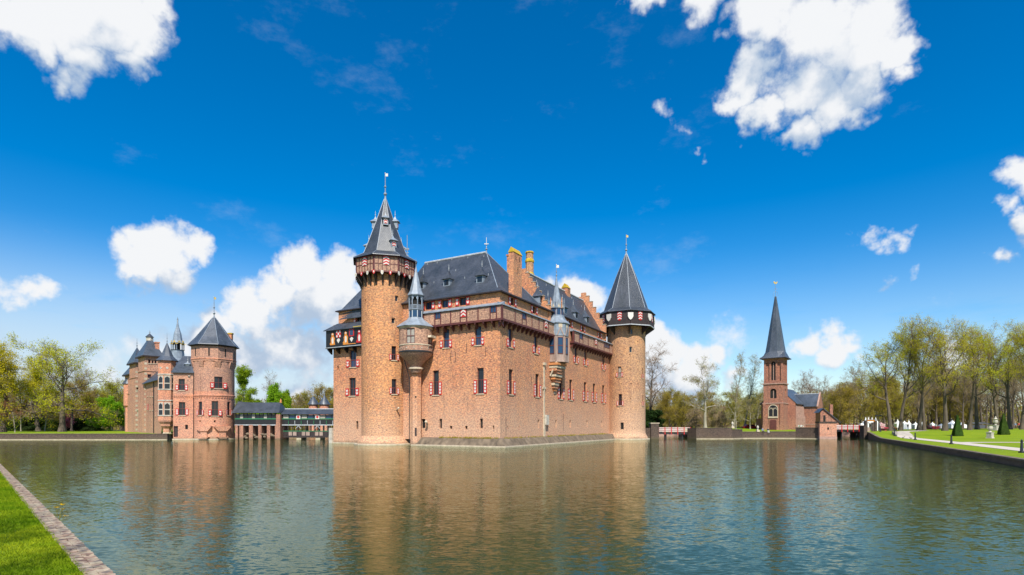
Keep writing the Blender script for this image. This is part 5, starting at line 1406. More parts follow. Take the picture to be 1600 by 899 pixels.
# ------------------------------------------------------------------ church
CD = 138.0
CT = (xat(1208, CD), CD)
nf = Vector((-.6225, -.7826)); rr_ = Vector((.7826, -.6225))
CH = thing('church', (CT[0], CT[1], 1.7), "red brick village church with a needle spire on the right side of the moat", 'church')
CF = LF(CT, (rr_.x, rr_.y), (nf.x, nf.y))          # x right along the front, b out of the front
cz_ = lambda y, D=CD: zat(y, D)
def arch_pts(w, z0, zs, za, n=6):
    """pointed arch outline, foot z0, springing zs, apex za"""
    p = [(-w, z0), (w, z0), (w, zs)]
    for i in range(1, n): t = i / n; p.append((w * math.cos(t * math.pi / 2) ** .8, zs + (za - zs) * math.sin(t * math.pi / 2)))
    p.append((0, za))
    for i in range(n - 1, 0, -1): t = i / n; p.append((-w * math.cos(t * math.pi / 2) ** .8, zs + (za - zs) * math.sin(t * math.pi / 2)))
    p.append((-w, zs))
    return p
def arch_window(parent, fr, x, w, z0, z1, glass='glass', lights=2, surround='stone', name='window', deep=.0, tracery='stone'):
    f = fr.shift(x); za = z1; zs = z1 - w * 1.1
    m_ = MB(f); m_.extrude(arch_pts(w + .16, z0 - .1, zs, za + .2), deep - .06, deep + .02); m_.mi = 1
    m_.extrude(arch_pts(w, z0, zs, za), deep + .02, deep + .03); m_.mi = 2
    for i in range(1, lights): xx = -w + 2 * w * i / lights; m_.box(xx - .06, xx + .06, deep + .03, deep + .08, z0, zs + w * .45)
    if lights > 1:
        for s in (-1, 1): m_.extrude([(s * w * .5 - w * .45, zs), (s * w * .5, zs + w * .55), (s * w * .5 + w * .45, zs), (s * w * .5 + w * .3, zs), (s * w * .5, zs + w * .38), (s * w * .5 - w * .3, zs)], deep + .03, deep + .08)
    return m_.build(name, [surround, glass, tracery], parent)
TW2 = 2.36; TDp = 4.7
STAGE = []
tops = [(cz_(671.5), cz_(630.5), 0.0), (cz_(630), cz_(600), .10), (cz_(599.5), cz_(559.5), .18)]
for z0, z1, ins in tops:
    st_i = len(STAGE); STAGE.append((z0, z1, ins))
for y in (630.4, 599.8, 560.5):
    z = cz_(y); m_ = MB(CF); m_.box(-TW2 - .1, TW2 + .1, -TDp - .1, .1, z - .12, z + .14); m_.build('string_course', 'pinkish_brick', CH)
m_ = MB(CF); m_.box(-TW2 - .12, TW2 + .12, -TDp, .12, 1.5, cz_(664)); m_.build('plinth', 'church_brick', CH)
# corner buttresses
for x in (-TW2 + .15, TW2 - .65):
    m_ = MB(CF); m_.box(x - .1, x + .6, 0, .22, 1.5, cz_(630.6)); m_.build('buttress', 'church_brick', CH)
RS = LF(CF(TW2, -TDp / 2, 0)[:2], (-nf.x, -nf.y), (rr_.x, rr_.y))   # right-hand side of the tower
def niche(fr, wallb, holes, x, w, z0, z1, glass, lights, name, parent_mat='church_brick'):
    """recessed pointed opening: a hole in the stage wall, brick spandrels round the arch head, and the field or lights set back"""
    holes.append((x - w, x + w, z0, z1)); zs = z1 - w * 1.1
    f = fr.shift(x); ap = arch_pts(w, z0, zs, z1)[2:]
    m_ = MB(f); h = len(ap) // 2
    for seg, cx in ((ap[:h + 1], w), (ap[h:], -w)):
        pts = seg + ([(cx, z1)] if abs(seg[-1][0]) < abs(seg[0][0]) else [(cx, z1)])
        m_.extrude(pts, wallb - .32, wallb - .004)
    m_.build('spandrel', parent_mat, CH)
    q = MB(f); q.box(-w, w, wallb - .36, wallb - .30, z0, z1)
    q.mi = 1
    for i in range(1, lights): xx = -w + 2 * w * i / lights; q.box(xx - .07, xx + .07, wallb - .30, wallb - .16, z0, zs + w * .45)
    q.build(name, [glass, 'pinkish_brick'], CH)
for (z0, z1, ins), kind in zip(STAGE, ('low', 'mid', 'top')):
    m_ = MB()
    for fr, L2_ in ((CF, TW2), (RS, TDp / 2)):
        hs = []
        if kind == 'top':
            for x in (-1.3, 1.3): niche(fr, -ins, hs, x, .40, cz_(596), cz_(566), 'church_brick', 1, 'blind_arch')
            niche(fr, -ins, hs, 0, .52, cz_(594.5), cz_(565), 'dark_inside' if fr is CF else 'church_brick', 2 if fr is CF else 1, 'belfry_window' if fr is CF else 'blind_arch')
        if kind == 'mid': niche(fr, -ins, hs, 0, .74 if fr is CF else .5, cz_(622.5), cz_(607.5), 'dark_inside' if fr is CF else 'church_brick', 2 if fr is CF else 1, 'window' if fr is CF else 'blind_arch')
        cut_wall(m_, lambda a, b, z, fr=fr, ins=ins: fr(a, b - ins, z), -L2_ + ins, L2_ - ins, z0, z1, hs, .3)
    q = MB(CF); q.poly([(-TW2 + ins, -ins, z0), (-TW2 + ins, -TDp + ins, z0), (-TW2 + ins, -TDp + ins, z1), (-TW2 + ins, -ins, z1)]); q.poly([(-TW2 + ins, -TDp + ins, z0), (TW2 - ins, -TDp + ins, z0), (TW2 - ins, -TDp + ins, z1), (-TW2 + ins, -TDp + ins, z1)])
    m_.v += q.v; n0 = len(m_.v) - len(q.v); m_.f += [tuple(i + n0 for i in f) for f in q.f]; m_.uv += q.uv; m_.m += q.m
    m_.build('tower_stage', 'church_brick', CH)
arch_window(CH, CF, 0, .95, cz_(651), cz_(633.5), 'glass', 2, 'stone', 'west_window', .0)
dr = MB(CF); dr.box(-.98, .98, 0, .14, 1.6, cz_(655.2)); dr.mi = 1; dr.extrude([(-.8, 1.6), (.8, 1.6), (.8, cz_(657.5)), (.4, cz_(656)), (-.4, cz_(656)), (-.8, cz_(657.5))], .14, .17); dr.build('door', ['church_brick', 'timber_red'], CH)
MB(CF).box(-1.1, 1.1, 0, .2, cz_(653.4), cz_(651.6)).build('door_hood', 'stone', CH)
# spire: square foot running into an eight-sided needle
ez = cz_(559.5); e = .62
sq = [(-TW2 - e, -TDp - e), (TW2 + e, -TDp - e), (TW2 + e, e), (-TW2 - e, e)]
o8 = lambda r, z: [(r * math.cos(R(22.5 + 45 * k)), -TDp / 2 + r * math.sin(R(22.5 + 45 * k)), z) for k in range(8)]
sp = MB(CF); c8 = o8(2.35, cz_(549)); t8 = o8(2.05, cz_(538)); u8 = o8(.2, cz_(461))
sqp = [(TW2 + e, e), (-TW2 - e, e), (-TW2 - e, -TDp - e), (TW2 + e, -TDp - e)]
def lerp_sq(k):
    a = R(22.5 + 45 * k); x, y = math.cos(a), math.sin(a); s = 1 / max(abs(x), abs(y)); return (x * s * (TW2 + e) * 1.0, -TDp / 2 + y * s * (TW2 + e), ez)
b8 = [lerp_sq(k) for k in range(8)]
corner = [((TW2 + e) * sx, -TDp / 2 + (TW2 + e) * sy, ez) for sx, sy in ((1, 1), (-1, 1), (-1, -1), (1, -1))]
for k in range(8):
    j = (k + 1) % 8
    if k % 2 == 0: sp.poly([b8[k], corner[k // 2], b8[j], c8[j], c8[k]], None, [(0, 0), (1, 0), (2, 0), (2, 2), (0, 2)])
    else: sp.poly([b8[k], b8[j], c8[j], c8[k]], None, [(0, 0), (2, 0), (2, 2), (0, 2)])
    sp.poly([c8[k], c8[j], t8[j], t8[k]], None, [(0, 0), (1.6, 0), (1.4, 2), (.2, 2)]); sp.poly([t8[k], t8[j], u8[j], u8[k]], None, [(0, 0), (1.4, 0), (.8, 14), (.6, 14)])
SP = sp.build('spire', 'slate_blue', CH)
m_ = MB(CF); m_.box(-TW2 - e, TW2 + e, -TDp - e, e, ez - .16, ez - .01); m_.build('eave', 'timber_dark', CH)
tx = CF(0, -TDp / 2, 0); tip = cz_(463)
m_ = MB(); m_.lathe(tx[:2], [(.2, tip - .9), (.13, tip + .2), (.05, tip + .3)], 8); m_.tube((tx[0], tx[1], tip), (tx[0], tx[1], cz_(441)), .05, .035); m_.box(tx[0] - .45, tx[0] + .45, tx[1] - .03, tx[1] + .03, cz_(449.3), cz_(448.7))
for i in range(12):
    a, b = R(30 * i), R(30 * i + 30); m_.tube((tx[0] + .6 * math.cos(a), tx[1], tip + .75 + .85 * math.sin(a)), (tx[0] + .6 * math.cos(b), tx[1], tip + .75 + .85 * math.sin(b)), .03, .03, 4)
m_.build('spire_cross', 'lead', CH)
m_ = MB(LF(tx[:2], (1, 0), (0, -1))); zc = cz_(440.5); m_.extrude([(-.35, zc), (.2, zc - .1), (.45, zc + .25), (.35, zc + .62), (.2, zc + .35), (-.05, zc + .25), (-.3, zc + .6), (-.55, zc + .45)], -.05, .05); m_.build('weathercock', 'gold', CH)
# nave, transept, buttresses
NV = LF(CF(0, -TDp, 0)[:2], (rr_.x, rr_.y), (-nf.x, -nf.y))         # x right, b backwards
NW, NL, nez, nrz = 4.0, 17.0, 8.6, 12.5
m_ = MB(NV); m_.box(-NW, NW, 0, NL, 1.5, nez); m_.poly([(-NW, 0, nez), (NW, 0, nez), (0, 0, nrz - .15)]); m_.build('nave_wall', 'church_brick', CH)
def gable_roof(fr, x0, x1, b0, b1, ze, zr, along='b', name='roof', mat='slate_blue', ov=.35):
    m_ = MB(fr)
    if along == 'b':
        xm = (x0 + x1) / 2
        for s, xe in ((-1, x0 - ov), (1, x1 + ov)):
            m_.poly([(xe, b0, ze - .25), (xe, b1, ze - .25), (xm, b1, zr), (xm, b0, zr)], None, [(b0, 0), (b1, 0), (b1, 5), (b0, 5)]); m_.poly([(xe, b0, ze - .45), (xe, b1, ze - .45), (xe, b1, ze - .25), (xe, b0, ze - .25)])
            m_.poly([(xe, b0, ze - .25), (xm, b0, zr), (xm, b0, zr - .2), (xe, b0, ze - .45)])
    else:
        bm_ = (b0 + b1) / 2
        for be in (b0 - ov, b1 + ov):
            m_.poly([(x0, be, ze - .25), (x1, be, ze - .25), (x1, bm_, zr), (x0, bm_, zr)], None, [(x0, 0), (x1, 0), (x1, 5), (x0, 5)]); m_.poly([(x0, be, ze - .45), (x1, be, ze - .45), (x1, be, ze - .25), (x0, be, ze - .25)])
    o = m_.build(name, mat, CH)
    c = MB(); 
    if along == 'b': c.tube(fr((x0 + x1) / 2, b0, zr + .02), fr((x0 + x1) / 2, b1, zr + .02), .08)
    else: c.tube(fr(x0, (b0 + b1) / 2, zr + .02), fr(x1, (b0 + b1) / 2, zr + .02), .08)
    c.build('ridge_cap', 'lead_pale', o); return o
gable_roof(NV, -NW, NW, -.05, NL, nez, nrz)
T0, T1, TX = 8.2, 14.2, 7.6
m_ = MB(NV); m_.box(NW - .1, TX, T0, T1, 1.5, 8.0); m_.poly([(TX, T0, 8.0), (TX, T1, 8.0), (TX, (T0 + T1) / 2, 11.0)]); m_.poly([(TX - .3, T0, 8.0), (TX - .3, T1, 8.0), (TX - .3, (T0 + T1) / 2, 11.0)]); m_.build('transept_wall', 'church_brick', CH)
gable_roof(NV, NW - 3, TX - .25, T0, T1, 8.1, 11.1, 'x')
m_ = MB(NV); bm2 = (T0 + T1) / 2
for s, b in ((-1, T0 - .4), (1, T1 + .4)): m_.poly([(TX - .3, b, 7.9), (TX + .05, b, 7.9), (TX + .05, bm2, 11.45), (TX - .3, bm2, 11.45)]); m_.poly([(TX - .3, b, 7.6), (TX + .05, b, 7.6), (TX + .05, b, 7.9), (TX - .3, b, 7.9)]); m_.poly([(TX + .05, b, 7.6), (TX + .05, b, 7.9), (TX + .05, bm2, 11.45), (TX + .05, bm2, 11.1)])
m_.build('gable_coping', 'pinkish_brick', CH)
NR = LF(NV(NW, 0, 0)[:2], (-nf.x, -nf.y), (rr_.x, rr_.y))
for b in (.9, 3.2, 5.4, 7.6):
    m_ = MB(NR); m_.extrude([(0, 1.5), (.75, 1.5), (.7, 5.0), (.45, 5.4), (.4, 7.2), (0, 7.7)], 0, 0) if False else None
    q = MB(LF(NR(b, 0, 0)[:2], (rr_.x, rr_.y), (nf.x, nf.y))); q.extrude([(0, 1.5), (.75, 1.5), (.7, 5.0), (.45, 5.4), (.4, 7.4), (0, 7.9)], -.25, .25); q.build('buttress', 'pinkish_brick', CH)
    if b < 7: arch_window(CH, NR, b + 1.1, .38, 3.6, 7.4, 'glass', 1, 'stone', 'window', .02)
m_ = MB(NR); m_.box(0, 8, 0, .1, 3.05, 3.25); m_.build('string_course', 'pinkish_brick', CH)
TF = LF(NV(TX, T0, 0)[:2], (-rr_.x, -rr_.y), (nf.x, nf.y)); MB(TF).box(.02, TX - NW, 0, .1, 3.05, 3.25).build('string_course', 'pinkish_brick', CH)
q = MB(LF(NV(TX, T0 + .3, 0)[:2], (rr_.x, rr_.y), (nf.x, nf.y))); q.extrude([(0, 1.5), (.9, 1.5), (.85, 4.6), (.5, 5.2), (.45, 6.6), (0, 7.2)], -.3, .3); q.build('buttress', 'church_brick', CH)
m_ = MB(NV); m_.box(-NW - 1.3, -NW + .05, .2, 6, 1.5, 4.6); m_.build('aisle_wall', 'church_brick', CH)
# brick hut on the quay corner and the low boiler house behind it
HD = 121.0; hf = LF((xat(1294, HD), HD), (.97, -.24), (-.24, -.97))
HT = thing('brick_hut', (hf.o[0], hf.o[1], 0), "small flat-topped pinkish brick hut at the water's edge beside the church", 'hut')
MB(hf).box(-1.65, 1.65, -3, 0, -.5, 3.45).build('wall', 'chatelet_brick', HT); MB(hf).box(-1.8, 1.8, -3.1, .12, 3.452, 3.75).build('parapet', 'quay_brick', HT)
MB(hf).box(-.18, .18, 0, .02, 2.0, 2.5).build('slot', 'dark_inside', HT)
q = MB(hf)
for i in range(9): q.box(-1.6 + .36 * i, -1.45 + .36 * i, 0, .06, .95, 1.12)
q.build('dentil', 'church_brick', HT); MB(hf).box(-1.7, 1.7, -3, .12, -.5, .55).build('plinth', 'pinkish_brick', HT)
bf2 = LF((xat(1294, 128), 128), (.97, -.24), (-.24, -.97))
BH = thing('boiler_house', (bf2.o[0], bf2.o[1], 1.7), "low brick outbuilding with a lean-to slate roof and tall thin chimney behind the hut", 'outbuilding')
q = MB(bf2); q.extrude([(-1.6, 1.6), (2.2, 1.6), (2.2, 3.9), (-.9, 6.6), (-1.6, 5.9)], -4, 0); q.build('wall', 'church_brick', BH)
q = MB(bf2); q.poly([(2.5, .3, 3.6), (2.5, -4.3, 3.6), (-1.0, -4.3, 6.85), (-1.0, .3, 6.85)], None, [(0, 0), (4, 0), (4, 4), (0, 4)]); q.poly([(-2, .3, 5.8), (-2, -4.3, 5.8), (-1.0, -4.3, 6.85), (-1.0, .3, 6.85)]); q.poly([(2.5, .3, 3.45), (2.5, .3, 3.6), (-1, .3, 6.85), (-1, .3, 6.65)]); q.build('roof', 'slate_blue', BH)
MB(bf2).box(.55, 1.15, -1.2, -.6, 4, zat(632, 128)).build('chimney', 'church_brick', BH); MB(bf2).box(-1.0, -.55, 0, .03, 3.4, 5.2).build('window', 'dark_inside', BH)

# ------------------------------------------------------------------ red and white wooden bridges
def wood_bridge(p0, p1, ztop, label, npost):
    d = Vector((p1[0] - p0[0], p1[1] - p0[1])); L_ = d.length; d.normalize(); n = (d.y, -d.x)
    if n[0] * p0[0] + n[1] * p0[1] > 0: n = (-n[0], -n[1])
    fr = LF(p0, (d.x, d.y), n); t = thing('wooden_bridge', (p0[0], p0[1], 0), label, 'bridge', 'red and white wooden bridges')
    zd = ztop - 1.15
    MB(fr).box(0, L_, -3, 0, zd - .35, zd).build('deck', 'timber_black', t)
    for b in (0, -3):
        for i in range(npost):
            x = .15 + (L_ - .3) * i / (npost - 1); MB(fr).box(x - .09, x + .09, b - .02, b + .13, zd - .45, ztop + .05).build('post', 'paint_red', t)
            if i < npost - 1:
                x2 = .15 + (L_ - .3) * (i + 1) / (npost - 1)
                for z in (ztop - .12, ztop - .48, ztop - .84): MB(fr).box(x + .1, x2 - .1, b + .01, b + .08, z - .12, z + .1).build('rail', 'paint_pink' if b else 'rail_pale', t)
    for x in (L_ * .25, L_ * .75): MB(fr).box(x - .15, x + .15, -2.6, -.4, -1, zd - .351).build('pile', 'timber_black', t)
wood_bridge((xat(1028, 126), 126), (xat(1080, 125), 125), zat(668, 126), "red and white railed wooden bridge between the right castle tower and the church island", 6)
wood_bridge((xat(1305, 127), 127), (xat(1352, 127), 127), zat(664.3, 127), "red and white railed wooden bridge right of the church leading to the tent entrance", 6)
gp = thing('gate_pier', (xat(1024, 124), 124, 0), "square dark brick pier in the water right of the castle tower at the bridge end", 'pier')
fr = LF((xat(1024, 124), 124), (1, 0), (0, -1)); MB(fr).box(-.95, .8, -1.6, 0, -1, zat(662.2, 124)).build('shaft', 'quay_brick', gp); MB(fr).box(-1.05, .9, -1.7, .1, zat(662.1, 124), zat(660.8, 124)).build('coping', 'stone', gp)
MB(fr).box(-4.2, -.96, -1.2, -.5, -1, zat(669, 124)).build('arch_wall', 'quay_brick', gp); q = MB(fr); q.extrude(arch_pts(.5, -.2, .7, 1.15), -.5, -.47, fr.shift(-2.2)); q.build('arch_opening', 'dark_inside', gp)

# ------------------------------------------------------------------ right-hand park: lawn, path, quay
BA_, BB_ = Vector((xat(1600, 41.4), 41.4)), Vector((xat(1356.5, 121), 121.0))
bd = (BB_ - BA_).normalized(); bn = Vector((bd.y, -bd.x))            # bn points inland
def sm(x, a, b): t = min(1, max(0, (x - a) / (b - a))); return t * t * (3 - 2 * t)
def land(s, d):
    """height of the right lawn, s along the bank from the right frame edge, d metres inland"""
    return .60 + .05 * sm(d, 0, 2) + 1.15 * sm(d, 9, 48) + .95 * sm(s, 68, 92) * (1 - sm(d, 9, 48) * .8)
def rpos(s, d): p = BA_ + bd * s + bn * d; return p
def rsd(x, y): v = Vector((x, y)) - BA_; return v.dot(bd), v.dot(bn)
def rz(x, y): return land(*rsd(x, y))
ss = [-60 + 3.0 * i for i in range(72)]; ds = [0, .5, 1, 2, 3, 4, 5.5, 7, 9, 11.5, 14, 17, 20, 24, 28, 33, 38, 44, 50, 60, 80, 120, 200, 420]
mb = MB()
for i in range(len(ss) - 1):
    for j in range(len(ds) - 1):
        q = [(ss[i], ds[j]), (ss[i + 1], ds[j]), (ss[i + 1], ds[j + 1]), (ss[i], ds[j + 1])]
        mb.raw([(*rpos(*c), land(*c)) for c in q], q)
RLAWN = mb.build('right_lawn', 'grass', smooth=60); RLAWN['kind'] = 'structure'
# quay wall of the right lawn
rq = thing('quay_wall', (BA_.x, BA_.y, 0), "low dark quay wall with a pale earthy edge along the right-hand lawn", 'wall')
fr = LF((BA_.x, BA_.y), (bd.x, bd.y), (-bn.x, -bn.y)); Lq = (BB_ - BA_).length
m_ = MB(fr)
for i in range(40):
    x0, x1 = -60 + (Lq + 60) * i / 40, -60 + (Lq + 60) * (i + 1) / 40; z0, z1 = land(x0, 0), land(x1, 0)
    m_.poly([(x0, .05, -1), (x1, .05, -1), (x1, 0, z1 - .1), (x0, 0, z0 - .1)])
m_.build('wall', 'quay_mud', rq)
m_ = MB(fr)
for i in range(40):
    x0, x1 = -60 + (Lq + 60) * i / 40, -60 + (Lq + 60) * (i + 1) / 40; z0, z1 = land(x0, 0) + .02, land(x1, 0) + .02
    m_.poly([(x0, .12, z0), (x1, .12, z1), (x1, -.34, z1 + .02), (x0, -.34, z0 + .02)]); m_.poly([(x0, .12, z0 - .14), (x1, .12, z1 - .14), (x1, .12, z1), (x0, .12, z0)])
m_.build('coping', 'stone_mossy', rq)
# gravel path
def ribbon(name, pts, w, mat, lift=.012, n=60):
    """pts: (s,d) centre line"""
    mb = MB(); P_ = []
    for i in range(n + 1):
        t = i / n * (len(pts) - 1); k = min(int(t), len(pts) - 2); u = t - k
        a = Vector(pts[max(k - 1, 0)]); b = Vector(pts[k]); c = Vector(pts[k + 1]); d = Vector(pts[min(k + 2, len(pts) - 1)])
        P_.append(.5 * ((2 * b) + (c - a) * u + (2 * a - 5 * b + 4 * c - d) * u * u + (3 * b - a - 3 * c + d) * u ** 3))
    for i in range(n):
        t0 = (P_[min(i + 1, n)] - P_[max(i - 1, 0)]).normalized(); t1 = (P_[min(i + 2, n)] - P_[i]).normalized()
        row = []
        for p, t in ((P_[i], t0), (P_[i + 1], t1)):
            nn = Vector((-t.y, t.x)) * w / 2; row.append((p - nn, p + nn))
        for k in range(3):
            c = [row[0][0].lerp(row[0][1], k / 3), row[1][0].lerp(row[1][1], k / 3), row[1][0].lerp(row[1][1], (k + 1) / 3), row[0][0].lerp(row[0][1], (k + 1) / 3)]
            mb.raw([(*rpos(*q), land(*q) + lift) for q in c], [tuple(q) for q in c])
    o = mb.build(name, mat); o['kind'] = 'structure'; return o
ribbon('gravel_path', [(-50, 5.5), (-20, 5.4), (5, 5.3), (25, 5.2), (45, 5.0), (62, 4.6), (74, 4.4), (84, 5.2), (96, 8), (112, 14)], 2.5, 'gravel', .03)
ribbon('side_path', [(42, 5.3), (45, 8.5), (46, 13), (44, 20), (40, 30)], 2.6, 'gravel', .035)
st_ = thing('stone_steps', (*rpos(80, 4.6), land(80, 4.6)), "short flight of pale stone steps with an iron rail where the path meets the gate", 'steps')
fr = LF(rpos(76, 4.6)[:], (bd.x, bd.y), (bn.x, bn.y)); z0 = land(76, 4.6)
for i in range(5): MB(fr).box(i * 1.1, i * 1.1 + 1.12, -1.3, 1.3, z0 - .5, z0 + .1 + .15 * (i + 1)).build('step', 'concrete', st_)
q = MB(fr); q.tube(fr(0, -1.3, z0 + .9), fr(5.5, -1.3, z0 + 1.7), .05); 
for i in range(4): q.tube(fr(i * 1.8, -1.3, z0), fr(i * 1.8, -1.3, z0 + .9 + .26 * i), .04)
q.build('hand_rail', 'iron', st_)
# brick gate with posts in front of the tents
gx, gy = xat(1361, 124), 124.0
gt = thing('tent_gate', (gx, gy, 1.2), "brown brick gateway with a yellow banner in front of the white pointed tents", 'gate')
fr = LF((gx, gy), (1, 0), (0, -1)); s_ = 124 / FPX
for x0, x1 in ((-8.5, -5.5), (6.5, 9.5)): MB(fr).box(x0 * s_, x1 * s_, -.6, 0, .4, zat(657, gy)).build('pier', 'quay_brick', gt)
MB(fr).box(-5.6 * s_, 6.6 * s_, -.5, -.15, zat(658.8, gy), zat(656.6, gy)).build('banner', 'paint_orange', gt)
MB(fr).box(-5.6 * s_, 6.6 * s_, -.6, -.05, zat(656.5, gy), zat(655.6, gy)).build('beam', 'timber_grey', gt)
MB(fr).box(-5.4 * s_, -.6 * s_, -.4, -.2, .8, zat(668, gy)).build('gate_leaf', 'timber_grey', gt); MB(fr).box(2.2 * s_, 6.4 * s_, -.4, -.2, .8, zat(660, gy)).build('gate_leaf', 'quay_brick', gt)
q = MB(fr); q.box(-9.6 * s_, -8.7 * s_, -1.2, .2, -1, zat(668, gy)); q.build('abutment', 'quay_brick', gt)
q = thing('abutment_wall', (xat(1352, 122), 122, 0), "black stepped end wall of the right lawn's quay by the gate", 'wall')
fr2 = LF((xat(1352.5, 121.6), 121.6), (1, 0), (0, -1)); MB(fr2).extrude([(-.35, -1), (.55, -1), (.55, .95), (.3, 1.6), (.12, 2.2), (.1, 2.9), (-.35, 2.9)], -1.6, 0).build('wall', 'quay_brick', q)

# bollards
bollard_spots = [(1596.5, 50.0, 1.2), (1486.5, 71.5, 1.15), (1430, 91.0, 1.1), (1398, 108.5, 1.1), (1375.5, 121, 1.1)]
blab = ["black tapered bollard nearest the right frame edge beside the gravel path", "black bollard beside the left topiary pyramid, second along the path from the right", "black bollard in the middle of the row along the path", "black bollard just right of the stone steps", "black bollard at the foot of the stone steps, farthest of the row"]
m_ = MB(); m_.box(-.17, .17, -.17, .17, -.1, .12); m_.lathe((0, 0), [(.15, .12), (.13, .2), (.085, 1.0), (.11, 1.02), (.11, 1.06), (.07, 1.08)], 12); bm1 = m_.mesh('post', 'iron', smooth=40)
m_ = MB(); m_.ball((0, 0, 1.12), .085, 10); bm2_ = m_.mesh('cap', 'iron', smooth=40)
for (px, D, h), lb in zip(bollard_spots, blab):
    x = xat(px, D); t = thing('bollard', (x, D, rz(x, D)), lb, 'bollard', 'bollards along the gravel path')
    for nm, me in (('post', bm1), ('cap', bm2_)): o = bpy.data.objects.new(nm, me); COL.objects.link(o); o.parent = t
# clipped yew pyramids
def topiary(px, D, lab):
    x = xat(px, D); z = rz(x, D); w = .74; h = 3.95; rg = random.Random(px)
    t = thing('topiary_pyramid', (x, D, z), lab, 'topiary', 'clipped yew pyramids')
    core = MB(); core.lathe((x, D), [(w * 1.28, z - .05), (w * 1.24, z + .5), (.13, z + h - .1), (0.0, z + h)], 4, R(30)); core.build('clipped_core', 'leaf_yew', t)
    q = MB(); fl = []
    for i in range(2600):
        f = rg.random() ** 1.4; zz = z + .02 + f * (h - .05); rw = (w * 1.28 * (1 - f) + .1)
        k = rg.randint(0, 3); a0_, a1_ = R(30 + 90 * k), R(120 + 90 * k); u = rg.random()
        cx = x + rw * ((1 - u) * math.sin(a0_) + u * math.sin(a1_)); cy = D - rw * ((1 - u) * math.cos(a0_) + u * math.cos(a1_))
        s = .07; v = [Vector((rg.uniform(-s, s), rg.uniform(-s, s), rg.uniform(-s, s))) for _ in range(3)]
        q.raw([(cx + a.x, cy + a.y, zz + a.z) for a in v], [(0, 0)] * 3)
    o = q.build('foliage', 'leaf_yew', t); o['kind'] = 'stuff'
topiary(1496, 105, "dark clipped yew pyramid left of the white urn"); topiary(1568, 104, "dark clipped yew pyramid right of the white urn")
# stone urns
def urn(px, D, sc, lab):
    x = xat(px, D); z = rz(x, D); t = thing('garden_urn', (x, D, z), lab, 'urn', 'stone garden urns'); f = LF((x, D), (.92, .38), (.38, -.92))
    MB(f).box(-.62 * sc, .62 * sc, -.62 * sc, .62 * sc, z - .1, z + .2 * sc).build('base', 'stone_white', t)
    MB(f).box(-.5 * sc, .5 * sc, -.5 * sc, .5 * sc, z + .2 * sc, z + 1.35 * sc).build('pedestal', 'stone_white', t)
    q = MB(f); q.box(-.6 * sc, .6 * sc, -.6 * sc, .6 * sc, z + 1.351 * sc, z + 1.47 * sc); q.build('pedestal_cap', 'stone_white', t)
    q = MB(); q.lathe((x, D), [(r * sc, z + h * sc) for r, h in ((.34, 1.47), (.30, 1.6), (.14, 1.72), (.18, 1.82), (.42, 2.05), (.52, 2.4), (.46, 2.75), (.40, 2.85), (.62, 3.1), (.66, 3.14), (.5, 3.16))], 20)
    for s in (-1, 1):
        for i in range(6):
            a, b = R(-70 + 28 * i), R(-42 + 28 * i); q.tube((x + s * (.46 + .22 * math.cos(a)) * sc, D, z + (2.5 + .32 * math.sin(a)) * sc), (x + s * (.46 + .22 * math.cos(b)) * sc, D, z + (2.5 + .32 * math.sin(b)) * sc), .05 * sc, .05 * sc, 5)
    if sc < 1.01 and px > 1550: q.lathe((x, D), [(r * sc, z + h * sc) for r, h in ((.5, 3.16), (.2, 3.4), (.26, 3.6), (.1, 3.8), (0, 4.0))], 14)
    q.build('urn', 'stone_white', t, 40)
urn(1547, 97, .74, "white stone urn on a square pedestal between the two yew pyramids"); urn(1555.5, 128, .82, "farther lidded white stone urn on a pedestal behind the first urn")

# tents
def tent(px, D, wpx, ypk, yev, lab, grp='white pagoda tents', side=True, mat='sail_white'):
    x = xat(px, D); w = wpx * D / FPX / 2; z = max(.92, rz(x, D)) if x > 60 else 1.7; ze, zp = zat(yev, D), zat(ypk, D)
    t = thing('pagoda_tent', (x, D, z), lab, 'tent', grp)
    q = MB(); q.lathe((x, D), [(w * 1.414, ze - .25), (w * 1.414, ze), (w * .75, ze + (zp - ze) * .22), (w * .28, ze + (zp - ze) * .58), (.03, zp)], 4, R(45)); q.build('roof', mat, t)
    if side: MB().lathe((x, D), [(w * 1.36, z), (w * 1.36, ze - .2)], 4, R(45)).build('side_wall', mat, t)
    for sx in (-1, 1):
        for sy in (-1, 1): MB().tube((x + sx * w * .97, D + sy * w * .97, z), (x + sx * w * .97, D + sy * w * .97, ze), .05).build('leg', 'lead_pale', t)
for i, px in enumerate((1352.5, 1357, 1362.5, 1368.3)): tent(px, 141, 6.5, 652, 660, ["white pointed tent at the left end of the entrance row behind the gate", "second white pointed tent from the left in the entrance row", "third white pointed tent from the left in the entrance row", "white pointed tent at the right end of the entrance row"][i], side=(i in (0, 3)))
tent(1347, 139, 7, 661, 663, "low white awning tent beside the bridge end, left of the pointed tents"); tent(1376.5, 143, 8, 659.5, 663, "small pinkish tent right of the entrance row", mat='paint_pink')
for px, D, w, yp, ye, lb in ((1402.5, 172, 7, 655, 662, "white pointed tent between the first and second big trunks"), (1413, 174, 8, 657.5, 661.5, "wide white tent with several points right of the second trunk"), (1420, 175, 4.5, 655.5, 662, "narrow white pointed tent right of the wide one"), (1430.5, 178, 7.5, 659, 664, "white tent with a dark awning left of the third trunk"), (1441, 180, 4, 659, 662, "small white tent just left of the fourth trunk"), (1457, 182, 5, 659.5, 663, "small white tent above the red stall"), (1470.5, 186, 7, 662, 665, "far small white tent left of the big oak trunk"), (1488, 184, 15, 656.5, 663, "large white marquee behind the left yew pyramid"), (1502, 186, 10, 660, 664, "white marquee wing right of the left yew pyramid")): tent(px, D, w, yp, ye, lb)
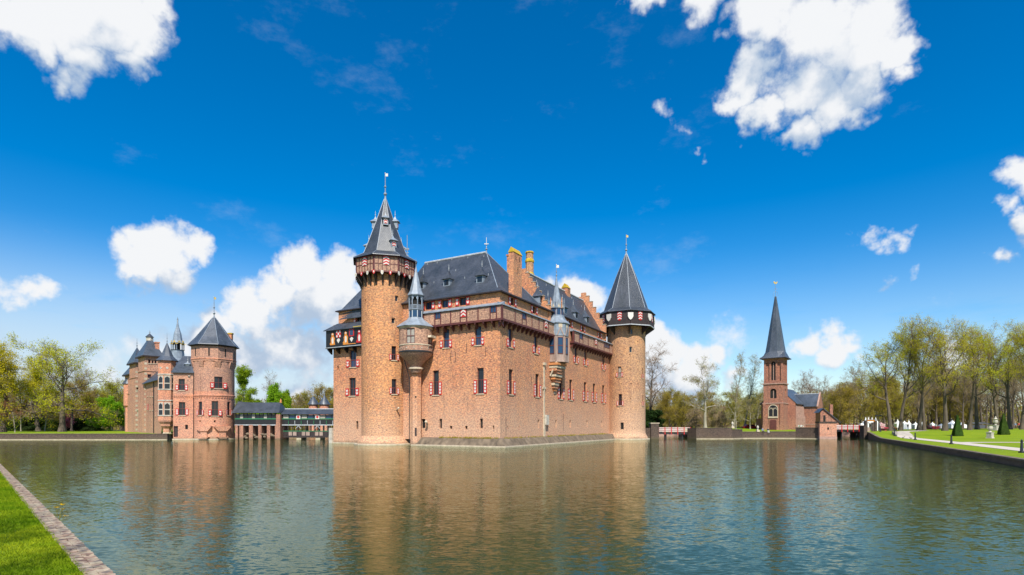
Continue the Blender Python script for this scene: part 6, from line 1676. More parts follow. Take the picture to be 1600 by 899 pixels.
def stall(px, D, wpx, y0, y1, mat, lab, grp=None):
    x = xat(px, D); w = wpx * D / FPX / 2; z = rz(x, D); t = thing('market_stall', (x, D, z), lab, 'stall', grp); zt = zat(y0, D)
    MB().box(x - w, x + w, D - .9, D + .9, z, z + (zt - z) * .55).build('counter', mat, t); q = MB(); q.poly([(x - w - .2, D - 1.2, zt - .3), (x + w + .2, D - 1.2, zt - .3), (x + w + .2, D + 1, zt), (x - w - .2, D + 1, zt)]); q.poly([(x - w - .2, D - 1.2, zt - .5), (x + w + .2, D - 1.2, zt - .5), (x + w + .2, D - 1.2, zt - .3), (x - w - .2, D - 1.2, zt - .3)]); q.build('awning', mat, t)
    for s in (-1, 1): MB().tube((x + s * w, D - 1.1, z), (x + s * w, D - 1.1, zt - .3), .04).build('pole', 'iron', t)
stall(1458, 168, 11, 665.5, 670, 'canvas_red', "red market stall under the trees"); stall(1380, 138, 4, 666.5, 670, 'canvas_red', "small red stall beside the pinkish tent"); stall(1528, 176, 24, 660, 668, 'canvas_grey', "long dark grey stall under the trees left of the urns"); stall(1396, 150, 5, 667, 670.5, 'paint_orange', "small orange counter beside the first big trunk")

# bench-like red flower bed by the church, low pillar ornaments
t = thing('red_car', (xat(1172, 150), 150, 1.7), "small bright red parked car half hidden left of the church", 'car'); x = xat(1172, 150)
f = LF((x, 150), (1, 0), (0, -1)); MB(f).extrude([(-1.9, 1.95), (1.9, 1.95), (1.95, 2.5), (1.2, 2.65), (.7, 3.1), (-1.0, 3.12), (-1.5, 2.65), (-1.95, 2.55)], -.8, .8).build('body', 'paint_red', t)
MB(f).extrude([(-.9, 2.68), (.95, 2.68), (.62, 3.02), (-.8, 3.02)], .8, .82).build('window', 'glass', t)
for s in (-1.2, 1.2): MB().tube(f(s, .55, 2.02), f(s, .84, 2.02), .32, .32, 12).build('wheel', 'iron', t)
def pedestal(px, D, zb, lab):
    x = xat(px, D); t = thing('stone_finial', (x, D, zb), lab, 'ornament'); MB().box(x - .3, x + .3, D - .3, D + .3, zb, zb + .35).build('base', 'stone', t); MB().lathe((x, D), [(.22, zb + .35), (.12, zb + .6), (.26, zb + .95), (.2, zb + 1.2), (.02, zb + 1.45)], 10).build('urn', 'stone_white', t, 40)
pedestal(1184, 126.8, 1.5, "small pale stone finial standing on the church quay left of the sitting people"); pedestal(1144.5, 122.4, 2.35, "small pale stone finial on the corner of the quay near the bare oak")
# lamp posts
def lamp(px, D, zb, ztop, lab):
    x = xat(px, D); t = thing('lamp_post', (x, D, zb), lab, 'lamp post'); MB().tube((x, D, zb), (x, D, ztop), .07, .05).build('post', 'iron', t); q = MB(); q.box(x - .75, x + .75, D - .06, D + .06, ztop - .15, ztop); q.box(x - .85, x - .4, D - .2, D + .2, ztop - .35, ztop - .151); q.box(x + .4, x + .85, D - .2, D + .2, ztop - .35, ztop - .151); q.build('lamp_head', 'iron', t)
lamp(1372.5, 140, 1.5, zat(648.5, 140), "black double-headed lamp post behind the entrance tents")

# ------------------------------------------------------------------ near left bank: lawn, brick coping, flower
NA, NB = Vector((-6.8, 9.7)), Vector((-33.6, 37.0))          # water-side edge of the coping, near to far
nd_ = (NB - NA).normalized(); nn_ = Vector((-nd_.y, nd_.x));
if nn_.x > 0: nn_ = -nn_                                    # inland (towards the left)
NZ = .60
def npos(s, d): p = NA + nd_ * s + nn_ * d; return p
pts = [npos(-40, .40), npos(260, .40), npos(260, 200), npos(-40, 200)]
sheet('near_lawn', [tuple(p) for p in pts], NZ - .03, 'grass')
cop = bpy.data.objects.new('brick_coping', None); COL.objects.link(cop); cop.location = (NA.x, NA.y, 0); BASE[cop] = Vector((NA.x, NA.y, 0))
m_ = MB(); fr = LF(tuple(NA), tuple(nd_), tuple(nn_)); m_.box(-40, 260, .0, .40, -1.6, NZ - .045)
bed = m_.build('bank_wall_core', 'quay_brick', None, None, (NA.x, NA.y, 0)) if False else None
bpy.data.objects.remove(cop)
m_ = MB(fr); m_.box(-40, 260, .012, .392, -1.6, NZ - .055); cop = m_.build('bank_wall', 'quay_brick', None, None, (NA.x, NA.y, 0)); tag(cop, "low bank wall with a brick coping along the near lawn at bottom left", 'wall')
m, nt, b = base_mat('coping_brick'); oi = nd(nt, 'ShaderNodeObjectInfo'); nz = noise_n(nt, 9, 5, .65); at = nd(nt, 'ShaderNodeNewGeometry')
n2 = nd(nt, 'ShaderNodeTexNoise'); n2.inputs['Scale'].default_value = 3.1; n2.inputs['Detail'].default_value = 6; nt.links.new(at.outputs['Position'], n2.inputs['Vector'])
wn_ = nd(nt, 'ShaderNodeTexWhiteNoise'); sn = nd(nt, 'ShaderNodeVectorMath', operation='SNAP'); nt.links.new(at.outputs['Position'], sn.inputs[0]); sn.inputs[1].default_value = (.12, .12, 5); nt.links.new(sn.outputs[0], wn_.inputs['Vector'])
c = ramp(nt, wn_.outputs['Value'], [(0, (.14, .085, .065)), (.35, (.30, .20, .14)), (.7, (.42, .33, .235)), (1, (.11, .09, .08))])
c = mix(nt, ramp(nt, n2.outputs['Fac'], [(.48, (0, 0, 0)), (.62, (.75, .75, .75))]), c, (.34, .29, .20)); c = mix(nt, ramp(nt, nz.outputs['Fac'], [(.5, (0, 0, 0)), (.68, (.7, .7, .7))]), c, (.12, .085, .075))
nt.links.new(c, b.inputs['Base Color']); b.inputs['Roughness'].default_value = .9; bump(nt, b, nz.outputs['Fac'], .6, .01)
rg = random.Random(21); bmesh_ = []
for k in range(6):
    m_ = MB(LF((0, 0), tuple(nd_), tuple(nn_))); w, l = .066, .188; j = lambda s: rg.uniform(-s, s)
    m_.box(-w / 2, w / 2, -l / 2, l / 2, -.055, 0.0)
    m_.v = [(x + j(.003), y + j(.003), z + (j(.004) if z > -.01 else 0)) for x, y, z in m_.v]
    # keep box corners welded
    d_ = {}; base_v = MB(LF((0, 0), tuple(nd_), tuple(nn_))).box(-w / 2, w / 2, -l / 2, l / 2, -.055, 0.0).v
    for i, bv in enumerate(base_v):
        key = tuple(round(c_, 4) for c_ in bv); d_.setdefault(key, m_.v[i]); m_.v[i] = d_[key]
    bmesh_.append(m_.mesh('brick', 'coping_brick'))
cnt = 0; far = MB(LF((0, 0), tuple(nd_), tuple(nn_)))
i = 0; s = -1.6
while s < 60:
    for row in range(2):
        d = .105 + row * .20 + rg.uniform(-.013, .013); p = npos(s + row * .03, d); z = NZ + rg.uniform(-.012, .006)
        if cnt < 300:
            o = bpy.data.objects.new('brick', bmesh_[rg.randint(0, 5)]); COL.objects.link(o); o.parent = cop; o.location = (p.x - NA.x, p.y - NA.y, z); o.rotation_euler = (rg.uniform(-.02, .02), rg.uniform(-.02, .02), rg.uniform(-.03, .03)); cnt += 1
        else:
            far.box(-.033, .033, -.094, .094, z - .055, z, LF((p.x, p.y), tuple(nd_), tuple(nn_)))
    s += .0735
m_ = far.build('brick', 'coping_brick', cop); m_['kind'] = 'stuff'
lg = MB(LF(tuple(NA), tuple(nd_), tuple(nn_))); lg.box(-40, 260, -1.35, .01, -1.7, -.16); o = lg.build('underwater_ledge', 'moat_ledge'); o['kind'] = 'structure'
# grass blades on the near lawn, denser close to the camera
rs = np.random.RandomState(7); N_ = 190000
s_ = 34 * rs.rand(N_) ** 1.9 - 1.5; d_ = .36 + .02 * np.sin(s_ * 5) * np.sin(s_ * 1.7 + 1) + 9.5 * rs.rand(N_) ** 1.25
px_ = NA.x + nd_.x * s_ + nn_.x * d_; py_ = NA.y + nd_.y * s_ + nn_.y * d_
keep = (py_ > 8.2); kx = (px_ / np.maximum(py_, .1)) * FPX + CX; keep &= (kx > -60)
px_, py_ = px_[keep], py_[keep]; n_ = len(px_)
dist = np.hypot(px_, py_); h = rs.uniform(.03, .062, n_) * (1 + dist / 80); w = .003 + dist * .0004; a = rs.rand(n_) * 6.283; lx, ly = rs.normal(0, .03, n_), rs.normal(0, .03, n_)
vv = np.empty((n_, 3, 3), np.float32); z0 = NZ - .035
vv[:, 0] = np.stack([px_ + np.cos(a) * w, py_ + np.sin(a) * w, np.full(n_, z0)], 1); vv[:, 1] = np.stack([px_ - np.cos(a) * w, py_ - np.sin(a) * w, np.full(n_, z0)], 1); vv[:, 2] = np.stack([px_ + lx, py_ + ly, z0 + h], 1)
def np_mesh(name, verts, faces_n, mat, loops=None):
    me = bpy.data.meshes.new(name); nv = len(verts); nf = nv // faces_n
    me.vertices.add(nv); me.vertices.foreach_set('co', np.ascontiguousarray(verts, np.float32).ravel())
    me.loops.add(nv); me.loops.foreach_set('vertex_index', np.arange(nv, dtype=np.int32))
    me.polygons.add(nf); me.polygons.foreach_set('loop_start', np.arange(0, nv, faces_n, dtype=np.int32)); me.polygons.foreach_set('loop_total', np.full(nf, faces_n, np.int32))
    me.materials.append(MATS[mat]); me.update(calc_edges=True); return me
o = bpy.data.objects.new('grass', np_mesh('grass', vv.reshape(-1, 3), 3, 'grass_blade')); COL.objects.link(o); tag(o, "short bright green grass of the near lawn at bottom left", 'grass', kind='stuff')
# yellow flower growing out of the wall
fx = npos(8.6, -.05); t = thing('wall_flower', (fx.x, fx.y, .45), "small yellow-flowered weed growing out of the near bank wall", 'flower')
q = MB(); heads = [(.12, 0, .42), (.06, .1, .28), (.18, .05, .10), (.02, -.08, .36)]
for hx, hy, hz in heads: q.tube((fx.x, fx.y, .42), (fx.x + hx, fx.y + hy, .5 + hz), .009, .006, 4)
q.build('stem', 'leaf_pale', t); q = MB(); rg = random.Random(2)
for hx, hy, hz in heads:
    for i in range(9):
        a = R(40 * i); c = Vector((fx.x + hx, fx.y + hy, .5 + hz)); e = Vector((math.cos(a) * .075, math.sin(a) * .075, rg.uniform(.0, .05))); s = Vector((-math.sin(a) * .03, math.cos(a) * .03, 0))
        q.raw([tuple(c), tuple(c + e * .6 + s), tuple(c + e), tuple(c + e * .6 - s)], [(0, 0)] * 4)
q.build('petals', 'petal', t)
# weeds on the castle's stone ledge
q = MB(); rg = random.Random(8)
for i in range(900):
    if rg.random() < .45: a = rg.uniform(0, 1); p = FW.fr(FW.hit(690)[0] * a, rg.uniform(.1, .95), 0)
    else: p = RW.fr(rg.uniform(0, 42) , rg.uniform(.1, .95), 0)
    if rg.random() > .35 + .65 * math.sin(p[0] * 1.3) ** 2: continue
    for k in range(3):
        a = rg.random() * 6.28; w = .05; hh = rg.uniform(.08, .36); q.raw([(p[0] + math.cos(a) * w, p[1] + math.sin(a) * w, 1.1), (p[0] - math.cos(a) * w, p[1] - math.sin(a) * w, 1.1), (p[0] + rg.uniform(-.15, .15), p[1] + rg.uniform(-.15, .15), 1.12 + hh)], [(0, 0)] * 3)
o = q.build('ledge_weeds', 'leaf_olive'); tag(o, "tufts of weeds along the castle's stone ledge", 'weeds', kind='stuff')
# ducks on the right lawn
def duck(px, D, lab, face):
    x = xat(px, D); z = rz(x, D); t = thing('duck', (x, D, z), lab, 'duck', 'ducks on the right lawn'); f = LF((x, D), (face, 0), (0, 1))
    q = MB(); c = [(-.26, .12, .02), (-.18, .14, .07), (-.05, .15, .105), (.08, .16, .10), (.16, .19, .06), (.19, .26, .04), (.2, .33, .045), (.24, .36, .045), (.28, .35, .03), (.34, .34, .012)]
    for (a, za, ra), (b, zb, rb) in zip(c[:-1], c[1:]): q.tube(f(a, 0, z + za + .05), f(b, 0, z + zb + .05), ra, rb, 8)
    q.build('body', 'feather', t, 60)
    for s in (-.04, .04): MB().tube(f(0, s, z - .01), f(0, s, z + .12), .012, .012, 4).build('leg', 'paint_orange', t)
duck(1411.3, 99, "small dark duck standing on the lawn strip by the water, left one", 1); duck(1423.3, 95, "greyish duck on the lawn strip by the water, right one", -1)
# ------------------------------------------------------------------ people
def person(loc, face, pose, top, trousers, label, height=1.72, hairm='hair', ref_z=None):
    """one skinned figure; loc = point between the feet (standing) or under the hips (sitting); face = heading angle"""
    H = height / 1.72
    J = {}
    if pose == 'sit':
        J = dict(hip=(0, 0, .10), spine=(0, -.02, .32), chest=(0, 0, .50), neck=(0, .02, .62), head=(0, .04, .70), crown=(0, .04, .84))
        leg = lambda s: [(s * .09, .02, .08), (s * .11, .42, .10), (s * .11, .46, -.32), (s * .11, .60, -.36)]
        arm = lambda s: [(s * .18, 0, .54), (s * .26, -.02, .28), (s * .20, .26, .16)]
    else:
        ln = .35 if pose == 'lean' else 0
        J = dict(hip=(0, 0, .92), spine=(0, .02 + ln * .25, 1.12), chest=(0, .03 + ln * .8, 1.32 - ln * .12), neck=(0, .03 + ln * 1.1, 1.45 - ln * .2), head=(0, .05 + ln * 1.3, 1.54 - ln * .25), crown=(0, .05 + ln * 1.4, 1.68 - ln * .25))
        leg = lambda s: [(s * .09, 0, .88), (s * .10, .03 * s, .48), (s * .11, -.05 * s, .07), (s * .12, .14 - .05 * s, .03)]
        arm = lambda s: [(s * .19, .03 + ln * .9, 1.38 - ln * .15), (s * .25, .02 + ln * 1.0, 1.10 - ln * .2), (s * .20, .16 + ln * 1.5, .92 - ln * .05)]
    V, E, Rd, Kk = [], [], [], []
    def add(p, r, k, par=None):
        V.append(p); Rd.append(r); Kk.append(k)
        if par is not None: E.append((par, len(V) - 1))
        return len(V) - 1
    hip = add(J['hip'], .135, 'trousers'); sp = add(J['spine'], .125, 'top', hip); ch = add(J['chest'], .15, 'top', sp); nk = add(J['neck'], .055, 'skin', ch); hd = add(J['head'], .088, 'skin', nk); cr = add(J['crown'], .085, 'hair', hd)
    hp = Vector(J['head']); add(tuple(hp + Vector((0, .095, .03))), .018, 'skin', hd)
    for s in (-1, 1):
        pr = hip
        for i, p in enumerate(leg(s)): pr = add(p, (.088, .062, .044, .042)[i], 'trousers' if i < 3 else 'shoe', pr)
        pr = ch
        a = arm(s)
        for i, p in enumerate(a): pr = add(p, (.056, .042, .028)[i], 'top' if i < 2 else 'skin', pr)
        w = Vector(a[2]); d = (Vector(a[2]) - Vector(a[1])).normalized(); sd = d.cross(Vector((0, 0, 1))).normalized()
        palm = add(tuple(w + d * .08), .03, 'skin', pr)
        for k in range(4):
            b = w + d * .10 + sd * (.03 - .02 * k); f1 = add(tuple(b + d * .03), .009, 'skin', palm); add(tuple(b + d * (.065 - .008 * abs(k - 1)) + Vector((0, 0, -.02))), .008, 'skin', f1)
        th = add(tuple(w + d * .05 + sd * .045), .010, 'skin', palm); add(tuple(w + d * .09 + sd * .06), .009, 'skin', th)
    me = bpy.data.meshes.new('body'); me.from_pydata([tuple(c * H for c in v) for v in V], E, []); o = bpy.data.objects.new('tmp', me); COL.objects.link(o)
    sk = o.modifiers.new('skin', 'SKIN'); sb = o.modifiers.new('sub', 'SUBSURF'); sb.levels = sb.render_levels = 1
    for i, sv in enumerate(me.skin_vertices[0].data): sv.radius = (Rd[i] * H, Rd[i] * H); sv.use_root = (i == 0)
    bpy.context.view_layer.update()
    dg = bpy.context.evaluated_depsgraph_get(); m2 = bpy.data.meshes.new_from_object(o.evaluated_get(dg)); bpy.data.objects.remove(o)
    mats = ['skin', top, trousers, hairm, 'iron']; idx = dict(skin=0, top=1, trousers=2, hair=3, shoe=4)
    m2.materials.clear()
    for m_ in mats: m2.materials.append(MATS[m_])
    A = np.array(V) * H
    for p in m2.polygons:
        c = np.array(p.center); best = None
        for (a, b) in E:
            ab = A[b] - A[a]; t = max(0, min(1, np.dot(c - A[a], ab) / (np.dot(ab, ab) + 1e-9))); dd = np.linalg.norm(c - A[a] - ab * t)
            if best is None or dd < best[0]: best = (dd, Kk[b] if Kk[b] != 'skin' or Kk[a] in ('skin', 'hair') or t > .55 else Kk[a])
        p.material_index = idx[best[1]]; p.use_smooth = True
    m2.name = 'person'
    ob = bpy.data.objects.new('person', m2); COL.objects.link(ob); ob.location = loc; ob.rotation_euler = (0, 0, face)
    BASE[ob] = Vector(loc)
    return tag(ob, label, 'person')
q2 = QF[2]; q3 = QF[3]
def onq(px, f, z): a, D = f.hit(px); p = f.fr(a, -.12, 0); return (p[0], p[1], z)
hd_ = lambda f: math.atan2(f.n[1], f.n[0]) - math.pi / 2
person(onq(1200.3, q3 if ISL[3][0] < xat(1200.3, 127) else q2, 1.56), hd_(q3), 'sit', 'cloth_dark', 'cloth_white', "person in a dark top and white trousers sitting on the church quay")
person(onq(1192, q2, 1.56), hd_(q2), 'sit', 'cloth_blue', 'cloth_dark', "person in a grey-blue top sitting on the church quay left of the other")
p = (xat(1248.5, 129.5), 129.5, 1.62); person(p, math.pi * .9, 'lean', 'cloth_white', 'cloth_white', "person in white leaning on the quay wall beside the church")
p = (xat(1251.5, 129.3), 129.3, 1.62); person(p, math.pi * 1.1, 'lean', 'cloth_white', 'cloth_red', "person in a white top and red trousers leaning at the quay wall")
for px, D, tp, tr_, lb in ((1586.5, 150, 'cloth_blue', 'cloth_dark', "person in a blue top standing left of the big trunk at the right frame edge"), (1592, 151, 'cloth_red', 'cloth_dark', "person in a dark red top standing under the trees at the right frame edge"), (1436, 152, 'cloth_dark', 'cloth_dark', "person in black standing under the trees in front of the white tents"), (1418.5, 153, 'cloth_dark', 'cloth_blue', "person in dark clothes walking past the wide white tent"), (1462, 150, 'cloth_white', 'cloth_red', "person in a white shirt beside the red stall")):
    x = xat(px, D); person((x, D, rz(x, D)), 2.6, 'stand', tp, tr_, lb)

# ------------------------------------------------------------------ trees
class Tree:
    """recursive limbs as tapered tubes; twigs as thin ribbons; spring leaves as small cards at the twig ends"""
    def __init__(s, seed):
        s.r = random.Random(seed); s.rs = np.random.RandomState(seed); s.V, s.F = [], []; s.tips = []; s.twV = []
    def rv(s): return Vector((s.r.gauss(0, 1), s.r.gauss(0, 1), s.r.gauss(0, 1)))
    def limb(s, p, d, L, r0, r1, lvl, cfg):
        C = cfg[lvl]; n = max(2, C['seg']); sides = C['sides']
        pts = [p.copy()]; rad = [r0]; d = d.normalized(); dirs = [d.copy()]
        for i in range(n):
            d = (d + s.rv() * C['gnarl'] + Vector((0, 0, C['trop']))).normalized()
            p = p + d * (L / n); pts.append(p.copy()); rad.append(r0 + (r1 - r0) * ((i + 1) / n) ** C.get('taper', 1.0)); dirs.append(d.copy())
        base = len(s.V)
        for i, (q, r) in enumerate(zip(pts, rad)):
            dd = dirs[i]; x = dd.orthogonal().normalized(); y = dd.cross(x)
            if lvl == 0 and i == 0: r *= 1.45
            for k in range(sides): a = 2 * math.pi * k / sides; s.V.append(tuple(q + (x * math.cos(a) + y * math.sin(a)) * r))
        for i in range(n):
            for k in range(sides):
                k2 = (k + 1) % sides; s.F.append((base + i * sides + k, base + i * sides + k2, base + (i + 1) * sides + k2, base + (i + 1) * sides + k))
        if lvl + 1 < len(cfg):
            N = cfg[lvl + 1]; m_ = C['kids']; m_ = s.r.randint(m_[0], m_[1]); az = s.r.random() * 6.28
            for j in range(m_):
                t = C['from'] + (1 - C['from']) * ((j + s.r.random() * .8) / m_); t = min(t, .999); i = min(int(t * n), n - 1); u = t * n - i
                q = pts[i].lerp(pts[i + 1], u); dd = dirs[i + 1]; az += 2.4 + s.r.uniform(-.5, .5)
                x = dd.orthogonal().normalized(); y = dd.cross(x); side = x * math.cos(az) + y * math.sin(az)
                ang = R(C['angle'][0] + (C['angle'][1] - C['angle'][0]) * (1 - t) + s.r.uniform(-9, 9))
                nd2 = dd * math.cos(ang) + side * math.sin(ang)
                rr = rad[i] + (rad[i + 1] - rad[i]) * u
                ll = L * C['ratio'] * (1 - C['short'] * t) * s.r.uniform(.75, 1.2)
                s.limb(q, nd2, ll, min(rr * C['rr'], rr * .95), max(.012, rr * C['rr'] * .22), lvl + 1, cfg)
            # the leader forks on
            if C.get('fork'):
                for j in range(C['fork']):
                    nd2 = (dirs[-1] + s.rv() * .35).normalized(); s.limb(pts[-1], nd2, L * C['ratio'] * .7, rad[-1], .015, lvl + 1, cfg)
        else:
            K_ = C['twigs']
            for j in range(K_):
                t = (j + s.r.random()) / K_; i = min(int(t * n), n - 1); q = pts[i].lerp(pts[i + 1], t * n - i)
                td = (dirs[i] + s.rv() * C['twspread'] + Vector((0, 0, C.get('twtrop', .1)))).normalized(); tl = C['twlen'] * s.r.uniform(.5, 1.2)
                mid = q + td * tl * .5 + s.rv() * tl * .06; e = mid + (td + Vector((0, 0, C.get('twdroop', 0)))).normalized() * tl * .5
                w = C['tww']; sd = td.cross(s.rv()).normalized() * w
                s.twV += [tuple(q - sd), tuple(q + sd), tuple(mid + sd * .7), tuple(mid - sd * .7), tuple(mid - sd * .7), tuple(mid + sd * .7), tuple(e + sd * .3), tuple(e - sd * .3)]
                s.tips += [mid, e]
    def meshes(s, name, bark, twig_mat, leaf, per, size, spread, keep=1.0):
        me = bpy.data.meshes.new('trunk'); me.from_pydata(s.V, [], s.F); me.materials.append(MATS[bark]); me.polygons.foreach_set('use_smooth', [True] * len(me.polygons)); me.update()
        out = [('trunk', me), ('twigs', np_mesh('twigs', np.array(s.twV, np.float32), 4, twig_mat))]
        T = np.array([tuple(t) for t in s.tips], np.float32); rs = s.rs
        if keep < 1 and len(T):      # leaf flush comes in clumps: whole pockets of twigs are still bare
            cell = np.floor(T / 1.3 + 100).astype(np.int64); hsh = (cell[:, 0] * 73856093 ^ cell[:, 1] * 19349663 ^ cell[:, 2] * 83492791) % 1000 / 1000.0
            T = T[(hsh < keep) & (rs.rand(len(T)) < .8)]
        if per and len(T):
            T = np.repeat(T, per, 0); n = len(T); c = T + rs.normal(0, spread, (n, 3)).astype(np.float32)
            a = rs.normal(0, 1, (n, 3)); a /= np.linalg.norm(a, axis=1)[:, None]; b = np.cross(a, rs.normal(0, 1, (n, 3))); b /= np.linalg.norm(b, axis=1)[:, None]
            sz = (size * rs.uniform(.5, 1.25, n))[:, None]
            q = np.stack([c - a * sz, c + b * sz * .55, c + a * sz, c - b * sz * .55], 1)
            out.append(('crown', np_mesh('crown', q.reshape(-1, 3), 4, leaf)))
        return out
def L0(H, **k): d = dict(seg=9, sides=9, gnarl=.05, trop=.03, kids=(9, 11), angle=(35, 75), ratio=.62, short=.45, rr=.58, taper=.9); d['from'] = .28; d.update(k); return d
def L1(**k): d = dict(seg=7, sides=6, gnarl=.20, trop=.05, kids=(7, 9), angle=(30, 60), ratio=.48, short=.4, rr=.62); d['from'] = .22; d.update(k); return d
def L2(**k): d = dict(seg=5, sides=4, gnarl=.24, trop=.04, kids=(5, 7), angle=(28, 55), ratio=.45, short=.35, rr=.6); d['from'] = .15; d.update(k); return d
def L3(**k): d = dict(seg=3, sides=3, gnarl=.28, trop=.03, twigs=7, twspread=.6, twlen=.95, tww=.013); d.update(k); return d
VAR = {}
def variety(name, seed, H, r0, cfg, bark='bark', twig='leaf_twig', leaf='leaf_oak', per=2, size=.22, spread=.22, keep=1.0, lean=0):
    t = Tree(seed); t.limb(Vector((0, 0, -.3)), Vector((lean, 0, 1)), H * cfg[0].get('h', .72), r0, r0 * .16, 0, cfg); VAR[name] = (t.meshes(name, bark, twig, leaf, per, size, spread, keep), H)
variety('oak_a', 1, 24, .62, [L0(24, fork=2, h=.62, kids=(11, 12), angle=(34, 92), ratio=.92, short=.5), L1(gnarl=.27, trop=.03, kids=(9, 10)), L2(gnarl=.32), L3()], leaf='leaf_oak', per=2, size=.14, spread=.3, keep=.66)
variety('oak_b', 2, 24, .66, [L0(24, fork=3, h=.62, kids=(10, 11), angle=(30, 88), ratio=.86, short=.5), L1(gnarl=.25, trop=.03, kids=(9, 10)), L2(gnarl=.3), L3()], leaf='leaf_oak', per=3, size=.155, spread=.34, keep=.95)
variety('tall_oak', 3, 30, .58, [L0(30, fork=3, kids=(9, 10), angle=(22, 60), ratio=.60, **{'from': .40}), L1(gnarl=.18, trop=.08), L2(gnarl=.26), L3()], leaf='leaf_oak', per=3, size=.125, spread=.3, keep=.5)
variety('tall_oak_b', 4, 30, .55, [L0(30, fork=3, kids=(9, 11), angle=(20, 58), ratio=.58, **{'from': .42}), L1(gnarl=.2, trop=.09), L2(gnarl=.26), L3()], leaf='leaf_olive', per=2, size=.125, spread=.3, keep=.42)
variety('tall_forked', 5, 30, .52, [L0(30, fork=4, h=.5, kids=(6, 7), angle=(20, 62), ratio=.85, **{'from': .58}), L1(gnarl=.16, trop=.10, kids=(8, 9)), L2(gnarl=.26), L3()], leaf='leaf_olive', per=2, size=.13, spread=.3, keep=.5)
variety('bare', 6, 25, .48, [L0(25, fork=3, kids=(9, 11), angle=(22, 66), ratio=.55, **{'from': .3}), L1(gnarl=.2, trop=.07), L2(gnarl=.26), L3(twigs=8, twlen=1.1)], leaf='leaf_twig', per=1, size=.07, spread=.25, keep=.4)
variety('gnarled', 7, 21, .50, [L0(21, fork=2, kids=(8, 9), gnarl=.07, angle=(40, 92), ratio=.62, **{'from': .34}), L1(gnarl=.36, kids=(8, 9)), L2(gnarl=.38, kids=(6, 7)), L3(twigs=7, twlen=.8)], bark='bark_pale', leaf='leaf_pale', per=1, size=.12, spread=.25, keep=.7)
variety('birch', 8, 23, .28, [L0(23, h=.9, fork=2, kids=(16, 18), angle=(20, 48), ratio=.30, **{'from': .25}), L1(gnarl=.14, trop=.12, kids=(6, 7)), L2(kids=(4, 5)), L3(twigs=5, twlen=.7)], bark='bark_pale', leaf='leaf_pale', per=1, size=.12, spread=.28, keep=.6)
variety('lime_bush', 9, 11, .32, [L0(11, h=.7, fork=3, kids=(12, 13), angle=(35, 85), ratio=.62, **{'from': .15}), L1(kids=(8, 9)), L2(kids=(5, 6)), L3(twigs=6, twlen=.6)], leaf='leaf_lime', per=4, size=.17, spread=.25)
variety('green_tall', 10, 19, .34, [L0(19, h=.92, fork=2, kids=(15, 16), angle=(28, 58), ratio=.30, **{'from': .22}), L1(kids=(7, 8)), L2(kids=(4, 5)), L3(twigs=5, twlen=.6)], leaf='leaf_lime', per=3, size=.17, spread=.28)
variety('olive_round', 11, 15, .36, [L0(15, fork=3, kids=(11, 12), angle=(30, 80), ratio=.6, **{'from': .2}), L1(), L2(), L3(twigs=6)], leaf='leaf_olive', per=3, size=.14, spread=.32, keep=.7)
variety('weeper', 12, 10, .30, [L0(10, h=.6, fork=3, kids=(10, 12), angle=(50, 95), ratio=.85, **{'from': .4}), L1(trop=-.14, gnarl=.12, kids=(9, 10)), L2(trop=-.30, kids=(5, 6)), L3(trop=-.3, twigs=7, twlen=1.2, twtrop=-.9, twspread=.3)], leaf='leaf_twig', per=1, size=.10, spread=.2)
variety('sapling', 13, 9, .12, [L0(9, h=.85, fork=2, kids=(9, 10), angle=(30, 60), ratio=.36, **{'from': .35}), L1(kids=(5, 6)), L2(kids=(3, 4)), L3(twigs=5, twlen=.5)], bark='bark_pale', leaf='leaf_rust', per=1, size=.12, spread=.25, keep=.7)
variety('evergreen', 14, 6, .2, [L0(6, h=.75, fork=3, kids=(13, 14), angle=(40, 90), ratio=.72, **{'from': .05}), L1(kids=(8, 9)), L2(kids=(5, 6)), L3(twigs=5, twlen=.4)], leaf='leaf_dark', per=6, size=.16, spread=.22)
variety('blossom', 15, 5, .12, [L0(5, h=.7, fork=3, kids=(8, 9), angle=(35, 70), ratio=.55, **{'from': .3}), L1(kids=(5, 6)), L2(kids=(3, 4)), L3(twigs=5, twlen=.35)], leaf='leaf_pink', per=5, size=.10, spread=.15)
def tree(var, px, D, ytop, lab, group=None, z=None, rot=None, name='tree', cat='tree', wide=1.0, x=None):
    parts, H = VAR[var]; x = xat(px, D) if x is None else x
    if z is None: z = rz(x, D) if (x > 70 and rsd(x, D)[1] > 0) else (1.72 if 40 < x < 70 and D < 160 else (1.18 if x < -60 and D < 165 else .9))
    h = zat(ytop, D) - z
    if not hasattr(tree, 'ht'): tree.ht = {}
    if var not in tree.ht: tree.ht[var] = max(max(v.co.z for v in me.vertices) for _, me in parts)
    s = h / tree.ht[var]
    t = thing(name, (x, D, z), lab, cat, group); rg = random.Random(int(px * 7 + D)); t.rotation_euler = (0, 0, rg.uniform(0, 6.28) if rot is None else rot); t.scale = (s * wide, s * wide, s)
    for nm, me in parts: o = bpy.data.objects.new(nm, me); COL.objects.link(o); o.parent = t
    return t
TG = 'trees behind the left lawn'
tree('oak_a', 97, 150, 520, "big spreading oak with young yellow-green leaves alone on the left lawn", TG, wide=1.12)
tree('oak_b', 3, 143, 522, "large yellow-green oak cut by the left frame edge", TG, wide=1.25)
tree('oak_b', 60, 163, 545, "yellowish oak standing just behind and left of the big spreading oak", TG)
tree('sapling', 23.5, 140, 610, "thin young tree with reddish buds on the left lawn", TG); tree('sapling', 33, 160, 600, "slim tree with rusty young leaves behind the thin young tree", TG); tree('sapling', 70, 158, 612, "slim young tree midway between the two big oaks", TG, wide=1.3)
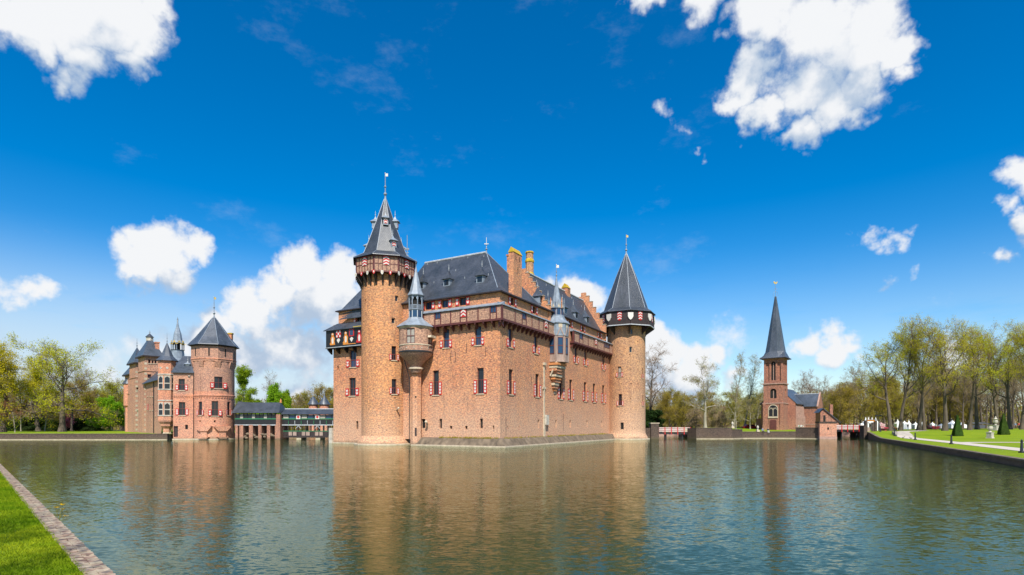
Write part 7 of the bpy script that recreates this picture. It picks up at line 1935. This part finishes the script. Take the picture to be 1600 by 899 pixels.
tree('bare', 51, 178, 560, "bare brown tree behind the gap between the two oaks", TG); tree('bare', 14, 182, 575, "bare brown tree behind the left-edge oak", TG); tree('bare', 82, 186, 572, "bare brown tree behind the big spreading oak's left limbs", TG); tree('tall_oak_b', 112, 170, 560, "leaning pale trunk just right of the big spreading oak", TG, wide=.9); tree('olive_round', 128, 185, 585, "round olive-green tree right of the big spreading oak", TG); tree('olive_round', 146, 195, 600, "small olive tree left of the bright green bush", TG)
tree('lime_bush', 171, 168, 617, "rounded bright lime-green tree left of the gatehouse", TG, wide=1.15); tree('olive_round', 193, 190, 588, "olive tree close to the gatehouse's left end", TG); tree('tall_oak_b', 206, 200, 582, "tall thin-leaved tree rising behind the gatehouse's left end", TG); tree('blossom', 103, 172, 645, "small pink blossoming tree behind the big oak", TG)
EG = 'dark shrubs behind the left lawn'
labs = ["dark evergreen shrub at the left frame edge", "dark evergreen shrub behind the thin young tree", "dark evergreen shrub under the left oak's right limbs", "dark evergreen shrub midway between the oaks", "low dark shrub just left of the big oak trunk", "dark shrub just right of the leaning trunk", "dark shrub left of the bright green tree", "dark shrub left of the gatehouse"]
for (px, yt), lb in zip(((2, 654), (20, 655), (44, 650), (64, 653), (84, 654), (120, 652), (137, 652), (149, 657)), labs): tree('evergreen', px, 176, yt, lb, EG, name='shrub', cat='shrub', wide=1.35)
BG_ = 'trees behind the covered bridge'
tree('green_tall', 388.5, 165, 570, "tall airy bright green tree behind the bridge, right of the gatehouse", BG_); tree('olive_round', 371, 175, 608, "brownish olive tree right behind the gatehouse tower", BG_); tree('bare', 424, 172, 575, "half-bare tree with dead top rising behind the bridge roof", BG_, wide=.7); tree('lime_bush', 425, 162, 596, "bright green tree below the dead top behind the bridge roof", BG_, wide=.85); tree('lime_bush', 443, 164, 607, "lime green tree behind the middle of the bridge", BG_, wide=.85); tree('lime_bush', 408, 168, 622, "low green tree left of the dead-topped tree", BG_); tree('bare', 465, 178, 612, "small bare tree behind the right half of the bridge", BG_); tree('olive_round', 480, 186, 606, "olive tree left of the two gate turrets", BG_); tree('olive_round', 500, 184, 594, "rounded olive tree behind the two gate turrets", BG_); tree('olive_round', 516, 186, 600, "olive tree against the castle's left wall", BG_)
RB_ = 'trees between the castle and the church'
tree('bare', 1016, 160, 528, "tall bare tree half hidden by the right castle tower", RB_, wide=1.25); tree('gnarled', 1102, 138, 554, "gnarled nearly bare oak on the church island", RB_, z=1.9, wide=1.05); tree('birch', 1146, 150, 548, "slender pale-green tree left of the church", RB_); tree('birch', 1163, 152, 549, "second slender pale-green tree, nearer the church", RB_, wide=1.1); tree('birch', 1180, 158, 590, "pale-leaved young tree beside the church tower", RB_, wide=1.2); tree('olive_round', 1065, 172, 610, "bright olive tree behind the wooden bridge", RB_); tree('olive_round', 1030, 176, 606, "brownish olive tree right of the castle tower", RB_); tree('olive_round', 1047, 180, 600, "olive tree in the second row right of the castle tower", RB_); tree('evergreen', 1017, 158, 638, "low green bush beside the right castle tower", RB_, name='shrub', cat='shrub', wide=1.6); tree('weeper', 1086, 152, 632, "brown weeping tree behind the left wooden bridge", RB_, wide=1.25); tree('weeper', 1123, 158, 628, "brown drooping tree right of the gnarled oak", RB_); tree('olive_round', 1148, 168, 620, "olive tree behind the slender pale-green trees", RB_); tree('olive_round', 1175, 172, 612, "yellow-green tree left of the church tower's foot", RB_); tree('gnarled', 1150, 140, 622, "small tree with a pale crooked trunk on the church lawn", RB_, z=1.72); tree('gnarled', 1172, 145, 616, "leaning pale trunk near the red car", RB_, z=1.72)
CG = 'trees behind the church'
for px, yt, lb in ((1250, 580, "bare tree directly behind the church nave"), (1268, 573, "broad bare tree behind the church transept"), (1283, 585, "bare tree right of the broad one behind the transept")): tree('bare', px, 182, yt, lb, CG)
for px, D, yt, v, lb in ((1310, 168, 596, 'olive_round', "brownish tree right of the brick hut"), (1327, 172, 578, 'bare', "bare crown behind the right wooden bridge"), (1345, 176, 585, 'olive_round', "brownish tree behind the entrance tents"), (1303, 180, 608, 'bare', "small bare tree just right of the church outbuilding")): tree(v, px, D, yt, lb, CG)
AV = 'tall trees along the right-hand lawn'
for v, px, D, yt, wd, lb in (('tall_oak', 1391.5, 137, 520, 1.05, "tall dark-trunked tree at the left end of the avenue, first trunk"), ('tall_oak', 1407, 139, 512, .9, "second dark trunk of the avenue, close right of the first"), ('tall_forked', 1435.5, 140, 508, .85, "third tall trunk of the avenue with upswept forks"), ('tall_oak_b', 1444, 142, 507, .8, "fourth slim trunk of the avenue"), ('tall_oak', 1476, 132, 497, 1.05, "big yellow-green oak with a long low branch in the middle of the avenue"), ('tall_oak', 1515, 140, 506, .9, "tall oak right of the big yellow-green oak"), ('tall_forked', 1527, 148, 512, .8, "slim forked tree behind the urns' left side"), ('tall_oak', 1557, 138, 510, .95, "tall tree rising behind the farther urn"), ('tall_oak', 1578, 140, 512, .95, "tall olive-leaved tree behind the right yew pyramid"), ('tall_oak', 1597, 136, 520, .95, "tall tree at the right frame edge"), ('tall_oak', 1622, 134, 505, 1.0, "tall tree cut by the right frame edge")): tree(v, px, D, yt - 15, lb, AV, wide=wd)
# farther rows of the wood, far too alike to tell apart
rg = random.Random(77); WG_ = 'back rows of the wood'
for i in range(46):
    px = 1296 + 7.6 * i + rg.uniform(-3, 3); D = rg.uniform(172, 235); v = rg.choice(['tall_oak_b', 'bare', 'tall_forked', 'olive_round', 'bare']); yt = rg.uniform(545, 590)
    if px < 1345: yt = rg.uniform(590, 612)
    tree(v, px, D, yt, "slim brown-green tree in the back rows of the wood behind the tents", WG_, z=rg.uniform(1.0, 1.8), wide=.9)
WL_ = 'back rows of trees behind the left lawn'
for i in range(16):
    px = -30 + 15.5 * i + rg.uniform(-4, 4); D = rg.uniform(195, 240); tree(rg.choice(['bare', 'olive_round', 'bare']), px, D, rg.uniform(585, 620), "brownish tree in the back row behind the left lawn", WL_, z=.9)
WM_ = 'back rows of trees behind the moat'
for i in range(26):
    px = 1010 + 12 * i + rg.uniform(-4, 4); D = rg.uniform(195, 240); tree(rg.choice(['bare', 'olive_round', 'olive_round', 'bare']), px, D, rg.uniform(600, 625), "brownish tree in the back row behind the church island", WM_, z=.9)
for i in range(11):
    px = 362 + 15 * i + rg.uniform(-4, 4); D = rg.uniform(190, 225); tree(rg.choice(['olive_round', 'olive_round', 'bare']), px, D, rg.uniform(618, 632), "olive tree in the back row behind the covered bridge", 'back row behind the covered bridge', z=.9)
# far brushwood that closes the view: one mass
rs = np.random.RandomState(5); n_ = 170000
ang = rs.uniform(-.80, .80, n_); D = rs.uniform(225, 300, n_); x = np.tan(ang) * D; prof = 9 + 5 * np.clip((x - 60) / 60, 0, 1) + 3 * np.sin(x * .05) + 2 * np.sin(x * .13 + 1); zz = .9 + prof * rs.rand(n_)
c = np.stack([x, D, zz], 1); a = rs.normal(0, 1, (n_, 3)) * np.array([.5, .5, 1.3]); a /= np.linalg.norm(a, axis=1)[:, None]; b = np.cross(a, rs.normal(0, 1, (n_, 3))); b /= np.linalg.norm(b, axis=1)[:, None]; sz = rs.uniform(.4, 1.0, (n_, 1))
qv = np.stack([c - a * sz, c + b * sz * .22, c + a * sz, c - b * sz * .22], 1)
half = rs.rand(n_) < .55
for msk, mt, nm, lb in ((half, 'leaf_twig', 'brushwood', "mass of brown brushwood closing the view behind the park"), (~half, 'leaf_olive', 'undergrowth', "mass of olive undergrowth closing the view behind the park")):
    o = bpy.data.objects.new(nm, np_mesh(nm, qv[msk].reshape(-1, 3), 4, mt)); COL.objects.link(o); tag(o, lb, 'undergrowth', kind='stuff')
# two trees stand behind the photographer and shade part of the near lawn
for i, (x, y, lb) in enumerate(((-16.0, 1.0, "oak on the near lawn behind the photographer, left one"), (-9.3, -1.5, "oak on the near lawn behind the photographer, right one"))):
    t = tree('tall_oak', 0, 10, 0, lb, 'oaks behind the photographer', z=NZ, x=x); t.location = (x, y, NZ); t.scale = (.6, .6, .6)
